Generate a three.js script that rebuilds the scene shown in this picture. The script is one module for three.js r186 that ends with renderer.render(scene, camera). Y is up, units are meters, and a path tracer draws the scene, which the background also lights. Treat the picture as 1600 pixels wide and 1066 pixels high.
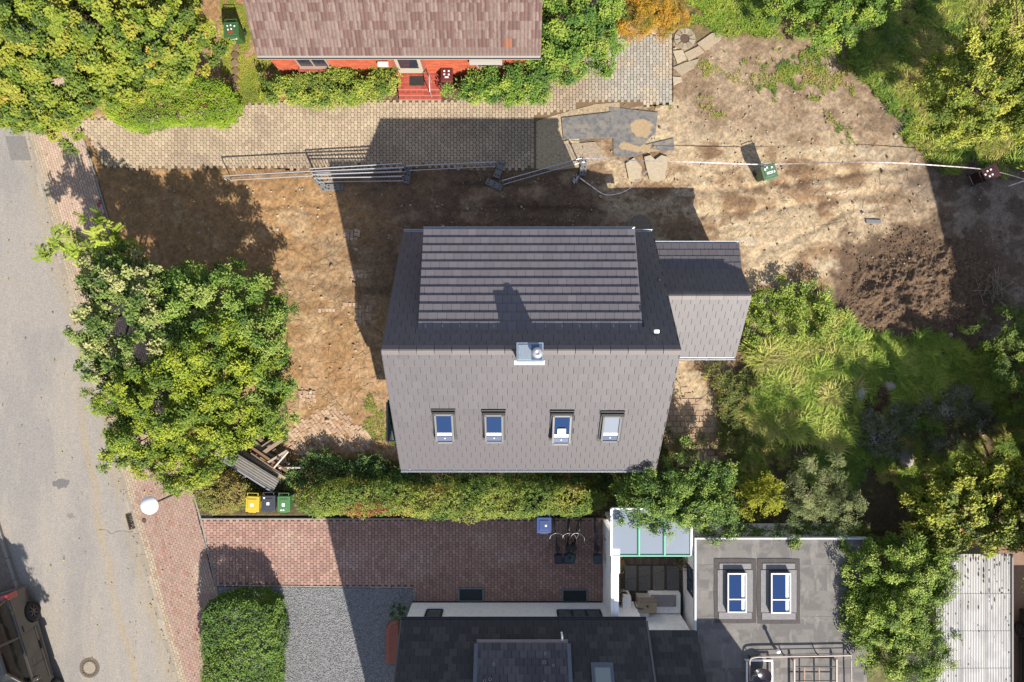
import * as THREE from 'three';
import { mergeGeometries, mergeVertices } from 'three/addons/utils/BufferGeometryUtils.js';
import { RoundedBoxGeometry } from 'three/addons/geometries/RoundedBoxGeometry.js';

// ---------------------------------------------------------------- camera, sky, sun, exposure
const scene = new THREE.Scene();
const HGT = 30, FOC = 1067;                       // drone 30 m up, looking straight down
const camera = new THREE.PerspectiveCamera(2 * Math.atan(533 / FOC) * 180 / Math.PI, 1024 / 682, 0.5, 1500);
camera.position.set(0, HGT, 0); camera.up.set(0, 0, -1); camera.lookAt(0, 0, 0);
const renderer = new THREE.WebGLRenderer({ antialias: true });
renderer.toneMapping = THREE.LinearToneMapping;
renderer.toneMappingExposure = 2.32;
renderer.shadowMap.enabled = true;
const SUN = new THREE.Vector3(0.52, 1, 1.157).normalize();
{
  const w = 256, h = 128, d = new Float32Array(w * h * 4), v = new THREE.Vector3();
  for (let j = 0; j < h; j++) for (let i = 0; i < w; i++) {
    const el = ((j + 0.5) / h - 0.5) * Math.PI, az = ((i + 0.5) / w - 0.5) * 2 * Math.PI;
    v.set(Math.cos(el) * Math.cos(az), Math.sin(el), Math.cos(el) * Math.sin(az));
    const t = Math.pow(1 - Math.max(0, Math.sin(el)), 2.6), c = Math.max(0, v.dot(SUN)), g = 0.16 * Math.pow(c, 8) + 0.3 * Math.pow(c, 60);
    const k = (j * w + i) * 4, s = 0.365;
    d[k] = s * (0.50 + 0.42 * t + g); d[k + 1] = s * (0.61 + 0.38 * t + g * 0.95); d[k + 2] = s * (0.88 + 0.22 * t + g * 0.85); d[k + 3] = 1;
  }
  const sky = new THREE.DataTexture(d, w, h, THREE.RGBAFormat, THREE.FloatType);
  sky.mapping = THREE.EquirectangularReflectionMapping; sky.magFilter = THREE.LinearFilter; sky.needsUpdate = true;
  scene.background = sky; scene.environment = sky;
}
const sun = new THREE.DirectionalLight(new THREE.Color().setRGB(1, 0.93, 0.82), 4.6);
sun.name = 'sun'; sun.position.copy(SUN).multiplyScalar(90); sun.castShadow = true;
Object.assign(sun.shadow.camera, { left: -45, right: 45, top: 45, bottom: -45, near: 1, far: 220 }); sun.shadow.mapSize.set(4096, 4096);
scene.add(sun, sun.target);

// ---------------------------------------------------------------- helpers
const V3 = (x, y, z) => new THREE.Vector3(x, y, z);
const at = (px, py, h = 0) => V3((px - 800) / FOC * (HGT - h), h, (py - 533) / FOC * (HGT - h));   // a place on the plan at height h
const len = (px, h = 0) => px / FOC * (HGT - h);
function rng(seed) { let a = seed >>> 0; return () => { a = (a + 0x6D2B79F5) | 0; let t = Math.imul(a ^ (a >>> 15), 1 | a); t = (t + Math.imul(t ^ (t >>> 7), 61 | t)) ^ t; return ((t ^ (t >>> 14)) >>> 0) / 4294967296; }; }
const hash = (x, y) => { let h = Math.imul(x, 374761393) + Math.imul(y, 668265263) | 0; h = Math.imul(h ^ (h >>> 13), 1274126177); return ((h ^ (h >>> 16)) >>> 0) / 4294967296; };
function noise(x, y) { const xi = Math.floor(x), yi = Math.floor(y), u = x - xi, v = y - yi, a = u * u * (3 - 2 * u), b = v * v * (3 - 2 * v);
  const p = hash(xi, yi), q = hash(xi + 1, yi), r = hash(xi, yi + 1), s = hash(xi + 1, yi + 1); return p + (q - p) * a + (r - p) * b + (p - q - r + s) * a * b; }
const fbm = (x, y, o = 4) => { let s = 0, a = 0.5, n = 0; for (let i = 0; i < o; i++) { s += a * noise(x, y); n += a; a *= 0.5; x = x * 2.03 + 17.3; y = y * 2.03 + 9.7; } return s / n; };
const sst = (a, b, x) => { const t = Math.min(1, Math.max(0, (x - a) / (b - a))); return t * t * (3 - 2 * t); };
const mix = (a, b, t) => [a[0] + (b[0] - a[0]) * t, a[1] + (b[1] - a[1]) * t, a[2] + (b[2] - a[2]) * t];
const toLin = c => c <= 0.04045 ? c / 12.92 : Math.pow((c + 0.055) / 1.055, 2.4);
const toS = c => c <= 0.0031308 ? c * 12.92 : 1.055 * Math.pow(c, 1 / 2.4) - 0.055;
const KEXP = 2.35;                                  // how far the exposure lifts a level sunlit surface over its base colour
const LUT = new Uint8Array(1024); for (let i = 0; i < 1024; i++) LUT[i] = Math.round(255 * toS(toLin(i / 1023) / KEXP));
const alb = v => LUT[Math.max(0, Math.min(1023, Math.round(v * 4.01)))];
const ph = (r, g, b, k = 1) => new THREE.Color().setRGB(toLin(r / 255) / KEXP * k, toLin(g / 255) / KEXP * k, toLin(b / 255) / KEXP * k);
const inPoly = (p, x, y) => { let c = false; for (let i = 0, j = p.length - 1; i < p.length; j = i++) if ((p[i][1] > y) !== (p[j][1] > y) && x < (p[j][0] - p[i][0]) * (y - p[i][1]) / (p[j][1] - p[i][1]) + p[i][0]) c = !c; return c; };
const toPlan = poly => poly.map(([x, y]) => [(x - 800) / FOC * HGT, (y - 533) / FOC * HGT]);

const names = new Map();
function numbered(n) { const k = names.get(n) || 0; names.set(n, k + 1); return k ? n + '_' + String(k).padStart(3, '0') : n; }
const shade = o => { o.castShadow = true; o.receiveShadow = true; return o; };
function tag(o, label, category, group, kind) { if (label) o.userData.label = label; if (category) o.userData.category = category; if (group) o.userData.group = group; if (kind) o.userData.kind = kind; return o; }
function thing(name, label, category, pos = [0, 0, 0], turn = 0, group) {
  const g = new THREE.Group(); g.name = numbered(name); g.position.set(...(pos.isVector3 ? pos.toArray() : pos)); g.rotation.y = turn; scene.add(g); return tag(g, label, category, group);
}
function copyOf(o, pos, turn, label) { const c = o.clone(); c.name = numbered(o.name.replace(/_\d{3}$/, '')); c.userData = { ...o.userData, label }; c.position.set(...(pos.isVector3 ? pos.toArray() : pos)); c.rotation.y = turn; scene.add(c); return c; }
function mesh(name, geo, mat, parent) { const m = shade(new THREE.Mesh(Array.isArray(geo) ? merge(geo) : geo, mat)); m.name = parent ? name : numbered(name); (parent || scene).add(m); return m; }
const away = p => { const v = V3(0, 0, 0); for (let o = p; o && o !== scene; o = o.parent) v.add(o.position); return v; };
function part(name, geo, mat, parent) { const m = mesh(name, geo, mat, parent); m.position.copy(away(parent)).negate(); return m; }   // geometry given in scene metres
function struct(name, geo, mat, label, category) { const m = mesh(name, geo, mat); return tag(m, label, category, null, 'structure'); }
const merge = gs => { const list = gs.map(g => { const q = g.index ? g.toNonIndexed() : g.clone(); for (const k of Object.keys(q.attributes)) if (!['position', 'normal', 'uv'].includes(k)) q.deleteAttribute(k); if (!q.attributes.uv) q.setAttribute('uv', new THREE.BufferAttribute(new Float32Array(q.attributes.position.count * 2), 2)); return q; }); return mergeGeometries(list); };
const E = new THREE.Euler(), Q = new THREE.Quaternion(), M4 = new THREE.Matrix4();
const box = (w, h, d, x = 0, y = 0, z = 0, ry = 0, rx = 0, rz = 0) => { const g = new THREE.BoxGeometry(w, h, d); g.applyMatrix4(M4.compose(V3(x, y, z), Q.setFromEuler(E.set(rx, ry, rz, 'YXZ')), V3(1, 1, 1))); return g; };
const rbox = (w, h, d, r, x = 0, y = 0, z = 0, ry = 0, rx = 0, rz = 0) => { const g = new RoundedBoxGeometry(w, h, d, 2, r); g.applyMatrix4(M4.compose(V3(x, y, z), Q.setFromEuler(E.set(rx, ry, rz, 'YXZ')), V3(1, 1, 1))); return g; };
const boxAB = (x0, y0, z0, x1, y1, z1) => box(Math.abs(x1 - x0), Math.abs(y1 - y0), Math.abs(z1 - z0), (x0 + x1) / 2, (y0 + y1) / 2, (z0 + z1) / 2);
const bar = (a, b, r, r2 = r, seg = 8) => { const d = b.clone().sub(a), L = d.length(), g = new THREE.CylinderGeometry(r2, r, L, seg); g.applyMatrix4(M4.compose(a.clone().add(b).multiplyScalar(0.5), Q.setFromUnitVectors(V3(0, 1, 0), d.normalize()), V3(1, 1, 1))); return g; };
const tube = (pts, r, n = 40, seg = 6) => new THREE.TubeGeometry(new THREE.CatmullRomCurve3(pts), n, r, seg);
function prism(poly, y0, y1, bevel = 0) { const s = new THREE.Shape(poly.map(([x, z]) => new THREE.Vector2(x, -z))); const g = new THREE.ExtrudeGeometry(s, { depth: y1 - y0 - bevel, bevelEnabled: bevel > 0, bevelSize: bevel, bevelThickness: bevel, bevelOffset: -bevel, bevelSegments: 1, steps: 1, curveSegments: 8 }); g.rotateX(-Math.PI / 2); g.translate(0, y0, 0); return g; }
function flat(poly, y, uvs = 1) { const s = new THREE.Shape(poly.map(([x, z]) => new THREE.Vector2(x, -z))); const g = new THREE.ShapeGeometry(s); g.rotateX(-Math.PI / 2); g.translate(0, y, 0); const p = g.attributes.position, u = g.attributes.uv; for (let i = 0; i < p.count; i++) u.setXY(i, p.getX(i) * uvs, -p.getZ(i) * uvs); return g; }
function slab(a, b, c, d, t) {                       // a-b-c-d counter-clockwise from above, thickness t downwards along the normal
  const n = b.clone().sub(a).cross(d.clone().sub(a)).normalize(), q = [a, b, c, d], l = q.map(p => p.clone().addScaledVector(n, -t)), P = [], U = [];
  const W = a.distanceTo(b), L = a.distanceTo(d);
  const f = (w, x, y, z) => { for (const p of [w, x, y, w, y, z]) P.push(p.x, p.y, p.z); U.push(0, 0, W, 0, W, L, 0, 0, W, L, 0, L); };
  f(...q); f(l[3], l[2], l[1], l[0]); for (let i = 0; i < 4; i++) f(q[i], l[i], l[(i + 1) % 4], q[(i + 1) % 4]);
  const g = new THREE.BufferGeometry(); g.setAttribute('position', new THREE.Float32BufferAttribute(P, 3)); g.setAttribute('uv', new THREE.Float32BufferAttribute(U, 2)); g.computeVertexNormals(); return g;
}
function tex(w, h, fn, o = {}) {                     // fn(x, y) -> [r, g, b] 0..255 as seen in sunlight (or raw grey with o.raw)
  const d = new Uint8Array(w * h * 4); for (let j = 0; j < h; j++) for (let i = 0; i < w; i++) { const c = fn(i, j), k = (j * w + i) * 4; if (o.raw) { d[k] = c[0]; d[k + 1] = c[1]; d[k + 2] = c[2]; } else { d[k] = alb(c[0]); d[k + 1] = alb(c[1]); d[k + 2] = alb(c[2]); } d[k + 3] = 255; }
  const t = new THREE.DataTexture(d, w, h); t.magFilter = THREE.LinearFilter; t.minFilter = THREE.LinearMipmapLinearFilter; t.generateMipmaps = true; t.wrapS = t.wrapT = o.clamp ? THREE.ClampToEdgeWrapping : THREE.RepeatWrapping; if (!o.linear) t.colorSpace = THREE.SRGBColorSpace; t.needsUpdate = true; return t;
}
// grey grain that tiles over its square: multiplies a material's colour
const wrapN = (x, y, n, f) => { const a = noise(x * f, y * f), u = x / n; const b = noise((x - n) * f, y * f); const l = a * (1 - u) + b * u; const c = noise(x * f, (y - n) * f), d = noise((x - n) * f, (y - n) * f), m = c * (1 - u) + d * u, v = y / n; return l * (1 - v) + m * v; };
const withMean = t => { const d = t.image.data; let a = 0; for (let i = 0; i < d.length; i += 4) a += toLin(d[i] / 255); t.userData.mean = a / (d.length / 4); return t; };
const grain = (lo, fine, coarse, n = 256) => withMean(tex(n, n, (x, y) => { const v = 255 * (lo + (1 - lo) * (fine * hash(x, y + 991) + coarse * wrapN(x, y, n, 0.06) + (1 - fine - coarse) * wrapN(x, y, n, 0.3))); return [v, v, v]; }, { raw: true }));
const GRAIN = grain(0.72, 0.35, 0.35), GRAIN2 = grain(0.5, 0.3, 0.3), PATCHY = grain(0.45, 0.12, 0.6, 512);
const BUMP = tex(256, 256, (x, y) => { const v = 255 * (0.5 * hash(x + 7, y) + 0.5 * wrapN(x, y, 256, 0.25)); return [v, v, v]; }, { raw: true, linear: true });
const even = (c, o) => new THREE.Color(c).multiplyScalar(1 / (o.map?.userData.mean || 1));   // a grain map keeps the colour's average
const std = (color, rough = 0.85, o = {}) => new THREE.MeshStandardMaterial({ color: even(color, o), roughness: rough, ...o });
const phy = (color, rough = 0.6, o = {}) => new THREE.MeshPhysicalMaterial({ color: even(color, o), roughness: rough, ...o });
const rep = (t, s) => { const c = t.clone(); c.repeat.set(s, s); c.needsUpdate = true; return c; };
const ZINC = std(ph(224, 228, 234, 1.25), 0.42, { metalness: 0.3, map: GRAIN }), STEEL = std(ph(225, 226, 228, 1.3), 0.4, { metalness: 0.6 }), WHITE = std(ph(250, 248, 245, 1.95), 0.6, { map: GRAIN }), DARKFRAME = std(ph(70, 72, 76), 0.5), BLACK = std(ph(38, 38, 40), 0.6);
const glass = (tint = 0xffffff) => phy(tint, 0.02, { transmission: 1, thickness: 0, ior: 1.9 });
const GLASS = glass(), ROOM = std(ph(60, 66, 80), 0.9);
const SKYTINT = std(new THREE.Color().setRGB(0.10, 0.18, 0.36), 0.04, { metalness: 1 });   // mirror pane; its blue tint stands in for the reflected sky

// ---------------------------------------------------------------- ground: earth, road, pavements
{
  const g = new THREE.PlaneGeometry(700, 700, 1, 1); g.rotateX(-Math.PI / 2); g.translate(0, -0.3, 0);
  const u = g.attributes.uv; for (let i = 0; i < u.count; i++) u.setXY(i, u.getX(i) * 140, u.getY(i) * 140);
  struct('ground', g, std(ph(128, 122, 78), 0.95, { map: PATCHY }), 'surrounding earth and rough grass', 'ground');
}
const drivePoly = [[122, 186], [165, 262], [300, 266], [420, 262], [560, 268], [660, 262], [760, 268], [905, 262], [905, 185], [1000, 166], [1050, 160], [1050, 52], [960, 60], [880, 110], [760, 150], [700, 158], [420, 160], [330, 172], [200, 186]];
const walkPoly = [[40, 120], [100, 120], [135, 235], [176, 372], [215, 490], [262, 640], [300, 770], [316, 836], [336, 920], [365, 1040], [390, 1160], [310, 1160], [262, 1000], [208, 800], [165, 640], [128, 510], [86, 360], [48, 215]];
const redPoly = [[314, 813], [943, 813], [943, 941], [648, 941], [648, 916], [337, 913]];
const gravelPoly = [[338, 917], [648, 920], [648, 1130], [390, 1130], [366, 1040]];
const heapRing = (x, y) => sst(1.45, 0.95, Math.hypot((x - 1435) / 118, (y - 452) / 92) + (fbm(x / 30, y / 30) - 0.5) * 0.9 + (fbm(x / 8, y / 8) - 0.5) * 0.5);
const dirtZone = (x, y) => {                                             // colour of the bare earth on the plan, darker north of the house, greyer to the right
  const n1 = fbm(x / 95, y / 70), n2 = fbm(x / 26 + 40, y / 20), n3 = fbm(x / 7, y / 7 + 90, 3), st = fbm(x / 150 + 3, y / 13, 3), cl = fbm(x / 46 + 11, y / 30 + 5, 4);
  const sand = [211, 186, 150], brown = [160, 128, 95], orange = [180, 140, 94], pale = [208, 176, 134], dark = [112, 84, 60], mauve = [188, 163, 134];
  let left = mix(orange, pale, sst(0.42, 0.72, n2 * 0.6 + n1 * 0.4)); left = mix(left, [142, 106, 70], 0.5 * sst(0.5, 0.7, st * 0.5 + n2 * 0.5) * sst(0.35, 0.6, n1 + 0.1));
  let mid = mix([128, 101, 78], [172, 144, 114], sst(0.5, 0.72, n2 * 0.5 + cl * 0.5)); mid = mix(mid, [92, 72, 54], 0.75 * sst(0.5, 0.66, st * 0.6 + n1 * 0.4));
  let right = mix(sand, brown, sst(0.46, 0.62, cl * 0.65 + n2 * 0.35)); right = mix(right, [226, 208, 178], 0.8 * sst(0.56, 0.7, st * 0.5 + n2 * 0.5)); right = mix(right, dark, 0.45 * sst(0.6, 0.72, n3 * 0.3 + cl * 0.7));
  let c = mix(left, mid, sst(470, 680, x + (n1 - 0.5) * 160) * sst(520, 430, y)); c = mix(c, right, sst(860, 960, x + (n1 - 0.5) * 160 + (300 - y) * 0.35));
  c = mix(c, mix(mauve, [162, 136, 108], sst(0.45, 0.65, n2)), sst(1030, 1090, x + (n2 - 0.5) * 60) * sst(238, 205, y + (n1 - 0.5) * 60));
  c = mix(c, mix([156, 138, 122], [120, 100, 84], sst(0.42, 0.62, n2)), sst(1340, 1540, x + (n1 - 0.5) * 160));
  c = mix(c, mix([112, 96, 62], [142, 116, 80], sst(0.4, 0.6, n2)), sst(505, 560, y + (n1 - 0.5) * 50) * sst(1120, 1180, x));
  c = mix(c, [206, 168, 128], 0.5 * sst(470, 560, y) * sst(640, 600, x) * sst(0.4, 0.6, n2));
  c = mix(c, mix([88, 80, 50], [120, 100, 66], n2), sst(715, 735, y));
  c = mix(c, mix([122, 110, 62], [150, 128, 84], n2), sst(75, 40, y + (n1 - 0.5) * 30) * sst(1040, 1080, x));
  const soil = heapRing(x, y); c = mix(c, mix([126, 101, 78], [106, 84, 64], n2), soil); const k = 0.72 + 0.34 * n3 + 0.26 * noise(x / 2.2, y / 2.2) + (hash(x * 7 | 0, y * 7 | 0) - 0.5) * 0.2; return [c[0] * k, c[1] * k, c[2] * k];
};
const walkRight = y => y < 235 ? 100 + (y - 120) * 0.304 : y < 372 ? 135 + (y - 235) * 0.3 : y < 640 ? 176 + (y - 372) * 0.321 : 262 + (y - 640) * 0.292;
const driveSkip = (x, y) => (x > 836 && y > 158 + (x < 900 ? (1000 - x) * 0.13 : 0) && x < 1006) || y > 258 + 9 * noise(x / 14, 2);
const paved = (x, y) => x < walkRight(y) - 2 || (inPoly(drivePoly, x, y) && !driveSkip(x, y + 3)) || inPoly(walkPoly, x, y) || y > 806 && x < 950;
const heapAt = (x, y) => { const dx = (x - 1436) / 106, dy = (y - 455) / 82, r = Math.sqrt(dx * dx + dy * dy) + (fbm(x / 40, y / 40) - 0.5) * 1.1; return 0.4 * sst(1.25, 0.05, r); };
const dirtH = (x, y) => {
  const rut = (ax, ay, bx, by, w, dpt) => { const vx = bx - ax, vy = by - ay, t = Math.max(0, Math.min(1, ((x - ax) * vx + (y - ay) * vy) / (vx * vx + vy * vy))), d = Math.hypot(x - ax - vx * t, y - ay - vy * t + (noise(x / 20, 3) - 0.5) * 8); return -dpt * Math.exp(-d * d / w / w) + 0.2 * dpt * Math.exp(-((d - w * 1.9) ** 2) / w / w); };
  let h = (fbm(x / 60, y / 40) - 0.5) * 0.05 + (fbm(x / 14, y / 12) - 0.5) * 0.03 + (fbm(x / 4, y / 4, 2) - 0.5) * 0.042;
  h += rut(400, 318, 520, 333, 4, 0.045) + rut(470, 312, 505, 316, 5, 0.04) + rut(440, 384, 490, 402, 3, 0.04) + rut(930, 330, 700, 318, 6, 0.07) + rut(1090, 300, 1420, 262, 6, 0.06) + rut(1080, 340, 1400, 300, 6, 0.05) + rut(1180, 400, 1330, 330, 6, 0.05);
  return paved(x, y) ? -0.2 : h - 0.015;
};
{
  const x0 = 128, x1 = 1700, y0 = -40, y1 = 830, nx = 640, ny = 356, W = 2048, Ht = 1134;
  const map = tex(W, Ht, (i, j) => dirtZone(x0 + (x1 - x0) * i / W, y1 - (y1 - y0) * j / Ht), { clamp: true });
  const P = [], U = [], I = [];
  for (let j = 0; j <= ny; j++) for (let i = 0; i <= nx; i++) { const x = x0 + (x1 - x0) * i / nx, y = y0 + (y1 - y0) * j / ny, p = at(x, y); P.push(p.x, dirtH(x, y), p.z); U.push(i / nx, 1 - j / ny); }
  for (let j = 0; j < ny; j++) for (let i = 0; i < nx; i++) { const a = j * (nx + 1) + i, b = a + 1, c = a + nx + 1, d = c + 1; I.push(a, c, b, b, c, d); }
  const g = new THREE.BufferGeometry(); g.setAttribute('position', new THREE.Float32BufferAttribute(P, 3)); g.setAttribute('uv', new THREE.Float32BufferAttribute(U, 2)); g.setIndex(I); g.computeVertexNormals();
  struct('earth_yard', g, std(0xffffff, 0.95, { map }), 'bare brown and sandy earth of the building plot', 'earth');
}
{ // asphalt road with its tan streak, repairs and oil spots
  const x0 = -120, x1 = 330, y0 = -60, y1 = 1180, W = 560, Ht = 1540;
  const edge = y => y < 215 ? 48 - (215 - y) * 0.2 : y < 640 ? 48 + (y - 215) * 0.2753 : 165 + (y - 640) * 0.2694;
  const map = tex(W, Ht, (i, j) => {
    const x = x0 + (x1 - x0) * i / W, y = y1 - (y1 - y0) * j / Ht; let c = [189, 181, 172]; const n = fbm(x / 40, y / 90), f = hash(i, j + 5), f2 = hash(i >> 1, j >> 1);
    c = mix(c, [178, 172, 166], sst(0.4, 0.65, n)); c = mix(c, [196, 186, 172], 0.6 * sst(0.55, 0.7, fbm(x / 22 + 9, y / 120)));
    const sx = 108 + (y - 560) * 0.17 + 14 * sst(800, 1100, y) + (noise(y / 40, 2) - 0.5) * 8, d = Math.abs(x - sx) / (6 + 4 * noise(y / 25, 8)); if (y > 540) c = mix(c, [203, 180, 142], 0.5 * sst(1.3, 0.2, d) * sst(540, 700, y) * (0.55 + 0.7 * noise(x / 4, y / 12)));
    c = mix(c, [198, 176, 142], 0.45 * sst(26, 4, Math.abs(edge(y) - 10 - x)) * noise(x / 6, y / 30) * 1.5);
    if (y > 212 && y < 250 && x > 4 + (y - 212) * 0.25 && x < 40 + (y - 212) * 0.2) c = mix(c, [150, 146, 142], 0.8);
    if (Math.hypot((x - 92) / 13, (y - 757) / 7) < 0.8 + 0.5 * noise(x / 4, y / 4)) c = mix(c, [120, 120, 124], 0.75);
    if (Math.hypot((x - 106) / 9, (y - 808) / 6) < 0.4 + 0.6 * noise(x / 3, y / 3)) c = mix(c, [140, 128, 126], 0.5);
    const cr = Math.abs(y - 828 - 7 * noise(x / 9, 4) - (x - 150) * 0.06); if (x > 150 && x < 205 && cr < 0.6) c = mix(c, [110, 104, 100], 0.7);
    const cs = Math.abs(y - 436 + x * 0.08 - 9 * noise(x / 12, 1)); if (x < 90 && cs < 1) c = mix(c, [205, 180, 158], 0.5);
    const k = 0.88 + 0.16 * f + 0.08 * f2; return [c[0] * k, c[1] * k, c[2] * k];
  }, { clamp: true });
  const g = new THREE.PlaneGeometry(len(x1 - x0), len(y1 - y0)); g.rotateX(-Math.PI / 2); const c = at((x0 + x1) / 2, (y0 + y1) / 2); g.translate(c.x, -0.13, c.z);
  struct('road', g, std(0xffffff, 0.9, { map, bumpMap: rep(BUMP, 14), bumpScale: 0.006 }), 'light grey weathered asphalt street', 'road');
}
// ---- instanced paving stones
function pave(name, poly, geo, sx, sz, ang, color, base, top, parent, seed, o = {}) {
  const P = toPlan(poly), xs = P.map(p => p[0]), zs = P.map(p => p[1]), cx = (Math.min(...xs) + Math.max(...xs)) / 2, cz = (Math.min(...zs) + Math.max(...zs)) / 2, R = Math.hypot(Math.max(...xs) - cx, Math.max(...zs) - cz) + 1;
  const r = rng(seed), ca = Math.cos(ang), sa = Math.sin(ang), list = [], cols = [];
  const q = new THREE.Quaternion(), e = new THREE.Euler();
  for (let i = -Math.ceil(R / sx); i <= R / sx; i++) for (let j = -Math.ceil(R / sz); j <= R / sz; j++) {
    const u = (i + (o.rowShift ? (j & 1) * 0.5 : 0)) * sx, v = (j + (o.colShift ? (i & 1) * 0.5 : 0)) * sz, x = cx + u * ca - v * sa, z = cz + u * sa + v * ca;
    if (!inPoly(P, x, z) || (o.skip && o.skip(x * FOC / HGT + 800, z * FOC / HGT + 533))) continue;
    e.set((r() - 0.5) * 0.03, -ang + (r() - 0.5) * 0.03, (r() - 0.5) * 0.03); list.push(new THREE.Matrix4().compose(V3(x, top + (r() - 0.5) * 0.008, z), q.setFromEuler(e), V3(1, 1, 1)));
    const px = x * FOC / HGT + 800, py = z * FOC / HGT + 533; cols.push(color(px, py, r));
  }
  const im = shade(new THREE.InstancedMesh(geo, std(0xffffff, 0.9, { map: GRAIN }), list.length)); list.forEach((m, k) => { im.setMatrixAt(k, m); im.setColorAt(k, cols[k]); });
  im.name = name; im.userData.kind = 'stuff'; const st = struct(parent.name, flat(P, base, 0.3), parent.mat, parent.label, parent.category); st.add(im); return st;
}
const stone = (w, d, h, b = 0.008) => { const p = [[-w / 2 + b, -d / 2 + b], [w / 2 - b, -d / 2 + b], [w / 2 - b, d / 2 - b], [-w / 2 + b, d / 2 - b]], P = []; const q = [[-w / 2, -d / 2], [w / 2, -d / 2], [w / 2, d / 2], [-w / 2, d / 2]]; const T = p.map(a => V3(a[0], 0, a[1])), Bm = q.map(a => V3(a[0], -b, a[1])), L = q.map(a => V3(a[0], -h, a[1])); const f = (a, bb, c, d2) => { for (const v of [a, bb, c, a, c, d2]) P.push(v.x, v.y, v.z); };
  f(T[3], T[2], T[1], T[0]); for (let i = 0; i < 4; i++) { const k = (i + 1) % 4; f(T[i], T[k], Bm[k], Bm[i]); f(Bm[i], Bm[k], L[k], L[i]); } const g = new THREE.BufferGeometry(); g.setAttribute('position', new THREE.Float32BufferAttribute(P, 3)); g.setAttribute('uv', new THREE.Float32BufferAttribute(new Float32Array(P.length / 3 * 2).map((_, i) => hash(i, 3) * 0.2), 2)); g.computeVertexNormals(); return g; };
const boneGeo = (() => { const w = 0.122, d = 0.2, k = 0.008, side = [[-0.5, -k], [-0.32, -k], [-0.2, k], [0.2, k], [0.32, -k], [0.5, -k]], s = [...side.map(([z, o]) => [w / 2 + o, z * d]), ...side.slice().reverse().map(([z, o]) => [-w / 2 - o, z * d])]; return prism(s.reverse(), -0.06, 0, 0.005); })();
const jit = (c, r, k = 0.1) => { const m = 1 + (r() - 0.5) * 2 * k; return ph(c[0] * m, c[1] * m * (1 + (r() - 0.5) * 0.03), c[2] * m); };
pave('bone_paver', drivePoly, boneGeo, 0.141, 0.223, 0, (x, y, r) => { const n = fbm(x / 60, y / 40); let c = mix([226, 203, 172], [206, 184, 158], sst(0.4, 0.62, n)); c = mix(c, [212, 204, 190], sst(880, 980, x)); c = mix(c, [234, 212, 180], 0.7 * sst(0.55, 0.7, fbm(x / 35 + 8, y / 25))); return jit(c, r, 0.06); }, 0.006, 0.035,
  { name: 'driveway', mat: std(ph(150, 124, 94), 0.95, { map: GRAIN }), label: 'beige driveway of interlocking bone shaped pavers before the red house', category: 'driveway' }, 5, { colShift: 1, skip: driveSkip });
pave('brick_paver', walkPoly, stone(0.194, 0.094, 0.06), 0.207, 0.106, 1.29, (x, y, r) => { let c = mix([228, 198, 174], [198, 166, 150], sst(380, 760, y + (fbm(x / 30, y / 60) - 0.5) * 320)); c = mix(c, [226, 206, 182], 0.6 * sst(0.5, 0.7, fbm(x / 40, y / 50 + 7))); if (x - (y < 640 ? 47 + (y - 215) * 0.2753 : 164 + (y - 640) * 0.2694) < 13) c = [208, 190, 164]; if (r() < 0.1 && y > 420) c = mix(c, [190, 120, 104], 0.4); if (y > 300 && y < 392 && x > 150 && r() < 0.3) c = [200, 90, 96]; return jit(c, r, 0.05); }, 0.012, 0.022,
  { name: 'sidewalk', mat: std(ph(176, 148, 126), 0.95, { map: GRAIN }), label: 'sidewalk of small pinkish beige bricks along the street', category: 'sidewalk' }, 6, { rowShift: 1 });
pave('red_paver', redPoly, stone(0.128, 0.194, 0.06), 0.142, 0.208, 0, (x, y, r) => { let c = mix([208, 166, 150], [190, 150, 136], r()); c = mix(c, [218, 190, 172], 0.55 * sst(0.45, 0.7, fbm(x / 50, y / 30))); return jit(c, r, 0.07); }, 0.004, 0.022,
  { name: 'neighbour_driveway', mat: std(ph(140, 112, 96), 0.95), label: 'red brick driveway beside the white house', category: 'driveway' }, 7, { colShift: 1 });
// grey gravel court: a sheet under loose chippings
{
  const P = toPlan(gravelPoly); const st = struct('gravel_court', flat(P, -0.005, 1), std(ph(156, 156, 158), 0.95, { map: GRAIN2 }), 'grey gravel court in front of the white house', 'gravel');
  const r = rng(77), g = new THREE.IcosahedronGeometry(0.018, 0), N = 20000, im = shade(new THREE.InstancedMesh(g, std(0xffffff, 0.85), N)); let k = 0, m = new THREE.Matrix4();
  while (k < N) { const x = 338 + r() * 310, y = 914 + r() * 200; if (!inPoly(gravelPoly, x, y)) { continue; } const p = at(x, y), s = 0.6 + r() * 0.9, v = 140 + r() * 85; m.compose(V3(p.x, 0.004, p.z), Q.setFromEuler(E.set(r() * 6, r() * 6, r() * 6)), V3(s, s * 0.7, s)); im.setMatrixAt(k, m); im.setColorAt(k, ph(v, v, v + 3)); k++; }
  im.name = 'gravel_chippings'; im.userData.kind = 'stuff'; st.add(im);
}
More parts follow.
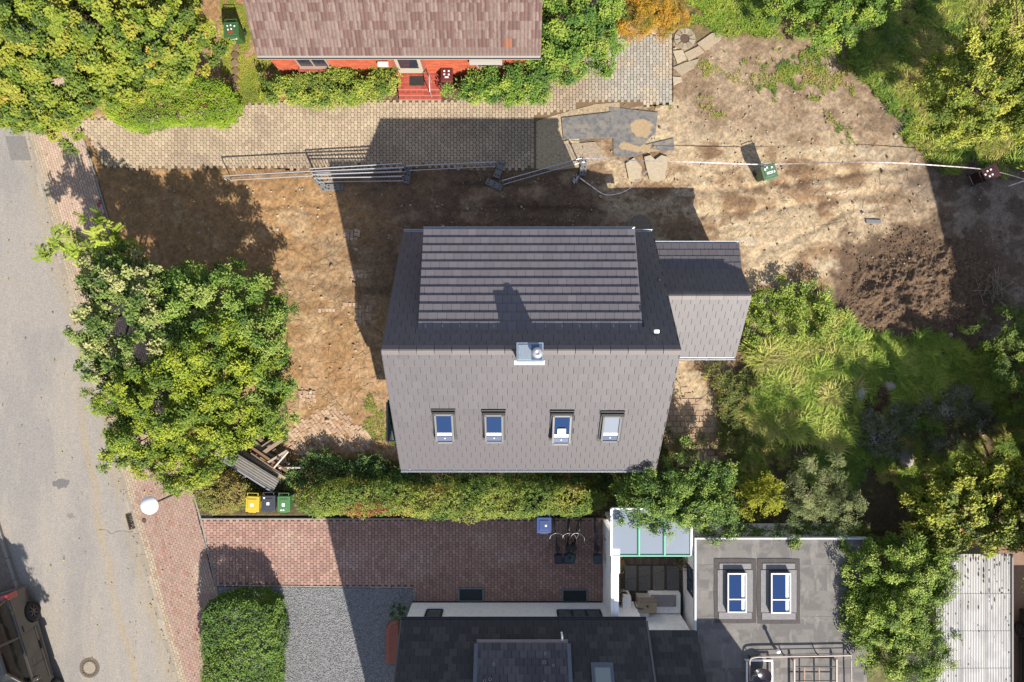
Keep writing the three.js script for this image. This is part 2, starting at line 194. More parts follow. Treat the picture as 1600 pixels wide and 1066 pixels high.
// kerbs: separate stones along a line
function kerbLine(name, label, pts, step, w, h, y, mats, seed) {
  const g = new THREE.Group(); g.name = numbered(name); tag(g, label, 'kerb', null, 'structure'); scene.add(g); const r = rng(seed), P = pts.map(([x, z]) => at(x, z)); const geos = new Map();
  for (let i = 0; i + 1 < P.length; i++) { const d = P[i + 1].clone().sub(P[i]), L = d.length(), n = Math.max(1, Math.round(L / step)), s = L / n, key = s.toFixed(2); if (!geos.has(key)) geos.set(key, rbox(w, h, +key - 0.012, 0.012)); for (let k = 0; k < n; k++) { const m = mesh('kerb_stone', geos.get(key), mats[Math.floor(r() * mats.length)], g); m.position.copy(P[i]).addScaledVector(d, (k + 0.5) / n); m.position.y = y - h / 2 + (r() - 0.5) * 0.008; m.rotation.y = Math.atan2(d.x, d.z) + (r() - 0.5) * 0.008; } }
  return g;
}
const KERB = [[196, 184, 166], [184, 172, 154], [204, 192, 176]].map(c => std(ph(...c), 0.9, { map: GRAIN })), KERBG = [[190, 184, 174], [176, 170, 162]].map(c => std(ph(...c), 0.9, { map: GRAIN }));
kerbLine('street_kerb', 'pale stone kerb between street and brick sidewalk', [[38, 170], [47, 215], [85, 360], [127, 510], [164, 640], [207, 800], [261, 1000], [305, 1150]], 1.0, 0.13, 0.2, 0.02, KERB, 11);
kerbLine('gutter_stones', 'flat gutter stones at the foot of the street kerb', [[32, 172], [41, 216], [79, 361], [121, 511], [158, 641], [201, 801], [255, 1001], [299, 1151]], 0.5, 0.22, 0.1, -0.118, KERB, 12);
kerbLine('sidewalk_edging', 'thin grey edging between sidewalk and the plots', [[126, 205], [140, 245], [178, 372], [216, 490]], 1.0, 0.07, 0.2, 0.035, KERBG, 13);
kerbLine('sidewalk_edging', 'thin pale edging between sidewalk and red brick driveway', [[302, 772], [314, 812], [337, 914], [364, 1040]], 1.0, 0.07, 0.2, 0.035, KERBG, 14);
kerbLine('driveway_edging', 'pale concrete edging along the hedge side of red driveway', [[314, 811], [943, 811]], 1.0, 0.07, 0.2, 0.045, KERBG, 15);
kerbLine('driveway_edging', 'pale concrete edging between red driveway and gravel', [[338, 914.5], [646, 918], [649, 942]], 1.0, 0.06, 0.2, 0.04, KERBG, 16);
kerbLine('far_kerb', 'dark kerb on the far side of the street behind the van', [[-60, 640], [0, 838], [78, 1080], [120, 1200]], 1.0, 0.14, 0.2, 0.02, KERBG, 17);
struct('far_sidewalk', prism(toPlan([[-320, 600], [-64, 640], [-3, 838], [75, 1080], [117, 1210], [-300, 1250]]), -0.2, 0.0), std(ph(150, 136, 124), 0.95, { map: PATCHY }), 'brown sidewalk behind the parked van', 'sidewalk');
// worn concrete apron beside the driveway
{
  const g = thing('concrete_apron', 'pale worn concrete strip between paver driveway and grey mats', 'concrete'); g.userData.kind = 'structure'; delete g.userData.category;
  const mts = [[222, 198, 160], [206, 182, 148], [196, 176, 150]].map(c => std(ph(...c), 0.9, { map: rep(PATCHY, 1) }));
  [[[838, 190], [862, 182], [905, 172], [905, 262], [870, 266], [838, 264]], [[864, 181], [930, 163], [968, 160], [968, 172], [906, 186]], [[880, 226], [930, 222], [948, 250], [905, 262]]].forEach((p, i) => part('concrete_slab', prism(toPlan(p), -0.05, 0.02 + i * 0.006), mts[i], g));
}

// ---------------------------------------------------------------- roofs: every tile a box (or a rolled pantile) laid course by course
const boxCache = new Map();
const tileBox = (w, t, l) => { const k = [w.toFixed(3), t, l.toFixed(3)].join(); if (!boxCache.has(k)) boxCache.set(k, new THREE.BoxGeometry(+w.toFixed(3), t, l)); return boxCache.get(k); };
function tiles(parent, name, o) {
  const { a, u, v, U, V, rows, cw, t, mats, seed } = o, lift = o.lift ?? t, r = rng(seed), n = u.clone().cross(v); if (n.y < 0) n.negate();
  const pitch = V / rows, L = pitch * 1.12, vt = v.clone().multiplyScalar(pitch).addScaledVector(n, -lift).normalize(), nt = u.clone().cross(vt); if (nt.y < 0) nt.negate();
  const w = u.clone().cross(nt), B = new THREE.Matrix4().makeBasis(u, nt, w), q = new THREE.Quaternion().setFromRotationMatrix(B), off = away(parent); const rest = []; let made = 0;
  for (let row = rows - 1; row >= 0; row--) {
    const sh = o.bond ? (row & 1 ? 0.5 : 0) * cw : o.wander ? r() * cw : 0; let x = sh > 0.02 ? sh - cw : 0;
    for (; x < U - 0.02; x += cw) {
      const x0 = Math.max(0, x), x1 = Math.min(U, x + cw); if (x1 - x0 < 0.06) continue;
      const c = a.clone().addScaledVector(u, (x0 + x1) / 2).addScaledVector(v, row * pitch + L / 2).addScaledVector(n, t * 0.5 + lift * 0.45 + (r() - 0.5) * 0.003);
      if (o.skip && o.skip(c)) continue;
      const g = o.geo || tileBox(x1 - x0 - (o.gap ?? 0.007), t, L), m = o.pick ? o.pick(c, r, mats) : mats[Math.floor(r() * mats.length)]; q.setFromRotationMatrix(B);
      if (made < (o.max ?? 300)) { const k = shade(new THREE.Mesh(g, m)); k.name = name; k.position.copy(c).sub(off); k.quaternion.copy(q); if (o.geo) k.scale.set((x1 - x0) / cw, 1, 1); parent.add(k); made++; }
      else { const k = (g.index ? g.toNonIndexed() : g.clone()); k.applyMatrix4(M4.compose(c, q, V3(o.geo ? (x1 - x0) / cw : 1, 1, 1))); rest.push(k); }
    }
  }
  if (rest.length) part(name + 's', rest, mats[0], parent).userData.kind = 'stuff';
}
const tileMats = (list, rough, o = {}) => list.map(c => std(ph(...c), rough, { map: GRAIN, ...o }));
const gutter = (a, b, r = 0.07) => { // half-round trough from a to b
  const d = b.clone().sub(a), L = d.length(); const s = new THREE.Shape(); s.absarc(0, 0, r, Math.PI, 2 * Math.PI, false); s.lineTo(r - 0.012, 0); s.absarc(0, 0, r - 0.012, 2 * Math.PI, Math.PI, true); const g = new THREE.ExtrudeGeometry(s, { depth: L, bevelEnabled: false, curveSegments: 10 }); const bead = new THREE.CylinderGeometry(0.014, 0.014, L, 6); bead.rotateX(Math.PI / 2); bead.translate(r, 0, L / 2); const bead2 = bead.clone().translate(-2 * r, 0, 0); const cap = new THREE.CircleGeometry(r, 12, Math.PI, Math.PI), cap2 = cap.clone().translate(0, 0, L);
  const m = merge([g, bead, bead2, cap, cap2]); m.applyMatrix4(M4.compose(a, Q.setFromUnitVectors(V3(0, 0, 1), d.normalize()), V3(1, 1, 1))); return m; };

// ---------------------------------------------------------------- the new house in the middle
const NH = { xL: -4.39, xR: 5.68, zr: 0.30, hr: 7.03, zN: -4.39, hN: 2.45, zS: 5.05, hS: 3.05 };
const BROWN = tileMats([[154, 148, 154], [151, 145, 151], [157, 151, 157], [148, 142, 148]], 0.55);
const brownPick = (c, r, m) => m[r() < 0.45 ? 0 : r() < 0.5 ? 1 : r() < 0.6 ? 2 : 3];
for (const m of BROWN) m.color.multiplyScalar(0.57);
const DECK = std(ph(70, 66, 68), 0.9);
const windowsAt = [[694.5, 662], [772, 663], [877.5, 664], [955, 665]];
{
  const { xL, xR, zr, hr, zN, hN, zS, hS } = NH;
  const g = thing('new_house', 'large new house with dark tiled gable roof, wide dormer and four roof windows', 'house', [0.64, 0, 0.3]);
  const wx0 = xL + 0.22, wx1 = xR - 0.22, wz0 = zN + 0.4, wz1 = zS - 0.4, hAt = z => z < zr ? hr - (zr - z) * (hr - hN) / (zr - zN) : hr - (z - zr) * (hr - hS) / (zS - zr), dn = 0.28;
  const prof = new THREE.Shape([[wz0, -0.2], [wz1, -0.2], [wz1, hAt(wz1) - dn], [zr, hr - dn - 0.03], [wz0, hAt(wz0) - dn]].map(p => new THREE.Vector2(p[0], p[1])));
  const wg = new THREE.ExtrudeGeometry(prof, { depth: wx1 - wx0, bevelEnabled: false }); wg.applyMatrix4(new THREE.Matrix4().makeBasis(V3(0, 0, 1), V3(0, 1, 0), V3(-1, 0, 0))); wg.translate(wx1, 0, 0);
  const wall = part('wall', wg, std(ph(222, 214, 200, 1), 0.9, { map: GRAIN }), g);
  const win = (name, x, y, z, w, h, alongX, parent) => { const f = part(name, alongX ? [box(w, 0.07, 0.08, x, y + h / 2, z), box(w, 0.07, 0.08, x, y - h / 2, z), box(0.07, h, 0.08, x - w / 2, y, z), box(0.07, h, 0.08, x + w / 2, y, z)] : [box(0.08, 0.07, w, x, y + h / 2, z), box(0.08, 0.07, w, x, y - h / 2, z), box(0.08, h, 0.07, x, y, z - w / 2), box(0.08, h, 0.07, x, y, z + w / 2)], DARKFRAME, parent); part('pane', alongX ? box(w - 0.06, h - 0.06, 0.03, x, y, z) : box(0.03, h - 0.06, w - 0.06, x, y, z), phy(ph(40, 48, 60), 0.04), f); return f; };
  for (const [x, w] of [[-2.6, 1.3], [0.6, 1.8], [3.6, 1.3]]) win('window', x, 1.35, wz0 - 0.02, w, 1.2, true, g);
  for (const [z, w] of [[-1.8, 1.2], [1.6, 1.2]]) { win('window', wx0 - 0.02, 1.4, z, w, 1.3, false, g); win('window', wx1 + 0.02, 4.0, z, 1.0, 1.2, false, g); }
  for (const x of [-2.4, 1.6, 4]) win('window', x, 1.4, wz1 + 0.02, 1.4, 1.2, true, g);
  // roof decks
  const S = part('south_roof', slab(V3(xL, hS, zS), V3(xR, hS, zS), V3(xR, hr, zr), V3(xL, hr, zr), 0.2), DECK, g);
  const N = part('north_roof', slab(V3(xR, hN, zN), V3(xL, hN, zN), V3(xL, hr, zr), V3(xR, hr, zr), 0.2), DECK, g);
  const vS = V3(0, hr - hS, zr - zS), VS = vS.length(); vS.normalize(); const vN = V3(0, hr - hN, zr - zN), VN = vN.length(); vN.normalize();
  const wins = windowsAt.map(([px, py]) => { let z = 3; for (let i = 0; i < 30; i++) { const h = hAt(z) + 0.1; z = (py - 533) / FOC * (HGT - h); } return [(px - 800) / FOC * (HGT - hAt(z) - 0.1), z]; });
  tiles(S, 'roof_tile', { a: V3(xL, hS, zS), u: V3(1, 0, 0), v: vS, U: xR - xL, V: VS - 0.06, rows: 18, cw: 0.352, t: 0.016, lift: 0.02, mats: BROWN, pick: brownPick, bond: true, gap: 0.012, seed: 31, max: 300, skip: c => wins.some(w => Math.abs(c.x - w[0]) < 0.3 && Math.abs(c.z - w[1]) < 0.5) });
  // dormer
  const dx0 = -3.25, dx1 = 4.52, dz0 = -4.07, dh0 = 4.86, dz1 = -0.34, dh1 = 6.37;
  tiles(N, 'verge_tile', { a: V3(xL, hN, zN), u: V3(1, 0, 0), v: vN, U: xR - xL, V: VN - 0.06, rows: 19, cw: 0.352, t: 0.016, lift: 0.02, mats: BROWN, pick: brownPick, bond: true, gap: 0.012, seed: 32, max: 280, skip: c => c.x > dx0 + 0.1 && c.x < dx1 - 0.1 && c.z < dz1 - 0.25 });
  const D = part('dormer_roof', slab(V3(dx1, dh0, dz0), V3(dx0, dh0, dz0), V3(dx0, dh1, dz1), V3(dx1, dh1, dz1), 0.16), DECK, g);
  const vD = V3(0, dh1 - dh0, dz1 - dz0), VD = vD.length(); vD.normalize();
  tiles(D, 'dormer_tile', { a: V3(dx0, dh0, dz0), u: V3(1, 0, 0), v: vD, U: dx1 - dx0, V: VD, rows: 12, cw: 0.3245, t: 0.03, lift: 0.066, mats: [...BROWN, ...tileMats([[128, 122, 126]], 0.5)].map(m => { const k = m.clone(); k.roughness = 0.6; k.color.multiplyScalar(1.22); return k; }), pick: (c, r, m) => { const k = m[Math.floor(r() * 4)]; return c.x > dx1 - 0.4 && r() < 0.4 || r() < 0.008 ? m[4] : k; }, bond: true, gap: 0.01, seed: 33, max: 300 });  // roof tile colours lightened here to stand in for grazing sunlight
  const cheek = x => { const s = new THREE.Shape([[dz0 + 0.18, hAt(dz0 + 0.18) - 0.1], [dz0 + 0.18, dh0 - 0.1], [dz1, dh1 - 0.16]].map(p => new THREE.Vector2(p[0], p[1]))); const c = new THREE.ExtrudeGeometry(s, { depth: 0.12, bevelEnabled: false }); c.applyMatrix4(new THREE.Matrix4().makeBasis(V3(0, 0, 1), V3(0, 1, 0), V3(-1, 0, 0))); c.translate(x + 0.06, 0, 0); return c; };
  const DW = std(ph(96, 96, 100), 0.7); part('dormer_cheek', cheek(dx0 + 0.12), DW, g); part('dormer_cheek', cheek(dx1 - 0.12), DW, g);
  part('dormer_front', boxAB(dx0 + 0.1, hAt(dz0 + 0.2) - 0.3, dz0 + 0.2, dx1 - 0.1, dh0 - 0.12, dz0 + 0.32), DW, g);
  for (const x of [-2, 0.6, 3.2]) win('window', x, 3.7, dz0 + 0.18, 1.3, 1.1, true, g);
  // ridge caps, gutters, verge strips
  const cap = merge([box(0.57, 0.02, 0.2, 0, -0.055, 0.085, 0, 0.7), box(0.57, 0.02, 0.2, 0, -0.06, -0.085, 0, -0.77)]);
  const CAPM = tileMats([[168, 158, 158], [160, 150, 152]], 0.55); CAPM.forEach(m => m.color.multiplyScalar(0.72));
  for (let i = 0; i < 17; i++) { const m = mesh('ridge_cap', cap, CAPM[i % 2], g); m.position.set(xL + 0.3 + i * 0.592, hr + 0.085 + (i % 2) * 0.004, zr).sub(g.position); }
  part('gutter', gutter(V3(xL, hS - 0.03, zS + 0.05), V3(xR, hS - 0.03, zS + 0.05)), ZINC, g);
  part('gutter', gutter(V3(dx0 - 0.02, dh0 - 0.02, dz0 - 0.06), V3(dx1 + 0.02, dh0 - 0.02, dz0 - 0.06)), ZINC, g);
  part('gutter', gutter(V3(xL, hN - 0.03, zN - 0.05), V3(dx0 + 0.1, hN - 0.03, zN - 0.05)), ZINC, g);
  part('gutter', gutter(V3(dx1 - 0.1, hN - 0.03, zN - 0.05), V3(xR, hN - 0.03, zN - 0.05)), ZINC, g);
  for (const x of [xL - 0.012, xR + 0.012]) { part('verge_board', [slab(V3(x - 0.012, hS - 0.02, zS), V3(x + 0.012, hS - 0.02, zS), V3(x + 0.012, hr - 0.0, zr), V3(x - 0.012, hr - 0.0, zr), 0.2), slab(V3(x + 0.012, hN - 0.02, zN), V3(x - 0.012, hN - 0.02, zN), V3(x - 0.012, hr - 0.01, zr - 0.01), V3(x + 0.012, hr - 0.01, zr - 0.01), 0.2)], std(ph(150, 148, 150, 0.7), 0.5, { metalness: 0.3 }), g); }
  part('downpipe', [bar(V3(xR - 0.35, hN - 0.1, zN + 0.33), V3(xR - 0.35, 0, zN + 0.33), 0.04), bar(V3(xR - 0.35, hN - 0.06, zN - 0.05), V3(xR - 0.35, hN - 0.3, zN + 0.33), 0.04)], ZINC, g);
  part('downpipe', [bar(V3(xL + 0.35, hS - 0.35, zS - 0.33), V3(xL + 0.35, 0, zS - 0.33), 0.04), bar(V3(xL + 0.35, hS - 0.06, zS + 0.05), V3(xL + 0.35, hS - 0.36, zS - 0.33), 0.04)], ZINC, g);
  // small white vent on the shaded strip
  { const z = -0.33, p = V3((1024 - 800) / FOC * (HGT - 6.6), 6.42, z); const vent = part('vent_pipe', [new THREE.CylinderGeometry(0.05, 0.05, 0.4, 12).translate(p.x, p.y + 0.15, p.z)], WHITE, g); part('vent_cap', rbox(0.18, 0.09, 0.13, 0.03, p.x, p.y + 0.4, p.z), WHITE, vent); }
  // chimney clad in sheet metal with a round cowl
  { const x0 = 0.17, x1 = 1.02, z0 = 0.07, z1 = 0.66, top = 7.46; const CH = std(ph(200, 215, 228), 0.38, { metalness: 0.5, map: GRAIN }); const c = part('chimney', [boxAB(x0, 6.3, z0, x1, top - 0.05, z1), boxAB(x0 - 0.02, top - 0.05, z0 - 0.02, x1 + 0.02, top, z1 + 0.02)], CH, g);
    part('chimney_lid', rbox(0.44, 0.03, 0.5, 0.01, x0 + 0.25, top + 0.018, (z0 + z1) / 2), CH, c); part('chimney_flue', [boxAB(x0 + 0.47, top, z0 + 0.04, x1 - 0.02, top + 0.02, z1 - 0.04)], std(ph(110, 140, 190), 0.4, { metalness: 0.5 }), c);
    const lp = [[0.11, 0], [0.11, 0.2], [0.17, 0.21], [0.19, 0.25], [0.13, 0.3], [0.07, 0.32], [0.05, 0.29], [0, 0.29]].map(p => new THREE.Vector2(p[0], p[1])); part('chimney_cowl', new THREE.LatheGeometry(lp, 24).translate(x0 + 0.66, top, (z0 + z1) / 2 + 0.02), STEEL, c);
    part('chimney_apron', slab(V3(x0 - 0.1, hAt(z1 + 0.16) + 0.055, z1 + 0.16), V3(x1 + 0.1, hAt(z1 + 0.16) + 0.055, z1 + 0.16), V3(x1 + 0.1, hAt(z1) + 0.055, z1), V3(x0 - 0.1, hAt(z1) + 0.055, z1), 0.01), ZINC, c); }
  // roof windows: fixed frame in the slope, sash hinged open at its top
  const ang = Math.atan2(hr - hS, zS - zr), FR = std(ph(128, 128, 130, 0.8), 0.45, { metalness: 0.3 }), SASH = std(ph(176, 174, 174, 0.7), 0.45, { metalness: 0.2 }), BLIND = std(ph(252, 252, 252, 1.4), 0.7);
  wins.forEach(([x, z], i) => {
    const w = new THREE.Group(); w.name = 'roof_window'; w.position.set(x, hAt(z) + 0.03, z).sub(g.position); w.rotation.x = ang; g.add(w);
    const W = 0.72, L = 1.36, fl = mesh('window_frame', [box(W + 0.16, 0.05, 0.13, 0, 0.04, -L / 2 - 0.04), box(0.08, 0.09, L, -W / 2 - 0.02, 0.03, 0), box(0.08, 0.09, L, W / 2 + 0.02, 0.03, 0), box(W + 0.16, 0.03, 0.22, 0, 0.015, L / 2 + 0.06)], FR, w);
    mesh('window_well', box(W, 0.02, L, 0, 0.0, 0), ROOM, w);
    mesh('top_cover', rbox(W + 0.12, 0.09, 0.14, 0.015, 0, 0.1, -L / 2 + 0.02), BLACK, w);
    const sm = new THREE.Matrix4().compose(V3(0, 0.09, -L / 2 + 0.06), new THREE.Quaternion().setFromEuler(new THREE.Euler([-0.15, -0.11, -0.17, -0.03][i], 0, 0)), V3(1, 1, 1)), leaf = (n, geo, m) => mesh(n, (Array.isArray(geo) ? merge(geo) : geo).applyMatrix4(sm), m, w);
    leaf('sash_frame', [box(0.07, 0.06, L, -W / 2 + 0.05, 0.03, L / 2), box(0.07, 0.06, L, W / 2 - 0.05, 0.03, L / 2), box(W - 0.04, 0.06, 0.07, 0, 0.03, 0.04), box(W - 0.04, 0.06, 0.09, 0, 0.03, L - 0.03)], SASH);
    leaf('blind', box(W - 0.16, 0.012, 0.14, 0, 0.02, L * 0.7), BLIND); leaf('pane', box(W - 0.16, 0.008, L - 0.12, 0, 0.008, L / 2), i === 3 ? std(ph(190, 202, 222, 0.75), 0.3) : SKYTINT); leaf('lower_panel', box(W - 0.17, 0.01, 0.22, 0, 0.017, L * 0.86), std(ph(120, 142, 186, 0.7), 0.5));
    leaf('lock_button', new THREE.CylinderGeometry(0.022, 0.022, 0.012, 12).translate(0, 0.026, L * 0.84), WHITE);
    if (i === 2) { const st = leaf('sticker', box(0.3, 0.006, 0.24, 0, 0.06, L * 0.53), WHITE); leaf('red_mark', box(0.12, 0.004, 0.02, -0.02, 0.065, L * 0.53, 0.6), std(ph(220, 70, 50), 0.7)); }
  });
  // balcony grille on the street-side gable
  { const b = part('balcony', [boxAB(-4.78, 3.05, 2.35, -4.2, 3.13, 3.8), bar(V3(-4.76, 4.05, 2.35), V3(-4.76, 4.05, 3.8), 0.03), bar(V3(-4.76, 3.1, 2.35), V3(-4.76, 4.05, 2.35), 0.03), bar(V3(-4.76, 3.1, 3.8), V3(-4.76, 4.05, 3.8), 0.03), bar(V3(-4.76, 4.05, 3.8), V3(-4.2, 4.05, 3.8), 0.03), bar(V3(-4.76, 4.05, 2.35), V3(-4.2, 4.05, 2.35), 0.03), bar(V3(-4.76, 3.1, 3.8), V3(-4.76, 4.05, 3.35), 0.02), bar(V3(-4.76, 3.1, 3.35), V3(-4.76, 4.05, 3.35), 0.02)], BLACK, g); part('balcony_glass', boxAB(-4.74, 3.15, 2.25, -4.725, 4.02, 3.9), phy(ph(110, 140, 150), 0.05, { transmission: 0.8, thickness: 0 }), b); part('balcony_floor', boxAB(-4.74, 3.131, 2.24, -4.22, 3.15, 3.9), std(ph(96, 106, 112), 0.6), b); }
}
// ---------------------------------------------------------------- annex east of the house
{
  const x0 = 5.46, x1 = 9.2, zr = -1.74, hr = 3.8, zb = -2.87, hb = 2.65, zN = -3.94, hN = 2.33, zS = 0.66, hS = 1.9;
  const g = thing('annex', 'small low annex with dark tiled gable roof attached to the new house', 'annex', [7.3, 0, -1.7]);
  const s = new THREE.Shape([[zN + 0.25, -0.2], [zS - 0.25, -0.2], [zS - 0.25, 1.8], [zr, hr - 0.3], [zb, hb - 0.28], [zN + 0.25, 2.1]].map(p => new THREE.Vector2(...p))), wg = new THREE.ExtrudeGeometry(s, { depth: x1 - x0 - 0.22, bevelEnabled: false }); wg.applyMatrix4(new THREE.Matrix4().makeBasis(V3(0, 0, 1), V3(0, 1, 0), V3(-1, 0, 0))); wg.translate(x1 - 0.2, 0, 0);
  part('wall', wg, std(ph(222, 214, 200), 0.9, { map: GRAIN }), g);
  const d = part('door', boxAB(x1 - 0.2, 0, -2.6, x1 - 0.17, 2.0, -1.7), std(ph(120, 122, 126), 0.6), g); part('handle', boxAB(x1 - 0.17, 1.0, -1.85, x1 - 0.12, 1.04, -1.75), STEEL, d);
  const run = (za, ha, zc, hc, north) => { const v = V3(0, hc - ha, zc - za), V = v.length(); return [v.normalize(), V, north ? slab(V3(x1, ha, za), V3(x0, ha, za), V3(x0, hc, zc), V3(x1, hc, zc), 0.16) : slab(V3(x0, ha, za), V3(x1, ha, za), V3(x1, hc, zc), V3(x0, hc, zc), 0.16)]; };
  const [vs, Vs, gs] = run(zS, hS, zr, hr), S = part('south_roof', gs, DECK, g); tiles(S, 'roof_tile', { a: V3(x0, hS, zS), u: V3(1, 0, 0), v: vs, U: x1 - x0, V: Vs - 0.05, rows: 9, cw: 0.36, t: 0.018, lift: 0.022, mats: BROWN, bond: true, gap: 0.014, seed: 41 });
  const [vu, Vu, gu] = run(zb, hb, zr, hr, true), Un = part('north_roof', gu, DECK, g); tiles(Un, 'roof_tile', { a: V3(x0, hb, zb), u: V3(1, 0, 0), v: vu, U: x1 - x0, V: Vu - 0.05, rows: 5, cw: 0.36, t: 0.018, lift: 0.022, mats: BROWN, bond: true, gap: 0.01, seed: 42 });
  const [vl, Vl, gl] = run(zN, hN, zb, hb, true), Ln = part('north_eave_roof', gl, DECK, g); tiles(Ln, 'roof_tile', { a: V3(x0, hN, zN), u: V3(1, 0, 0), v: vl, U: x1 - x0, V: Vl, rows: 4, cw: 0.33, t: 0.022, lift: 0.028, mats: BROWN, bond: true, gap: 0.01, seed: 43 });
  const cap = merge([box(0.52, 0.02, 0.18, 0, -0.05, 0.08, 0, 0.68), box(0.52, 0.02, 0.18, 0, -0.05, -0.08, 0, -0.78)]), CM = tileMats([[176, 168, 168], [168, 160, 160]], 0.55); CM.forEach(m => m.color.multiplyScalar(0.72));
  for (let i = 0; i < 7; i++) { const m = mesh('ridge_cap', cap, CM[i % 2], g); m.position.set(x0 + 0.27 + i * 0.53, hr + 0.075 + (i % 2) * 0.004, zr).sub(g.position); }
  part('gutter', gutter(V3(x0, hS - 0.03, zS + 0.05), V3(x1, hS - 0.03, zS + 0.05), 0.06), ZINC, g); part('gutter', gutter(V3(x0 + 0.2, hN - 0.03, zN - 0.05), V3(x1, hN - 0.03, zN - 0.05), 0.06), ZINC, g);
  const dp = V3(8.35, 0, zS + 0.06); part('downpipe', tube([V3(dp.x - 0.1, hS - 0.1, dp.z), V3(dp.x - 0.1, hS - 0.5, dp.z - 0.05), V3(dp.x + 0.02, 1.0, dp.z - 0.1), V3(dp.x + 0.02, 0.3, dp.z - 0.1), V3(dp.x + 0.25, 0.08, dp.z + 0.22)], 0.055, 24, 8), std(ph(225, 225, 225, 1.1), 0.5), g);
}

// ---------------------------------------------------------------- red brick house at the top
{
  const xL = -10.2, xR = 1.16, zE = -11.4, hE = 2.75, zR = -15.6, hR = 6.4, wz = -11.62;
  const g = thing('brick_house', 'red brick house with weathered red and grey pantile roof at the top edge', 'house', [-4.5, 0, -14]);
  const core = new THREE.Shape([[-19.5, -0.2], [wz - 0.05, -0.2], [wz - 0.05, 2.25], [zR, hR - 0.35], [-19.5, 2.6]].map(p => new THREE.Vector2(...p))), wg = new THREE.ExtrudeGeometry(core, { depth: xR - xL - 0.6, bevelEnabled: false }); wg.applyMatrix4(new THREE.Matrix4().makeBasis(V3(0, 0, 1), V3(0, 1, 0), V3(-1, 0, 0))); wg.translate(xR - 0.3, 0, 0);
  const wall = part('wall', wg, std(ph(196, 150, 120), 0.9, { map: GRAIN }), g);
  { const bg = new THREE.BoxGeometry(0.238, 0.064, 0.06), list = []; const r = rng(8); const holes = [[-9.1, -7.6, 1.0, 2.1], [-4.95, -3.75, 0.3, 2.4], [-1.6, -0.35, 1.0, 2.1]];
    for (let row = 0; row < 33; row++) for (let i = 0; i < 46; i++) { const x = xL + 0.42 + i * 0.25 + (row & 1) * 0.125 - 0.1, y = 0.04 + row * 0.075; if (x > xR - 0.4 || holes.some(h => x > h[0] && x < h[1] && y > h[2] && y < h[3])) continue; list.push([x, y]); }
    const im = shade(new THREE.InstancedMesh(bg, std(0xffffff, 0.9, { map: GRAIN }), list.length)); list.forEach(([x, y], k) => { M4.makeTranslation(x - g.position.x, y, wz - 0.03 - g.position.z); im.setMatrixAt(k, M4); im.setColorAt(k, jit([228, 114, 76], r, 0.1)); }); im.name = 'wall_bricks'; im.userData.kind = 'stuff'; g.add(im); }
  const R = part('south_roof', slab(V3(xL, hE, zE), V3(xR, hE, zE), V3(xR, hR, zR), V3(xL, hR, zR), 0.14), DECK, g); part('north_roof', slab(V3(xR, 2.9, -19.9), V3(xL, 2.9, -19.9), V3(xL, hR, zR), V3(xR, hR, zR), 0.14), std(ph(140, 100, 90), 0.9, { map: GRAIN }), g);
  // rolled pantile: two rolls across, raised nose
  const cw = 0.3, pitch = Math.hypot(hR - hE, zR - zE) / 17, n = 12, P = [], U = [], prof = i => 0.018 * (1 - Math.cos(i / n * 4 * Math.PI)) * 0.5 * 1.6; const L = pitch * 1.1;
  const q4 = (a, b, c, d) => { for (const p of [a, b, c, a, c, d]) { P.push(...p); U.push((p[0] / cw + 0.5) / 8, p[2] * 2); } };
  for (let i = 0; i < n; i++) { const xa = -cw / 2 + cw * i / n * 0.985, xb = -cw / 2 + cw * (i + 1) / n * 0.985, ya = prof(i), yb = prof(i + 1); q4([xa, ya, L / 2], [xb, yb, L / 2], [xb, yb, -L / 2], [xa, ya, -L / 2]); q4([xa, ya - 0.025, L / 2], [xb, yb - 0.025, L / 2], [xb, yb, L / 2], [xa, ya, L / 2]); }
  const pg = new THREE.BufferGeometry(); pg.setAttribute('position', new THREE.Float32BufferAttribute(P, 3)); pg.setAttribute('uv', new THREE.Float32BufferAttribute(U, 2)); pg.computeVertexNormals();
  const streak = tex(256, 64, (x, y) => { const c = hash(Math.floor(x / 16), 77), l = [174, 152, 142], d = [134, 98, 92]; let k = mix(d, l, c < 0.38 ? 0.15 + c * 0.6 : 0.55 + c * 0.45); k = mix(k, d, 0.55 * sst(0.5, 0.7, fbm(x / 5, y / 22 + 3))); const m = 0.9 + 0.2 * hash(x, y); return [k[0] * m, k[1] * m, k[2] * m]; });
  const PM = Array.from({ length: 14 }, (_, i) => { const t = streak.clone(); t.offset.set((i * 3 % 16) / 16 + (i > 7 ? 1 / 16 : 0), i * 0.13); t.needsUpdate = true; return std(new THREE.Color().setScalar(0.8 + 0.05 * (i % 3)), 0.9, { map: t }); }); PM.push(std(ph(196, 130, 100, 0.8), 0.9));
  const v = V3(0, hR - hE, zR - zE), V = v.length(); v.normalize();
  tiles(R, 'pantile', { a: V3(xL, hE, zE), u: V3(1, 0, 0), v, U: xR - xL, V, rows: 17, cw, t: 0.03, lift: 0.03, mats: PM, geo: pg, seed: 51, max: 0, skip: c => c.z > -14.05 });
  tiles(R, 'pantile', { a: V3(xL, hE, zE), u: V3(1, 0, 0), v, U: xR - xL, V, rows: 17, cw, t: 0.03, lift: 0.03, mats: PM, geo: pg, seed: 52, max: 400, skip: c => c.z < -14.05, pick: (c, r, m) => Math.abs(c.x + 0.15) < 0.16 && c.z > -11.9 && c.z < -11.6 ? m[14] : m[Math.floor(r() * 14)] });
  part('gutter', gutter(V3(xL, hE - 0.06, zE + 0.06), V3(xR, hE - 0.06, zE + 0.06)), std(ph(190, 184, 178), 0.5), g);
  const WF = std(ph(206, 176, 160), 0.6), PN = phy(ph(60, 70, 84), 0.05);
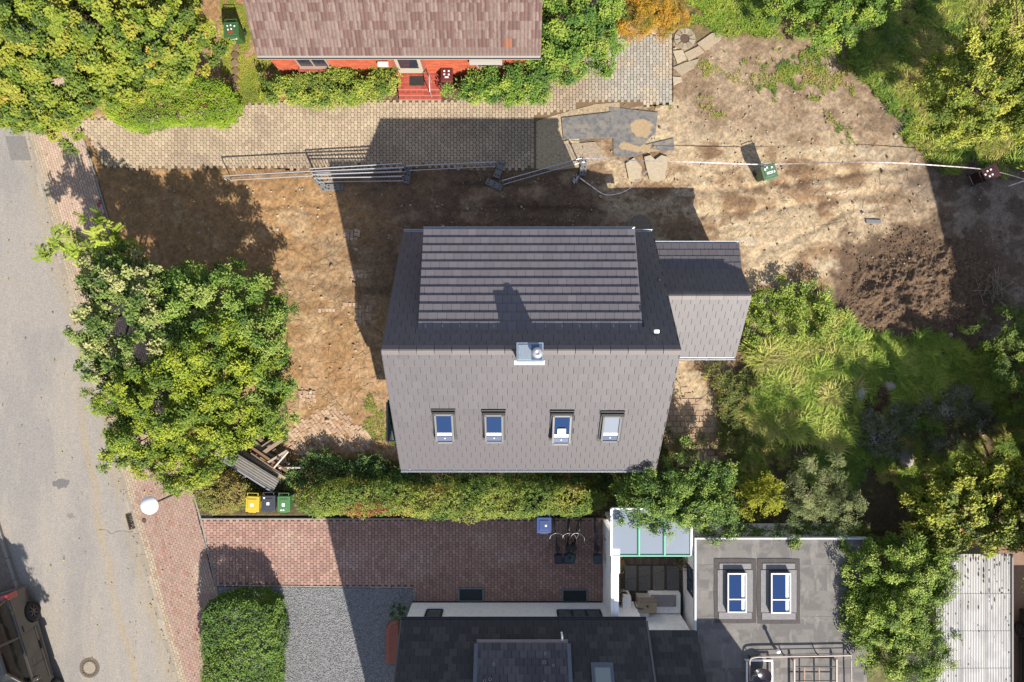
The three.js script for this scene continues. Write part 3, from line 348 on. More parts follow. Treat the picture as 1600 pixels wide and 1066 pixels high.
  for (const [x0, x1] of [[-9.0, -7.7], [-1.5, -0.45]]) { const w = part('window', [boxAB(x0, 1.0, wz - 0.06, x1, 1.07, wz + 0.06), boxAB(x0, 2.03, wz - 0.06, x1, 2.1, wz), boxAB(x0, 1.07, wz - 0.06, x0 + 0.07, 2.03, wz), boxAB(x1 - 0.07, 1.07, wz - 0.06, x1, 2.03, wz), boxAB((x0 + x1) / 2 - 0.03, 1.07, wz - 0.06, (x0 + x1) / 2 + 0.03, 2.03, wz)], WF, g); part('pane', boxAB(x0 + 0.07, 1.07, wz - 0.04, x1 - 0.07, 2.03, wz - 0.03), PN, w); part('window_sill', boxAB(x0 - 0.08, 0.93, wz, x1 + 0.08, 0.99, wz + 0.16), std(ph(190, 100, 80), 0.8), w); }
  part('shutter_box', boxAB(-1.75, 1.75, wz + 0.005, -0.4, 2.05, wz + 0.2), std(ph(225, 222, 214), 0.7), g);
  const dr = part('door', boxAB(-4.9, 0.3, wz - 0.08, -3.8, 2.35, wz - 0.02), std(ph(226, 216, 196), 0.6), g); part('door_glass', boxAB(-4.75, 0.9, wz - 0.02, -3.95, 2.1, wz - 0.005), PN, dr); part('door_handle', bar(V3(-3.95, 1.3, wz + 0.04), V3(-3.95, 1.1, wz + 0.04), 0.015), STEEL, dr);
  part('door_reveal', [boxAB(-5.02, 0.3, wz - 0.1, -4.9, 2.4, wz + 0.01), boxAB(-3.8, 0.3, wz - 0.1, -3.68, 2.4, wz + 0.01)], std(ph(186, 110, 90), 0.8), g);
}
{ // front steps of red tiles, doormat, handrail, post box
  const st = thing('front_steps', 'red tiled entrance steps below the brick house door', 'steps', [-4.1, 0, -11]);
  const SM = std(ph(196, 150, 132), 0.85, { map: GRAIN }), T = [ph(206, 84, 62), ph(192, 76, 58), ph(214, 96, 72)];
  const lv = [[-4.95, -11.6, -3.1, -10.93, 0.36], [-4.95, -10.93, -3.1, -10.74, 0.24], [-4.95, -10.74, -3.1, -10.56, 0.12]];
  const geo = stone(0.115, 0.115, 0.03, 0.004), mats = []; 
  lv.forEach(([x0, z0, x1, z1, h]) => { part('step', boxAB(x0, -0.1, z0, x1, h - 0.012, z1), SM, st); const nx = Math.round((x1 - x0) / 0.125), nz = Math.max(1, Math.round((z1 - z0) / 0.125)); for (let i = 0; i < nx; i++) for (let j = 0; j < nz; j++) mats.push([x0 + (i + 0.5) * (x1 - x0) / nx, h, z0 + (j + 0.5) * (z1 - z0) / nz]); });
  const im = shade(new THREE.InstancedMesh(geo, std(0xffffff, 0.75, { map: GRAIN }), mats.length)), r = rng(3); mats.forEach((p, k) => { im.setMatrixAt(k, M4.makeTranslation(p[0] - st.position.x, p[1], p[2] - st.position.z)); im.setColorAt(k, T[Math.floor(r() * 3)]); }); im.name = 'step_tiles'; im.userData.kind = 'stuff'; st.add(im);
  const hr = thing('handrail', 'silver tube handrail on the red entrance steps', 'handrail', [-3.5, 0, -11]); part('rail', tube([V3(-3.52, 1.15, -11.35), V3(-3.5, 1.2, -11.25), V3(-3.5, 1.15, -11.0), V3(-3.5, 0.95, -10.6)], 0.022, 24, 8), STEEL, hr); part('post', bar(V3(-3.5, 0.2, -10.65), V3(-3.5, 0.97, -10.65), 0.02), STEEL, hr); part('post', bar(V3(-3.51, 0.36, -11.25), V3(-3.51, 1.18, -11.25), 0.02), STEEL, hr);
  tag(mesh('doormat', rbox(0.64, 0.02, 0.4, 0.008, -4.12, 0.375, -11.28), std(ph(56, 52, 50), 0.95, { map: GRAIN2 })), 'dark grey doormat on the red entrance landing', 'doormat');
  const pb = thing('wall_lamp', 'white box lamp on the brick wall left of the door', 'lamp', [-5.35, 1.7, -11.5]); mesh('lamp_body', rbox(0.46, 0.16, 0.2, 0.04, 0, 0, 0.02), std(ph(236, 240, 244, 1.2), 0.4), pb); mesh('bracket', box(0.2, 0.06, 0.1, 0, -0.02, -0.07), STEEL, pb);
}
// ---------------------------------------------------------------- white house at the bottom
const SLATE = tileMats([[62, 60, 62], [52, 52, 55], [72, 69, 70], [84, 80, 80]], 0.65), LICHEN = tileMats([[100, 98, 104], [92, 90, 98], [112, 108, 112], [84, 83, 92]], 0.7), SLATEDECK = std(ph(44, 44, 48), 0.9);
{
  const g = thing('white_house', 'white rendered house with dark slate roof at the bottom edge', 'house', [1.5, 0, 16]);
  const xL = -4.42, xR = 5.36, x2 = 7.3, zE = 11.14, hE = 2.75, zR = 15.9, hR = 7.5, zW = 11.44, zB = 20.7;
  const body = (x0, x1, z0, hw, zr, hr, zb) => { const s = new THREE.Shape([[z0, -0.2], [zb, -0.2], [zb, hw], [zr, hr - 0.35], [z0, hw]].map(p => new THREE.Vector2(...p))), w = new THREE.ExtrudeGeometry(s, { depth: x1 - x0, bevelEnabled: false }); w.applyMatrix4(new THREE.Matrix4().makeBasis(V3(0, 0, 1), V3(0, 1, 0), V3(-1, 0, 0))); w.translate(x1, 0, 0); return w; };
  const PLASTER = std(ph(250, 250, 250, 2.15), 0.85, { map: GRAIN });
  part('wall', body(xL + 0.06, xR - 0.02, zW, 2.6, zR, hR, zB - 0.3), PLASTER, g); part('wall', body(xR, x2 + 2.9, 14.2, 2.6, 16, 6.4, 20.2), PLASTER, g); part('wall', boxAB(xR, -0.2, 11.85, x2, 2.5, 14.3), PLASTER, g);
  part('plinth', boxAB(xL + 0.04, -0.1, zW - 0.02, 3.95, 0.16, zW), std(ph(70, 72, 78), 0.8), g);
  const N = part('north_roof', slab(V3(xR, hE, zE), V3(xL, hE, zE), V3(xL, hR, zR), V3(xR, hR, zR), 0.16), SLATEDECK, g), v = V3(0, hR - hE, zR - zE), V = v.length(); v.normalize(); part('south_roof', slab(V3(xL, hE, zB), V3(xR, hE, zB), V3(xR, hR, zR), V3(xL, hR, zR), 0.16), std(ph(66, 66, 72), 0.7, { map: PATCHY }), g);
  tiles(N, 'slate', { a: V3(xL, hE, zE), u: V3(1, 0, 0), v, U: xR - xL, V, rows: 24, cw: 0.33, t: 0.012, lift: 0.014, mats: SLATE, bond: true, gap: 0.012, seed: 61, max: 300, skip: c => c.z > 13.35 });
  tiles(N, 'slate', { a: V3(xL, hE, zE), u: V3(1, 0, 0), v, U: xR - xL, V, rows: 24, cw: 0.33, t: 0.012, lift: 0.014, mats: SLATE, bond: true, gap: 0.012, seed: 62, max: 0, skip: c => c.z <= 13.35 });
  const zE2 = 11.56, vE = V3(0, 6.5 - 2.72, 15.34 - zE2), VE = vE.length(); vE.normalize();
  const N2 = part('east_roof', slab(V3(x2 + 0.08, 2.72, zE2), V3(xR + 0.02, 2.72, zE2), V3(xR + 0.02, 6.5, 15.34), V3(x2 + 0.08, 6.5, 15.34), 0.14), SLATEDECK, g); tiles(N2, 'slate', { a: V3(xR + 0.02, 2.72, zE2), u: V3(1, 0, 0), v: vE, U: x2 + 0.06 - xR, V: VE, rows: 19, cw: 0.33, t: 0.012, lift: 0.014, mats: SLATE, bond: true, gap: 0.012, seed: 63 });
  part('east_gable_roof', [slab(V3(x2 + 3, 2.9, 14.0), V3(x2, 4.9, 13.9), V3(x2, 6.6, 15.6), V3(x2 + 3, 6.6, 15.6), 0.12), slab(V3(x2, 2.7, 20.4), V3(x2 + 3, 2.7, 20.4), V3(x2 + 3, 6.6, 15.6), V3(x2, 6.6, 15.6), 0.12)], SLATEDECK, g);
  part('gutter', gutter(V3(xL, hE - 0.04, zE - 0.05), V3(xR, hE - 0.04, zE - 0.05), 0.06), std(ph(90, 92, 98), 0.5, { metalness: 0.4 }), g); part('verge_trim', slab(V3(xR + 0.05, hE, zE), V3(xR - 0.03, hE, zE), V3(xR - 0.03, hR, zR), V3(xR + 0.05, hR, zR), 0.18).translate(0, 0.05, 0), std(ph(120, 120, 126), 0.6), g);
  part('verge_trim', slab(V3(xL + 0.03, hE, zE), V3(xL - 0.03, hE, zE), V3(xL - 0.03, hR, zR), V3(xL + 0.03, hR, zR), 0.18).translate(0, 0.045, 0), std(ph(110, 104, 104), 0.6), g);
  // windows in the north wall
  const FRM = std(ph(60, 62, 68), 0.5), PNE = phy(ph(150, 165, 170, 0.6), 0.06);
  const win = (x0, x1, y0, y1, n) => { const parts = [boxAB(x0, y0, zW - 0.05, x1, y0 + 0.07, zW), boxAB(x0, y1 - 0.07, zW - 0.05, x1, y1, zW)]; for (let i = 0; i <= n; i++) { const x = x0 + (x1 - x0) * i / n; parts.push(boxAB(x - 0.04, y0 + 0.07, zW - 0.05, x + 0.04, y1 - 0.07, zW)); } const w = part('window', parts, FRM, g); for (let i = 0; i < n; i++) { const a = x0 + (x1 - x0) * i / n, b = x0 + (x1 - x0) * (i + 1) / n; part('pane', boxAB(a + 0.04, y0 + 0.07, zW - 0.025, b - 0.04, y1 - 0.07, zW - 0.01), PNE, w); } part('window_sill', boxAB(x0 - 0.05, y0 - 0.04, zW - 0.1, x1 + 0.05, y0, zW), WHITE, w); };
  win(-3.6, -2.95, 0.95, 1.95, 1); win(1.92, 3.72, 1.0, 2.0, 3);
  // dormer with its own slates
  const dx0 = -1.36, dx1 = 2.16, dz0 = 11.62, dh0 = 3.72, dz1 = 14.2, dh1 = 5.9, vd = V3(0, dh1 - dh0, dz1 - dz0), VD = vd.length(); vd.normalize();
  const D = part('dormer_roof', slab(V3(dx1, dh0, dz0), V3(dx0, dh0, dz0), V3(dx0, dh1, dz1), V3(dx1, dh1, dz1), 0.12), SLATEDECK, g); tiles(D, 'dormer_slate', { a: V3(dx0, dh0, dz0), u: V3(1, 0, 0), v: vd, U: dx1 - dx0, V: VD, rows: 12, cw: 0.3, t: 0.014, lift: 0.018, mats: LICHEN, bond: true, gap: 0.016, seed: 64 });
  part('dormer_wall', boxAB(dx0 + 0.1, 2.9, dz0 + 0.15, dx1 - 0.1, dh0 - 0.08, dz0 + 1.2), std(ph(90, 92, 98), 0.7), g); part('gutter', gutter(V3(dx0, dh0 - 0.03, dz0 - 0.05), V3(dx1, dh0 - 0.03, dz0 - 0.05), 0.05), std(ph(214, 196, 190), 0.5), g); part('downpipe', tube([V3(dx1 - 0.22, dh0 - 0.05, dz0 - 0.06), V3(dx1 - 0.22, dh0 - 0.12, dz0 - 0.2), V3(dx1 - 0.22, 3.3, dz0 - 0.22)], 0.04, 12, 8), WHITE, g);
  for (const x of [dx0 - 0.02, dx1 + 0.02]) part('dormer_verge', slab(V3(x + 0.07, dh0, dz0), V3(x - 0.07, dh0, dz0), V3(x - 0.07, dh1, dz1), V3(x + 0.07, dh1, dz1), 0.15).translate(0, 0.045, 0), std(ph(128, 136, 152), 0.5, { metalness: 0.3 }), g);
  const r = rng(5); for (let i = 0; i < 9; i++) { const t = 0.1 + r() * 0.45, x = dx0 + 0.3 + r() * (dx1 - dx0 - 0.6), p = V3(x, dh0 + (dh1 - dh0) * t + 0.035, dz0 + (dz1 - dz0) * t); part('lichen_spot', new THREE.TorusGeometry(0.035 + r() * 0.03, 0.012, 5, 10).rotateX(Math.PI / 2 - 0.7).translate(p.x, p.y, p.z), std(ph(200, 200, 200), 0.9), D); }
  // skylight at the lower edge
  { const p0 = V3(3.42, hE + 1.2, zE + 1.2); const fr = part('skylight_frame', slab(V3(p0.x + 0.42, p0.y - 0.1, p0.z - 0.1), V3(p0.x - 0.42, p0.y - 0.1, p0.z - 0.1), V3(p0.x - 0.42, p0.y + 0.9, p0.z + 0.9), V3(p0.x + 0.42, p0.y + 0.9, p0.z + 0.9), 0.1).translate(0, 0.14, 0), std(ph(120, 128, 146), 0.4, { metalness: 0.3 }), g); part('skylight_pane', slab(V3(p0.x + 0.29, p0.y + 0.03, p0.z + 0.03), V3(p0.x - 0.29, p0.y + 0.03, p0.z + 0.03), V3(p0.x - 0.29, p0.y + 0.85, p0.z + 0.85), V3(p0.x + 0.29, p0.y + 0.85, p0.z + 0.85), 0.02).translate(0, 0.16, 0), phy(ph(190, 205, 208, 0.8), 0.05), fr); }
}
// basement light wells, terracotta doorstep, topiary
for (const [px0, px1, py0, py1, lb] of [[717, 755, 919, 939, 'dark glazed light well at the driveway edge, left one'], [879, 917, 921, 940, 'dark glazed light well at the driveway edge, by the bicycles wall']]) {
  const a = at(px0, py0), b = at(px1, py1), g = thing('light_well', lb, 'light well', [(a.x + b.x) / 2, 0.03, (a.z + b.z) / 2]), w = b.x - a.x, d = b.z - a.z;
  mesh('well_frame', [box(w, 0.05, 0.06, 0, 0.02, -d / 2), box(w, 0.05, 0.06, 0, 0.02, d / 2), box(0.06, 0.05, d, -w / 2, 0.02, 0), box(0.06, 0.05, d, w / 2, 0.02, 0)], std(ph(150, 160, 160), 0.6), g); mesh('grating', Array.from({ length: 12 }, (_, i) => box(w - 0.06, 0.02, 0.012, 0, 0.02, -d / 2 + (i + 0.5) * d / 12)), std(ph(90, 96, 100), 0.5, { metalness: 0.4 }), g); mesh('well_cover', box(w - 0.04, 0.01, d - 0.04, 0, 0.0, 0), phy(ph(70, 84, 96), 0.15), g);
}
{
  const P = []; for (let i = 0; i <= 10; i++) { const a = -Math.PI / 2 - i / 10 * Math.PI / 2; P.push([Math.cos(a) * 0.55, Math.sin(a) * 0.55]); }
  const c = at(623, 985), step = thing('terracotta_step', 'rounded terracotta doorstep beside the white house', 'doorstep', [c.x, 0, c.z]);
  mesh('step_edge', prism([...P.map(([x, z]) => [x, z + 0.05]), [-0.55, 1.4], [0, 1.4]], -0.05, 0.14, 0.01), std(ph(200, 122, 98), 0.85, { map: GRAIN }), step); mesh('step_top', prism([...P.map(([x, z]) => [x * 0.72, z * 0.72 + 0.05]), [-0.4, 1.38], [0, 1.38]], 0.14, 0.17), std(ph(180, 108, 90), 0.85, { map: GRAIN }), step);
}

// ---------------------------------------------------------------- courtyard, flat-roofed wing, garage
const LEDGE = std(ph(250, 248, 244, 2.0), 0.8, { map: GRAIN });
{ const w = thing('boundary_wall', 'white rendered wall between red driveway and courtyard', 'wall', [4.2, 0, 9.6]); part('wall_body', boxAB(4.0, -0.1, 7.85, 4.26, 2.45, 11.43), LEDGE, w); part('coping', boxAB(4.0, 2.451, 7.6, 4.34, 2.54, 9.35), WHITE, w); part('coping', boxAB(4.12, 2.451, 9.36, 4.3, 2.49, 11.4), WHITE, w); }
{ // glass canopy with green bars
  const g = thing('glass_canopy', 'glass canopy with mint green bars over the courtyard end', 'canopy', [6, 0, 8.6]), A = at(955, 868, 2.5), B = at(1080, 868, 2.5), C = at(1080, 795, 2.8), D = at(955, 795, 2.8); const GR = std(ph(130, 222, 190), 0.5);
  const lp = (a, b, t) => a.clone().lerp(b, t); [[0, 0.36], [0.36, 0.68], [0.68, 1]].forEach(([s, e]) => part('pane', slab(lp(A, B, s), lp(A, B, e), lp(D, C, e), lp(D, C, s), 0.01), phy(ph(205, 218, 235, 1.5), 0.1, { transmission: 0.6, thickness: 0, ior: 1.8 }), g));
  for (const s of [0, 0.345, 0.665, 1]) part('glazing_bar', bar(lp(A, B, s).setY(2.53), lp(D, C, s).setY(2.83), 0.055, 0.055, 6), s && s < 1 ? GR : WHITE, g); part('front_beam', bar(A.clone().setY(2.5), B.clone().setY(2.5), 0.05, 0.05, 6), GR, g); part('rear_beam', bar(D.clone().setY(2.78), C.clone().setY(2.78), 0.05, 0.05, 6), WHITE, g);
  for (const p of [A, B]) part('post', bar(V3(p.x + (p === A ? 0.3 : -0.3), 0, p.z), V3(p.x + (p === A ? 0.3 : -0.3), 2.5, p.z), 0.04), WHITE, g);
  const back = part('back_wall', boxAB(A.x + 0.1, 0, 7.5, C.x - 0.1, 2.3, 7.62), LEDGE, g);
}
{ // courtyard paving and fittings
  const base = struct('courtyard_floor', boxAB(4.26, -0.2, 7.6, 7.5, 0.0, 11.9), std(ph(112, 98, 86), 0.95, { map: GRAIN2 }), 'dark brown paved floor of the sunken courtyard', 'courtyard');
  const sl = [[150, 146, 140], [140, 138, 132], [156, 150, 142], [134, 134, 134]].map(c => std(ph(...c), 0.9, { map: GRAIN2 })); [[976, 994], [998, 1016], [1020, 1038], [1042, 1061]].forEach(([a, b], i) => { const p = at(a, 884), q = at(b, 923); part('paving_slab', rbox(q.x - p.x, 0.05, q.z - p.z, 0.01, (p.x + q.x) / 2, 0.026, (p.z + q.z) / 2), sl[i], base); });
  const brickM = tileMats([[120, 104, 92], [132, 112, 98], [108, 94, 84]], 0.9), cb = new RoundedBoxGeometry(0.12, 0.05, 0.28, 1, 0.01); for (let i = 0; i < 22; i++) { const m = mesh('border_brick', cb, brickM[i % 3], base); m.position.copy(at(970 + i * 4.4, 877)).setY(0.02); }
  const pot = (px, py, r, h, lb, col) => { const p = at(px, py), t = thing('flower_pot', lb, 'pot', [p.x, 0, p.z]); mesh('pot_body', new THREE.LatheGeometry([[0, 0], [r * 0.7, 0], [r, h], [r * 1.05, h], [r * 1.05, h + 0.03], [r * 0.88, h + 0.03], [r * 0.85, h - 0.06], [0, h - 0.06]].map(q => new THREE.Vector2(...q)), 20), std(ph(...col), 0.8), t); mesh('soil', new THREE.CylinderGeometry(r * 0.84, r * 0.84, 0.02, 18).translate(0, h - 0.05, 0), std(ph(110, 100, 84), 0.95), t); };
  pot(972, 925, 0.2, 0.45, 'larger pale round flower pot in the courtyard', [226, 220, 206]); pot(980, 933, 0.13, 0.35, 'smaller pale flower pot beside the larger one', [222, 218, 208]);
  const t0 = at(1012, 948, 0.85), tb = thing('garden_grill', 'cream topped garden grill cabinet in the courtyard', 'grill', [t0.x, 0, t0.z]); mesh('cabinet', rbox(0.74, 0.74, 0.55, 0.02, 0, 0.37, 0), std(ph(236, 232, 228, 1.1), 0.6), tb); mesh('worktop', rbox(0.8, 0.05, 0.62, 0.02, 0, 0.79, 0), std(ph(232, 206, 168, 1.2), 0.6), tb); mesh('backboard', Array.from({ length: 9 }, (_, i) => box(0.075, 0.5, 0.05, -0.34 + i * 0.085, 1.0, -0.33)), std(ph(190, 172, 156), 0.8), tb); mesh('knob', new THREE.CylinderGeometry(0.05, 0.05, 0.05, 8).translate(0, 0.84, 0), std(ph(120, 100, 60), 0.6), tb);
  const sofa = thing('white_bench_block', 'low white built-in bench with grey top in the courtyard', 'bench', [6.35, 0, 11.25]); part('bench_base', boxAB(5.95, 0, 10.95, 7.3, 0.42, 11.8), LEDGE, sofa); part('bench_top', boxAB(6.0, 0.421, 11.0, 7.1, 0.46, 11.5), std(ph(196, 188, 188), 0.8, { map: GRAIN }), sofa);
  const sl2 = thing('white_stair_block', 'white stair cheek and landing under the slate eave', 'stairs', [4.9, 0, 11.2]); part('landing', boxAB(4.75, 0, 11.45, 5.9, 0.6, 11.85), LEDGE, sl2); part('cheek', boxAB(4.75, 0, 10.95, 5.1, 0.75, 11.44), LEDGE, sl2); part('stair_rail', tube([V3(5.2, 0.9, 11.1), V3(5.3, 0.9, 11.35), V3(5.45, 0.9, 11.42), V3(5.6, 0.9, 11.43)], 0.03, 16, 6), std(ph(120, 120, 124), 0.5), sl2);
  const cu = (px, py, w, h, d, col, lb) => { const p = at(px, py); const m = mesh('storage_box', [rbox(w, h, d, 0.03, p.x, h / 2, p.z), rbox(w + 0.03, 0.04, d + 0.03, 0.015, p.x, h, p.z)], std(ph(...col), 0.6)); tag(m, lb, 'box'); };
  cu(1029, 934, 0.3, 0.3, 0.25, [50, 84, 150], 'small blue box on the courtyard floor'); cu(1052, 931, 0.5, 0.25, 0.3, [196, 168, 130], 'tan cardboard coloured box on the courtyard floor'); cu(1010, 930, 0.22, 0.14, 0.1, [225, 222, 216], 'tiny white box on the courtyard floor');
}
{ // flat-roofed wing
  const x0 = 7.32, x1 = 14.2, z0 = 7.9, z1 = 20, h = 2.7, g = thing('flat_roof_wing', 'flat roofed white wing with grey felt roof and two skylights', 'building', [10.5, 0, 12]);
  part('wall', boxAB(x0 + 0.2, -0.1, z0 + 0.12, x1 - 0.1, h - 0.12, z1), LEDGE, g);
  const felt = tex(512, 512, (x, y) => { const n = fbm(x / 60, y / 40), f = hash(x, y); let c = mix([156, 151, 147], [136, 132, 130], sst(0.4, 0.65, n)); c = mix(c, [178, 172, 165], 0.6 * sst(0.58, 0.72, fbm(x / 24, y / 90 + 4))); const k = 0.86 + 0.24 * f; return c.map(v => v * k); });
  const FM = std(0xffffff, 0.92, { map: felt, bumpMap: BUMP, bumpScale: 0.002 });
  const deck = part('roof_deck', boxAB(x0, h - 0.14, z0, x1, h - 0.03, z1), std(ph(120, 116, 114), 0.9), g); let u = 0;
  const strip = (xa, za, xb, zb, y) => { const q = flat([[xa, za], [xb, za], [xb, zb], [xa, zb]], y, 0.28); const m = part('felt_sheet', prism([[xa, za], [xb, za], [xb, zb], [xa, zb]], y - 0.03, y), FM, deck); const uv = m.geometry.attributes.uv; const pp = m.geometry.attributes.position; for (let i = 0; i < uv.count; i++) uv.setXY(i, pp.getX(i) * 0.27 + u, pp.getZ(i) * 0.27); u += 0.37; };
  const zs = [7.94, 8.95, 9.98, 11.02, 12.05, 13.08, 14.1, 15.2]; for (let i = 0; i + 1 < zs.length; i++) { const cut = [11.2, 12.6, 10.4, 12.1, 9.2, 11.4, 12][i]; strip(x0 + 0.06, zs[i], cut, zs[i + 1] + 0.02, h - 0.008 + (i % 2) * 0.006); strip(cut - 0.02, zs[i] + 0.001, x1, zs[i + 1] + 0.021, h - 0.004 + (i % 2) * 0.006); }
  part('edge_trim', [boxAB(x0 - 0.03, h - 0.16, z0 - 0.04, x0 + 0.05, h + 0.05, 13), boxAB(x0 + 0.05, h - 0.16, z0 - 0.04, x1, h + 0.04, z0 + 0.03)], std(ph(226, 230, 236, 1.2), 0.5), g);
  const ww = part('window', [boxAB(x0 + 0.13, 0.9, 9.5, x0 + 0.2, 0.97, 10.6), boxAB(x0 + 0.13, 1.83, 9.5, x0 + 0.2, 1.9, 10.6), boxAB(x0 + 0.13, 0.97, 9.5, x0 + 0.2, 1.83, 9.57), boxAB(x0 + 0.13, 0.97, 10.53, x0 + 0.2, 1.83, 10.6), boxAB(x0 + 0.13, 0.97, 10.02, x0 + 0.2, 1.83, 10.08)], DARKFRAME, g); part('pane', boxAB(x0 + 0.17, 0.97, 9.57, x0 + 0.19, 1.83, 10.53), phy(ph(90, 110, 130), 0.05), ww);
  // raised skylights with felted kerbs
  const FR = std(ph(245, 244, 242, 1.4), 0.5), KB = std(ph(168, 166, 168), 0.9, { map: GRAIN2 }), TAR = std(ph(98, 92, 92), 0.9, { map: GRAIN2 });
  for (const [pa, pb, pc, pd] of [[1137, 1167, 896, 958], [1205, 1236, 896, 959]]) {
    const hh = h + 0.26, a = at(pa, pc, hh), b = at(pb, pd, hh), w = b.x - a.x, d = b.z - a.z, cx = (a.x + b.x) / 2, cz = (a.z + b.z) / 2; const s = new THREE.Group(); s.name = 'skylight'; s.position.set(cx, h, cz).sub(g.position); g.add(s);
    const r2 = rng(pa), wob = (W, D, t) => prism([[-W, -D], [W * 0.2, -D - 0.02 * r2()], [W, -D + 0.02], [W + 0.02 * r2(), 0], [W, D], [0, D + 0.02], [-W + 0.02, D], [-W - 0.015, 0.1]], 0.005, t);
    mesh('tar_border', wob(w / 2 + 0.46, d / 2 + 0.5, 0.012), TAR, s); mesh('flashing', [box(0.32, 0.02, d + 0.1, -w / 2 - 0.16, 0.02, 0), box(0.3, 0.02, d + 0.1, w / 2 + 0.17, 0.02, 0), box(w + 0.55, 0.022, 0.26, 0, 0.024, d / 2 + 0.2), box(w + 0.5, 0.022, 0.22, 0, 0.024, -d / 2 - 0.2)], KB, s);
    mesh('upstand', [box(0.06, 0.2, d, -w / 2 + 0.03, 0.12, 0), box(0.06, 0.2, d, w / 2 - 0.03, 0.12, 0), box(w - 0.12, 0.2, 0.06, 0, 0.12, -d / 2 + 0.03), box(w - 0.12, 0.2, 0.06, 0, 0.12, d / 2 - 0.03)], std(ph(120, 120, 126), 0.8), s); mesh('skylight_frame', [box(0.05, 0.05, d, -w / 2 + 0.025, 0.245, 0), box(0.05, 0.05, d, w / 2 - 0.025, 0.245, 0), box(w - 0.1, 0.05, 0.05, 0, 0.245, -d / 2 + 0.025), box(w - 0.1, 0.05, 0.05, 0, 0.245, d / 2 - 0.025), box(w - 0.1, 0.04, 0.045, 0, 0.245, d * 0.16)], FR, s); mesh('inner_reveal', box(0.14, 0.02, d - 0.1, w / 2 - 0.13, 0.2, 0), WHITE, s); mesh('pane', box(w - 0.24, 0.02, d - 0.12, -0.07, 0.21, 0), SKYTINT, s);
  }
}
{ // terrace railing with a vent pipe, a dish and a garden chair on the flat roof
  const hb = 2.7, RAIL = std(ph(226, 206, 196, 1.05), 0.5), DK = std(ph(70, 66, 66), 0.6), r = thing('roof_railing', 'pale tube railing round the flat roof terrace', 'railing', at(1250, 1020, hb).toArray()); const hT = 3.0, P = (x, y, h) => at(x, y, h);
  const b1 = P(1172, 1064, hT), b2 = P(1172, 1032, hT), b3 = P(1182, 1027, hT), b4 = P(1330, 1024, hT), b5 = P(1331, 1066, hT); part('top_rail', tube([b1, b2, P(1174, 1029, hT), b3, P(1192, 1026.5, hT), P(1260, 1025.5, hT), b4], 0.035, 60, 8), RAIL, r); part('side_rail', bar(b4, P(1331, 1090, hT), 0.03), RAIL, r);
  for (const [x, y] of [[1174, 1030], [1227, 1026], [1280, 1025], [1330, 1024]]) { const t = P(x, y, hT); part('post', bar(V3(t.x, hb, t.z), t, 0.025), DK, r); } for (const dy of [0.13]) part('mid_rail', bar(V3(b3.x, hb + dy, b3.z), V3(b4.x, hb + dy, b4.z), 0.015), DK, r);
  const lad = thing('ladder', 'wooden ladder lying on the flat roof behind the railing', 'ladder', at(1272, 1055, hb).toArray()); for (const x of [1241, 1307]) { const a = P(x, 1030, hb + 0.22), b = P(x, 1100, hb + 0.22); part('rail', box(0.06, 0.09, b.z - a.z, a.x, a.y, (a.z + b.z) / 2), RAIL, lad); } for (const y of [1042, 1064, 1086]) { const a = P(1242, y, hb + 0.22), b = P(1306, y, hb + 0.22); part('rung', bar(a, b, 0.02), DK, lad); } for (const x of [1257, 1280]) { const a = P(x, 1043, hb + 0.21), b = P(x, 1100, hb + 0.21); part('slat', box(0.05, 0.03, b.z - a.z, a.x, a.y, (a.z + b.z) / 2), std(ph(206, 164, 140), 0.7), lad); }
  for (const x of [1241, 1307]) { const a = P(x, 1034, hb + 0.22); part('leg', boxAB(a.x - 0.03, hb, a.z - 0.03, a.x + 0.03, hb + 0.18, a.z + 0.03), RAIL, lad); }
  const ds = thing('parabolic_dish', 'dark parabolic dish in a white frame on the flat roof', 'dish', at(1184, 1050, hb).toArray()), lp = []; for (let i = 0; i <= 10; i++) { const q = i / 10; lp.push(new THREE.Vector2(0.42 * q, 0.14 * q * q)); } const dg = new THREE.LatheGeometry(lp, 28); dg.rotateX(0.25); dg.translate(0, 0.25, 0); mesh('reflector', dg, phy(ph(60, 54, 66), 0.25, { side: THREE.DoubleSide }), ds); mesh('frame', [box(0.06, 0.06, 1.1, 0.5, 0.2, 0), box(0.06, 0.06, 1.1, -0.5, 0.2, 0), box(1.06, 0.06, 0.06, 0, 0.2, -0.55), box(1.06, 0.06, 0.06, 0, 0.2, 0.55)], WHITE, ds); for (const [x, z] of [[0.5, -0.5], [-0.5, -0.5], [0.5, 0.5], [-0.5, 0.5]]) mesh('leg', box(0.05, 0.17, 0.05, x, 0.085, z), WHITE, ds); mesh('feed_arm', bar(V3(0.1, 0.3, 0.3), V3(0.32, 0.5, 0.5), 0.015), STEEL, ds);
  const vp = at(1217, 1020, 3.35), v = thing('vent_pipe', 'grey roof vent pipe with white cap by the railing', 'pipe', [vp.x, hb, vp.z - 0.02]); mesh('pipe', new THREE.CylinderGeometry(0.05, 0.06, 0.6, 12).translate(0, 0.3, 0), std(ph(150, 150, 130), 0.6), v); mesh('cap', new THREE.SphereGeometry(0.09, 14, 8, 0, 6.3, 0, 1.6).translate(0, 0.58, 0), WHITE, v);
}
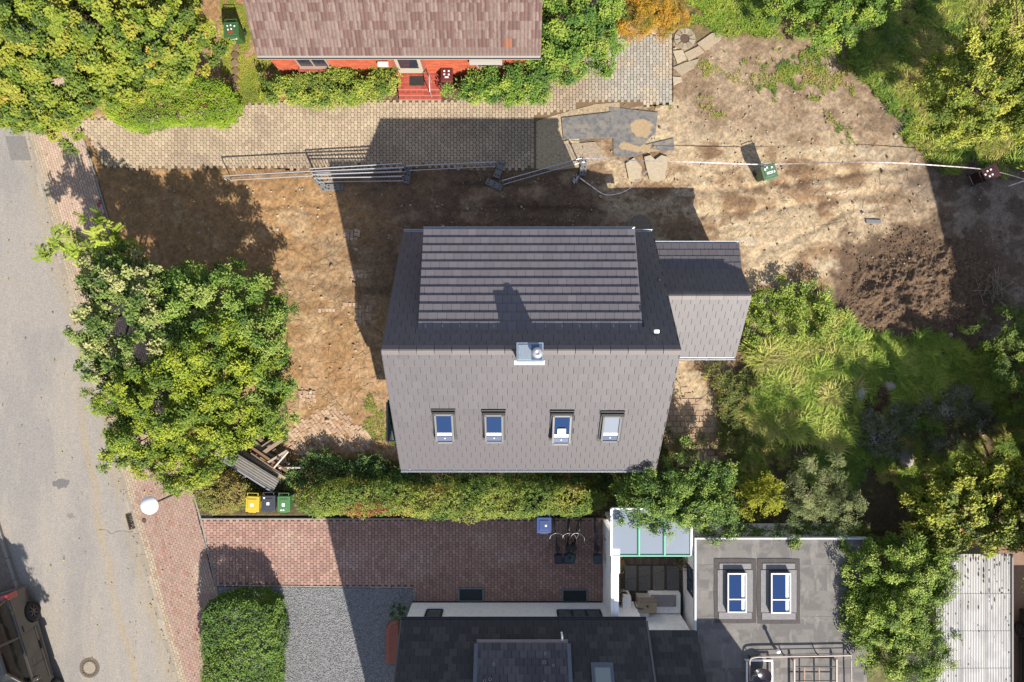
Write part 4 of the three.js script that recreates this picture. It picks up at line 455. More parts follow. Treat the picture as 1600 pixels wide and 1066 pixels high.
{ // garage with corrugated roof
  const h = 2.5, a = at(1462, 866, h), b = at(1580, 1120, h), g = thing('garage', 'garage with whitish corrugated sheet roof by the big shrub', 'garage', [(a.x + b.x) / 2, 0, (a.z + b.z) / 2]); part('wall', boxAB(a.x + 0.15, -0.1, a.z + 0.15, b.x - 0.12, h - 0.14, b.z), std(ph(210, 206, 198), 0.9, { map: GRAIN }), g);
  const sheet = (x0, x1, z0, z1, y0, y1) => { const n = Math.round((x1 - x0) / 0.105), k = 10, P = [], I = [], U = [], N = n * k, f = i => 0.016 * Math.cos(i / k * 2 * Math.PI); for (let s = 0; s < 2; s++) for (let i = 0; i <= N; i++) for (const [z, y] of [[z0, y0], [z1, y1]]) { P.push(x0 + (x1 - x0) * i / N, y + f(i) - s * 0.008, z); U.push((x0 + (x1 - x0) * i / N) * 0.4, z * 0.4); } const M = (N + 1) * 2; for (let i = 0; i < N; i++) { const a = i * 2; I.push(a, a + 1, a + 2, a + 2, a + 1, a + 3); I.push(M + a, M + a + 2, M + a + 1, M + a + 2, M + a + 3, M + a + 1); I.push(a + 1, M + a + 1, a + 3, a + 3, M + a + 1, M + a + 3); I.push(a, a + 2, M + a, a + 2, M + a + 2, M + a); } const q = new THREE.BufferGeometry(); q.setAttribute('position', new THREE.Float32BufferAttribute(P, 3)); q.setAttribute('uv', new THREE.Float32BufferAttribute(U, 2)); q.setIndex(I); q.computeVertexNormals(); return q; };
  const cor = tex(256, 256, (x, y) => { const n = fbm(x / 30, y / 60), s = hash(x >> 2, y >> 3); let c = mix([244, 242, 240], [228, 226, 224], sst(0.4, 0.65, n)); if (s < 0.004) c = [110, 90, 84]; const k = 0.94 + 0.1 * hash(x, y); return c.map(v => v * k); }); const CM = std(0xffffff, 0.85, { map: cor }), zs = [a.z, a.z + 1.6, a.z + 3.1, a.z + 4.6, b.z];
  for (let i = 0; i + 1 < zs.length; i++) for (let j = 0; j < 3; j++) { const W = (b.x - a.x) / 3, sl = -0.03; part('roof_sheet', sheet(a.x + j * W, a.x + (j + 1) * W + 0.05, zs[i], zs[i + 1] + 0.08, h + i * 0.004 - j * 0.009 + 0.01, h + i * 0.004 - j * 0.009 + 0.003), CM, g); }
  part('edge_trim', boxAB(b.x, h - 0.08, a.z, b.x + 0.06, h + 0.06, b.z), std(ph(180, 178, 176), 0.6), g);
  const r = rng(9), MM = std(ph(96, 78, 66), 0.95), gs = []; for (let i = 0; i < 60; i++) { const x = a.x + 0.3 + r() * (b.x - a.x - 0.5), z = a.z + Math.pow(r(), 2.2) * 2.4; gs.push(new THREE.SphereGeometry(1, 6, 4).scale(0.015 + r() * 0.02, 0.015, 0.03 + r() * 0.1).translate(Math.round(x / 0.105) * 0.105 + a.x % 0.105 - 0.05, h + 0.005, z)); } part('moss_bits', gs, MM, g).userData.kind = 'stuff';
}
struct('garage_yard', flat(toPlan([[1560, 850], [1760, 850], [1760, 1180], [1560, 1180]]), 0.0, 0.6), std(ph(176, 142, 120), 0.9, { map: GRAIN }), 'brown paved yard beside the corrugated garage', 'yard');
{ // a house east of the frame whose shade falls across the plot
  const g = thing('neighbour_house', 'tall gabled house just outside the right edge', 'house', [28, 0, 3]); const s = new THREE.Shape([[-1.4, -0.2], [7.4, -0.2], [7.4, 4.9], [3, 9.3], [-1.4, 4.9]].map(p => new THREE.Vector2(...p))), w = new THREE.ExtrudeGeometry(s, { depth: 9.4, bevelEnabled: false }); w.applyMatrix4(new THREE.Matrix4().makeBasis(V3(0, 0, 1), V3(0, 1, 0), V3(-1, 0, 0))); w.translate(32.7, 0, 0); part('wall', w, LEDGE, g);
  part('roof', [slab(V3(23.1, 4.75, 7.85), V3(33, 4.75, 7.85), V3(33, 9.6, 3), V3(23.1, 9.6, 3), 0.2), slab(V3(33, 4.75, -1.85), V3(23.1, 4.75, -1.85), V3(23.1, 9.6, 3), V3(33, 9.6, 3), 0.2)], std(ph(150, 96, 80), 0.8, { map: GRAIN }), g);
}

// ---------------------------------------------------------------- vehicles
function makeCar(name, label, pos, turn, body, o = {}) {
  const g = thing(name, label, 'car', pos, turn); const L = 4.5, W = 1.84, paint = phy(body, 0.3, { metalness: 0.35, clearcoat: 0.8, clearcoatRoughness: 0.08 }), GL = phy(ph(44, 46, 44), 0.04, {}), TRIM = std(ph(70, 68, 66), 0.6), TY = std(ph(44, 44, 46), 0.85), RIM = std(ph(130, 122, 116), 0.4, { metalness: 0.5 });
  // lower body: side outline with wheel arches, extruded across
  const s = new THREE.Shape(); s.moveTo(-0.85, 0.3); s.lineTo(-0.86, 0.95); s.quadraticCurveTo(-0.84, 1.08, -0.7, 1.1); s.lineTo(2.55, 1.08); s.quadraticCurveTo(3.45, 1.0, 3.58, 0.75); s.lineTo(3.62, 0.32); s.lineTo(3.1, 0.26); s.absarc(2.7, 0.33, 0.38, 0, Math.PI, false); s.lineTo(0.38, 0.24); s.absarc(0, 0.33, 0.38, 0, Math.PI, false); s.lineTo(-0.85, 0.3);
  const lower = new THREE.ExtrudeGeometry(s, { depth: W - 0.16, bevelEnabled: true, bevelSize: 0.05, bevelThickness: 0.08, bevelSegments: 3, curveSegments: 10 }).translate(0, 0, -W / 2 + 0.08); mesh('body', lower, paint, g);
  // cabin: loft from belt line to a narrower roof
  const belt = [[-0.78, -0.86], [2.35, -0.84], [2.35, 0.84], [-0.78, 0.86]], roof = [[-0.55, -0.66], [1.35, -0.64], [1.35, 0.64], [-0.55, 0.66]], y0 = 1.06, y1 = 1.78, pt = (p, y) => V3(p[0], y, p[1]);
  const quadP = (a, b, c, d, t) => slab(a, b, c, d, t); const cab = []; const core = prism(roof.map(p => p), y1 - 0.04, y1 + 0.03, 0.03); cab.push(core);
  for (const [b, r] of [[0, 0], [1, 1], [2, 2], [3, 3]]) cab.push(bar(pt(belt[b], y0), pt(roof[r], y1), 0.055, 0.045, 8)); cab.push(bar(V3(0.55, y0, 0.86), V3(0.5, y1, 0.665), 0.05), bar(V3(0.55, y0, -0.86), V3(0.5, y1, -0.665), 0.05)); for (let i = 0; i < 4; i++) cab.push(bar(pt(roof[i], y1), pt(roof[(i + 1) % 4], y1), 0.05)); mesh('roof', cab, paint, g);
  const lerp = (a, b, t) => a.clone().lerp(b, t), panel = (a, b, c, d) => mesh('window', slab(a, b, c, d, 0.02), GL, g);
  const sd = z => { const A = pt([-0.78, z * 0.86], y0), B = V3(0.5, y0, z * 0.86), C = V3(0.47, y1, z * 0.655), D = pt([-0.55, z * 0.66], y1), A2 = V3(0.58, y0, z * 0.86), B2 = pt([2.35, z * 0.84], y0), C2 = pt([1.35, z * 0.64], y1), D2 = V3(0.53, y1, z * 0.655); z > 0 ? (panel(A, B, C, D), panel(A2, B2, C2, D2)) : (panel(B, A, D, C), panel(B2, A2, D2, C2)); }; sd(1); sd(-1);
  panel(pt(belt[1], y0).setX(2.37), pt(roof[1], y1), pt(roof[2], y1), pt(belt[2], y0).setX(2.37)); panel(pt(roof[0], y1), pt(belt[0], y0).setX(-0.8), pt(belt[3], y0).setX(-0.8), pt(roof[3], y1));
  for (const z of [1, -1]) { mesh('side_trim', box(1.75, 0.1, 0.05, 1.35, 0.42, z * (W / 2 + 0.01)), TRIM, g); mesh('door_gap', [box(0.012, 0.72, 0.006, 0.52, 0.7, z * (W / 2 + 0.003)), box(0.012, 0.72, 0.006, 1.6, 0.7, z * (W / 2 + 0.003))], BLACK, g); mesh('door_handle', [rbox(0.2, 0.035, 0.04, 0.012, 0.36, 0.93, z * (W / 2 + 0.012)), rbox(0.2, 0.035, 0.04, 0.012, 1.45, 0.93, z * (W / 2 + 0.012))], paint, g); mesh('mirror', rbox(0.14, 0.18, 0.22, 0.05, 1.95, 1.15, z * (W / 2 + 0.12)), paint, g);
    mesh('taillight', rbox(0.2, 0.44, 0.3, 0.04, -0.8, 0.94, z * (W / 2 - 0.13)), phy(ph(214, 40, 34), 0.25, { clearcoat: 1 }), g); mesh('headlight', rbox(0.2, 0.16, 0.34, 0.05, 3.45, 0.75, z * (W / 2 - 0.22)), phy(ph(220, 224, 230), 0.15), g);
    for (const x of [0, 2.7]) { const w = mesh('wheel', new THREE.LatheGeometry([[0.19, -0.1], [0.29, -0.11], [0.325, -0.08], [0.335, 0], [0.325, 0.08], [0.29, 0.11], [0.19, 0.1]].map(p => new THREE.Vector2(...p)), 28).rotateX(Math.PI / 2), TY, g); w.position.set(x, 0.33, z * (W / 2 - 0.06)); const sp = [new THREE.TorusGeometry(0.2, 0.02, 6, 24), new THREE.CylinderGeometry(0.05, 0.05, 0.05, 10).rotateX(Math.PI / 2)]; for (let k = 0; k < 7; k++) { const a = k / 7 * 6.283; sp.push(box(0.15, 0.045, 0.03, Math.cos(a) * 0.11, Math.sin(a) * 0.11, 0, 0, 0, a)); } const rm = mesh('rim', sp, RIM, w); rm.position.z = z * 0.075; const hub = mesh('brake_disc', new THREE.CylinderGeometry(0.19, 0.19, 0.02, 20).rotateX(Math.PI / 2), BLACK, w); hub.position.z = z * 0.02; } }
  mesh('bumper', rbox(0.12, 0.26, W - 0.12, 0.05, -0.88, 0.42, 0), paint, g); mesh('bumper', rbox(0.12, 0.24, W - 0.14, 0.05, 3.62, 0.42, 0), paint, g); mesh('chassis', box(4.2, 0.1, 1.3, 1.35, 0.28, 0), BLACK, g);
  return g;
}
{
  const d = Math.atan2(-0.954, 0.3), w = at(48, 957, 0.43), off = V3(Math.cos(-d + Math.PI / 2), 0, Math.sin(-d + Math.PI / 2)); // right flank faces the road
  const sx = V3(0.3, 0, 0.954), side = V3(0.954, 0, -0.3); const p = w.clone().addScaledVector(side, -1.2); p.y = -0.13;
  makeCar('parked_van', 'dark grey brown people carrier parked at the bottom left kerb', p, d, ph(104, 97, 88, 0.9)).scale.setScalar(1.3);
  const q = at(1596, 984, 0.33); q.x += 0.86; q.y = 0.01; makeCar('parked_car', 'dark car beside the corrugated garage, only a wheel in view', q, -Math.PI / 2, ph(52, 52, 56));
}
// ---------------------------------------------------------------- wheelie bins
function makeBin(label, px, py, turn, col, o = {}) {
  const h = o.h ?? 0.98, p = at(px, py, h), g = thing('wheelie_bin', label, 'bin', [p.x, 0, p.z], turn, null); const M = phy(col, 0.45), LID = phy(o.lid || col, 0.42), W = (o.w ?? 0.56) / 2, D = (o.d ?? 0.68) / 2;
  const P = [], ring = (y, w, z0, z1) => [V3(-w, y, z0), V3(w, y, z0), V3(w, y, z1), V3(-w, y, z1)]; const A = ring(0.05, W * 0.76, -D * 0.62, D * 0.6), B = ring(h - 0.1, W * 0.94, -D * 0.86, D * 0.86), C = ring(h - 0.06, W, -D * 0.92, D * 0.94), f = (a, b, c, d) => { for (const v of [a, b, c, a, c, d]) P.push(v.x, v.y, v.z); };
  for (const [lo, hi] of [[A, B], [B, C]]) for (let i = 0; i < 4; i++) { const k = (i + 1) % 4; f(lo[k], lo[i], hi[i], hi[k]); } f(A[0], A[1], A[2], A[3]); const bg = new THREE.BufferGeometry(); bg.setAttribute('position', new THREE.Float32BufferAttribute(P, 3)); bg.computeVertexNormals(); mesh('bin_body', [bg, box(W * 2 + 0.02, 0.035, 0.05, 0, h - 0.075, D * 0.94), box(0.03, 0.3, 0.06, -W * 0.5, h * 0.5, -D * 0.78, 0, 0.12), box(0.03, 0.3, 0.06, W * 0.5, h * 0.5, -D * 0.78, 0, 0.12)], M, g);
  const lid = mesh('lid', [rbox(W * 2 + 0.02, 0.07, D * 2, 0.032, 0, h - 0.02, 0.02), rbox(W * 1.35, 0.05, D * 1.3, 0.024, 0, h + 0.012, 0.02)], LID, g); mesh('lid_grip', rbox(W * 1.1, 0.025, 0.05, 0.01, 0, h - 0.03, D + 0.035), LID, lid);
  mesh('handle', [bar(V3(-W * 0.8, h - 0.02, -D - 0.1), V3(W * 0.8, h - 0.02, -D - 0.1), 0.016), bar(V3(-W * 0.8, h - 0.03, -D + 0.02), V3(-W * 0.8, h - 0.02, -D - 0.1), 0.018), bar(V3(W * 0.8, h - 0.03, -D + 0.02), V3(W * 0.8, h - 0.02, -D - 0.1), 0.018)], o.dark ? BLACK : M, g);
  for (const s of [-1, 1]) { const w = mesh('wheel', new THREE.CylinderGeometry(0.1, 0.1, 0.05, 18).rotateZ(Math.PI / 2), BLACK, g); w.position.set(s * W * 0.9, 0.1, -D * 0.74); } mesh('axle', bar(V3(-W * 0.88, 0.1, -D * 0.74), V3(W * 0.88, 0.1, -D * 0.74), 0.012), STEEL, g);
  const ST = std(ph(250, 250, 250, 1.5), 0.6); for (const [x, z, w, d, c] of o.stickers || [[0, 0.02, 0.13, 0.12]]) { mesh('sticker', box(w, 0.006, d, x, h + 0.041 - (Math.abs(z) > D * 0.66 || Math.abs(x) > W * 0.68 ? 0.024 : 0), z), c ? std(ph(...c), 0.6) : ST, lid); }
  if (o.front) mesh('front_label', box(0.3, 0.16, 0.006, 0, h - 0.2, D * 0.87 + 0.004, 0, 0.0), ST, g); return g;
}
const dots5 = [[-0.12, -0.12, 0.07, 0.07], [0.12, -0.12, 0.07, 0.07], [-0.1, 0.02, 0.07, 0.07], [0.12, 0.04, 0.07, 0.07], [0, 0.16, 0.18, 0.05]];
makeBin('yellow wheelie bin at the left of three beside the hedge', 394, 787, -0.04, ph(238, 208, 62, 1.1), { stickers: [[0, 0.06, 0.13, 0.13]] });
makeBin('dark grey wheelie bin between the yellow and green bins', 419, 786, 0, ph(78, 82, 92), { stickers: [[0, 0.03, 0.12, 0.12], [-0.16, -0.22, 0.07, 0.07]] });
makeBin('light green wheelie bin at the right of three beside the hedge', 443, 787, 0, ph(98, 156, 92), { w: 0.52, stickers: [[0, 0.05, 0.12, 0.14], [-0.1, 0.28, 0.07, 0.05], [0, 0.28, 0.07, 0.05]] });
makeBin('blue wheelie bin at the hedge left of the bicycles', 850, 820, 0, ph(54, 84, 150), { w: 0.62, stickers: [[0.08, 0.04, 0.08, 0.08]] });
makeBin('green wheelie bin standing alone on the sandy earth', 1202, 268, 0.28, ph(108, 146, 108), { w: 0.62, d: 0.62, front: true, stickers: [[-0.16, -0.12, 0.07, 0.1], [-0.06, -0.18, 0.07, 0.08], [0.14, -0.14, 0.07, 0.08], [0.2, 0.06, 0.06, 0.09], [0.0, 0.06, 0.26, 0.1], [0.02, 0.06, 0.12, 0.03, [220, 90, 60]]] });
makeBin('dark maroon wheelie bin with white dots at the end of the tape', 1548, 270, 2.0, ph(84, 44, 44), { front: true, dark: true, stickers: dots5.slice(0, 4).concat([[0.02, -0.24, 0.07, 0.07]]) });
makeBin('green wheelie bin on the lawn under the top left tree', 361, 46, 0.05, ph(74, 120, 66), { w: 0.62, front: true, stickers: [[-0.14, -0.14, 0.06, 0.06], [0.0, -0.16, 0.06, 0.06], [0.16, -0.12, 0.06, 0.06], [-0.12, 0.02, 0.06, 0.06], [0.02, 0.0, 0.06, 0.06], [-0.02, 0.12, 0.2, 0.09, [214, 60, 40]]] });
makeBin('maroon wheelie bin with white dots beside the red steps', 698, 116, 0, ph(124, 58, 54), { w: 0.5, d: 0.58, stickers: [[-0.1, -0.12, 0.07, 0.07], [0.09, -0.12, 0.07, 0.07], [-0.1, 0.02, 0.07, 0.07], [0.09, 0.03, 0.07, 0.07], [0, 0.14, 0.16, 0.06]] });

// ---------------------------------------------------------------- bicycles in the shade of the hedge
function bike(label, px, turn, frameCol, seatCol, basket) {
  const p = at(px, 838), g = thing('bicycle', label, 'bicycle', [p.x, 0.02, p.z], turn, 'bicycles by the hedge'); const FM = phy(frameCol, 0.4), T = std(ph(48, 48, 50), 0.8), CH = std(ph(176, 178, 182), 0.35, { metalness: 0.6 });
  for (const z of [-0.55, 0.52]) { const w = mesh('wheel', new THREE.TorusGeometry(0.33, 0.022, 8, 32).rotateY(Math.PI / 2), T, g); w.position.set(0, 0.35, z); mesh('spokes', Array.from({ length: 10 }, (_, k) => bar(V3(0, 0, 0), V3(0, Math.cos(k * 0.628) * 0.32, Math.sin(k * 0.628) * 0.32), 0.003, 0.003, 4)), CH, w); mesh('mudguard', new THREE.TorusGeometry(0.37, 0.03, 6, 18, 2.4).rotateZ(0.4).rotateY(Math.PI / 2), FM, w); }
  mesh('frame', [bar(V3(0, 0.85, -0.38), V3(0, 0.35, -0.55), 0.018), bar(V3(0, 0.78, -0.36), V3(0, 0.32, 0.05), 0.022), bar(V3(0, 0.32, 0.05), V3(0, 0.85, 0.2), 0.02), bar(V3(0, 0.72, 0.16), V3(0, 0.85, -0.36), 0.018), bar(V3(0, 0.32, 0.05), V3(0, 0.35, 0.52), 0.016), bar(V3(0, 0.7, 0.16), V3(0, 0.35, 0.52), 0.014)], FM, g);
  mesh('handlebar', tube([V3(-0.3, 1.02, -0.2), V3(-0.24, 1.04, -0.34), V3(0, 1.0, -0.42), V3(0.24, 1.04, -0.34), V3(0.3, 1.02, -0.2)], 0.014, 24, 6), CH, g); mesh('grip', [bar(V3(-0.3, 1.02, -0.22), V3(-0.33, 1.01, -0.1), 0.02), bar(V3(0.3, 1.02, -0.22), V3(0.33, 1.01, -0.1), 0.02)], T, g); mesh('stem', bar(V3(0, 0.82, -0.37), V3(0, 1.0, -0.42), 0.016), CH, g);
  mesh('saddle', new THREE.SphereGeometry(1, 14, 8).scale(0.1, 0.04, 0.14).translate(0, 0.95, 0.25), T, g); mesh('luggage_rack', [bar(V3(-0.06, 0.74, 0.35), V3(-0.06, 0.74, 0.8), 0.008), bar(V3(0.06, 0.74, 0.35), V3(0.06, 0.74, 0.8), 0.008), bar(V3(-0.06, 0.74, 0.8), V3(0.06, 0.74, 0.8), 0.008)], CH, g); mesh('crank', [bar(V3(-0.12, 0.4, 0.14), V3(-0.06, 0.32, 0.05), 0.012), bar(V3(0.12, 0.24, -0.04), V3(0.06, 0.32, 0.05), 0.012), new THREE.CylinderGeometry(0.09, 0.09, 0.01, 18).rotateZ(Math.PI / 2).translate(0.05, 0.32, 0.05)], T, g);
  if (basket) { mesh('rear_bag', [rbox(0.36, 0.3, 0.4, 0.06, 0, 0.85, 0.72), rbox(0.26, 0.05, 0.32, 0.02, 0, 1.01, 0.7)], std(seatCol, 0.7), g); }
}
bike('bicycle with dark rear bag, leftmost beside the blue bin', 868, 0.1, ph(60, 62, 70), ph(52, 56, 72), true);
bike('bicycle with silver handlebar in the middle of the row', 886, -0.06, ph(50, 52, 56), ph(64, 70, 84), true);
bike('bicycle with dark green rear bag in the middle of the row', 897, -0.3, ph(56, 60, 60), ph(56, 92, 88), true);
bike('bicycle standing alone against the white boundary wall', 929, 0.02, ph(80, 92, 116), ph(70, 92, 100), true);

// ---------------------------------------------------------------- site barriers, their feet, tape
function barrier(label, A, B, h = 0.86) {       // tube frame with upright bars
  const a = at(...A), b = at(...B), d = b.clone().sub(a), L = d.length(), g = thing('site_barrier', label, 'barrier', [(a.x + b.x) / 2, 0.08, (a.z + b.z) / 2], Math.atan2(-d.z, d.x), 'metal barrier panels on the building plot'), X = L / 2;
  mesh('barrier_frame', [bar(V3(-X, h, 0), V3(X, h, 0), 0.024), bar(V3(-X, 0.1, 0), V3(X, 0.1, 0), 0.022), bar(V3(-X, -0.04, 0), V3(-X, h, 0), 0.024), bar(V3(X, -0.04, 0), V3(X, h, 0), 0.024)], STEEL, g); const n = Math.floor(L / 0.13), bg = new THREE.CylinderGeometry(0.007, 0.007, h - 0.1, 5).translate(0, h / 2 + 0.05, 0); for (let i = 1; i < n; i++) { const m = mesh('upright', bg, STEEL, g); m.position.x = -X + i * L / n; }
  return g;
}
barrier('single long barrier panel at the left end of the row', [363, 283], [494, 276]);
barrier('rearmost panel of the stacked barriers', [494, 272], [634, 264]); barrier('second panel of the stacked barriers from the back', [496, 276], [636, 270]); barrier('third panel of the stacked barriers from the back', [498, 281], [633, 276]); barrier('front panel of the stacked barriers nearest the earth', [500, 286], [632, 284]);
barrier('barrier panel along the shaded driveway edge in the middle', [640, 268], [775, 262]); barrier('slanted barrier panel at the right end in the shade', [786, 290], [905, 256]);
function foot(label, px, py, turn, h = 0.1) { const p = at(px, py), g = thing('ballast_block', label, 'ballast block', [p.x, 0.02, p.z], turn, 'ballast blocks of the barriers'); mesh('block', rbox(0.76, h, 0.3, 0.025, 0, h / 2, 0), std(ph(150, 148, 146), 0.85, { map: GRAIN2 }), g); for (let i = 0; i < 6; i++) mesh('socket', new THREE.CylinderGeometry(0.035, 0.035, 0.012, 10).translate(-0.26 + (i % 3) * 0.26, h + 0.002, i < 3 ? -0.06 : 0.07), BLACK, g); }
foot('grey ballast block tilted at the left end of stacked panels', 502, 288, -0.9); foot('grey ballast block lying flat before the stacked panels', 524, 293, 0.02); foot('grey ballast block at the right end of stacked panels', 637, 274, 1.4); foot('grey ballast block at the end of the middle panel', 780, 266, 1.2); foot('grey ballast block at the start of the slanted panel', 772, 289, -0.45); foot('grey ballast block under the tape post', 911, 262, 1.5);
{ const t = at(908, 262), q = thing('tape_post', 'tube post where barrier and tape meet', 'post', [t.x, 0.1, t.z]); mesh('post', bar(V3(0, 0, 0), V3(0, 0.92, 0), 0.024), STEEL, q); mesh('knot', new THREE.TorusKnotGeometry(0.04, 0.014, 40, 5).translate(0, 0.84, 0), WHITE, q); }
function tape(label, pts, w = 0.048) {           // flat printed tape, red and white
  const c = new THREE.CatmullRomCurve3(pts.map(p => at(...p))), n = Math.ceil(c.getLength() / 0.12), P = [], U = [], I = []; for (let i = 0; i <= n; i++) { const p = c.getPointAt(i / n), tw = 0.35 + Math.sin(i * 0.09) * 0.35, t = c.getTangentAt(i / n), s = V3(-t.z, 0, t.x).multiplyScalar(Math.cos(tw) * w / 2).add(V3(0, Math.sin(tw) * w / 2, 0)); P.push(p.x - s.x, p.y - s.y, p.z - s.z, p.x + s.x, p.y + s.y, p.z + s.z); U.push(i * 0.4, 0, i * 0.4, 1); if (i) { const k = i * 2; I.push(k - 2, k - 1, k, k, k - 1, k + 1); } }
  const g = new THREE.BufferGeometry(); g.setAttribute('position', new THREE.Float32BufferAttribute(P, 3)); g.setAttribute('uv', new THREE.Float32BufferAttribute(U, 2)); g.setIndex(I); g.computeVertexNormals(); const tx = tex(64, 8, (x, y) => ((x + y) % 64) < 22 ? [238, 200, 196] : [250, 246, 244]); tag(mesh('barrier_tape', g, std(new THREE.Color().setRGB(1.7, 1.65, 1.65), 0.5, { map: tx, side: THREE.DoubleSide })), label, 'tape');
}
tape('long pale barrier tape stretched over the sandy earth to the right', [[911, 247, 0.9], [1000, 251, 0.86], [1100, 254, 0.8], [1190, 257, 0.85], [1300, 254, 0.82], [1380, 254, 0.85], [1470, 259, 0.85], [1545, 266, 0.95], [1600, 280, 0.8], [1640, 296, 0.7]]);
tape('loose tape sagging to the ground beside the broken slabs', [[906, 278, 0.08], [920, 288, 0.06], [945, 304, 0.06], [965, 303, 0.06], [985, 294, 0.06], [1000, 278, 0.07], [1024, 256, 0.07]], 0.05); tape('short tape end hanging at the right edge', [[1576, 291, 0.3], [1600, 283, 0.6], [1625, 276, 0.8]], 0.05);
{ const r = rng(4), gs = []; for (let i = 0; i < 14; i++) gs.push(box(0.16, 0.004, 0.06, (r() - 0.5) * 0.22, 0.02 + r() * 0.12, (r() - 0.5) * 0.35, r() * 6, r() * 2, r() * 2)); const p = at(899, 281); const m = mesh('tape_bundle', gs, std(ph(248, 246, 250, 1.4), 0.5)); m.position.set(p.x, 0.02, p.z); tag(m, 'crumpled bundle of white tape on the earth', 'tape'); }

// ---------------------------------------------------------------- street lamp, drain, manholes
{ const t = at(231, 791, 4), b = V3(t.x, 0, t.z), g = thing('street_lamp', 'street lamp with round white disc shade on the sidewalk', 'street lamp', [b.x, 0.02, b.z]); mesh('pole', [bar(V3(0, 0, 0), V3(0, 3.9, 0), 0.055, 0.035, 12), bar(V3(0, 0, 0), V3(0, 0.8, 0), 0.075, 0.075, 12)], std(ph(150, 152, 150), 0.5, { metalness: 0.4 }), g); mesh('shade', new THREE.LatheGeometry([[0, 0.2], [0.1, 0.195], [0.22, 0.15], [0.33, 0.06], [0.345, 0.02], [0.33, 0], [0.2, -0.03], [0, -0.03]].map(p => new THREE.Vector2(...p)), 40).translate(0, 3.85, 0), phy(ph(250, 250, 250, 1.7), 0.4), g); mesh('lantern', new THREE.CylinderGeometry(0.1, 0.07, 0.2, 16).translate(0, 3.72, 0), std(ph(230, 230, 226), 0.5), g); }
{ const p = at(203, 816), g = thing('street_drain', 'rusty iron drain grate in the gutter', 'drain', [p.x, -0.128, p.z], 0.27); const IR = std(ph(96, 76, 60), 0.8, { metalness: 0.3, map: GRAIN2 }); mesh('drain_frame', [box(0.36, 0.03, 0.04, 0, 0.02, -0.32), box(0.36, 0.03, 0.04, 0, 0.02, 0.32), box(0.04, 0.03, 0.6, -0.16, 0.02, 0), box(0.04, 0.03, 0.6, 0.16, 0.02, 0)], IR, g); mesh('drain_pit', box(0.3, 0.004, 0.6, 0, 0.004, 0), BLACK, g); for (let i = 0; i < 8; i++) mesh('grate_bar', box(0.3, 0.025, 0.03, 0, 0.02, -0.26 + i * 0.075), IR, g); }
{ const p = at(137, 1046), g = thing('manhole_cover', 'round iron manhole cover with concrete centre in the street', 'manhole cover', [p.x, -0.13, p.z]); const IR = std(ph(140, 124, 108), 0.7, { metalness: 0.2, map: GRAIN2 }); mesh('cover_ring', new THREE.LatheGeometry([[0.36, 0], [0.36, 0.012], [0.44, 0.012], [0.45, 0]].map(q => new THREE.Vector2(...q)), 40), IR, g); mesh('cover_centre', new THREE.CylinderGeometry(0.26, 0.26, 0.012, 32).translate(0, 0.004, 0), std(ph(190, 178, 160), 0.9, { map: GRAIN2 }), g); mesh('cover_rim', new THREE.LatheGeometry([[0.265, 0], [0.265, 0.012], [0.35, 0.01], [0.352, 0]].map(q => new THREE.Vector2(...q)), 40), IR, g); mesh('vent_holes', Array.from({ length: 18 }, (_, i) => new THREE.CylinderGeometry(0.025, 0.025, 0.01, 8).translate(Math.cos(i * 0.349) * 0.31, 0.008, Math.sin(i * 0.349) * 0.31)), BLACK, g); }
{ const p = at(245, 810), m = mesh('valve_cover', new THREE.CylinderGeometry(0.09, 0.1, 0.03, 16)); m.material = std(ph(110, 84, 70), 0.8); m.position.set(p.x - 0.55, 0.03, p.z + 0.1); tag(m, 'small rusty valve cover in the sidewalk below the lamp', 'cover'); }
{ const p = at(1070, 60), g = thing('stone_manhole', 'small shaft cover ringed by radial stones near the top hedge', 'manhole cover', [p.x, 0.0, p.z]); const ST = tileMats([[196, 178, 152], [182, 164, 138], [206, 190, 166]], 0.9); for (let i = 0; i < 11; i++) { const m = mesh('ring_stone', prism([[-0.1, 0.2], [0.1, 0.2], [0.155, 0.46], [-0.155, 0.46]], -0.05, 0.03, 0.012), ST[i % 3], g); m.rotation.y = i / 11 * 6.283; } mesh('cover', new THREE.CylinderGeometry(0.18, 0.18, 0.03, 20), std(ph(116, 92, 72), 0.8), g); }
{ const p = at(999, 356), g = thing('well_cover', 'round concrete well ring beside the house gutter', 'well cover', [p.x, 0, p.z]); mesh('ring', new THREE.LatheGeometry([[0.45, 0], [0.56, 0], [0.56, 0.22], [0.54, 0.24], [0.45, 0.24], [0.45, 0]].map(q => new THREE.Vector2(...q)), 40), std(ph(176, 160, 142), 0.9, { map: GRAIN2 }), g); mesh('lid', new THREE.CylinderGeometry(0.47, 0.47, 0.05, 32).translate(0, 0.22, 0), std(ph(160, 142, 122), 0.9, { map: PATCHY }), g); }
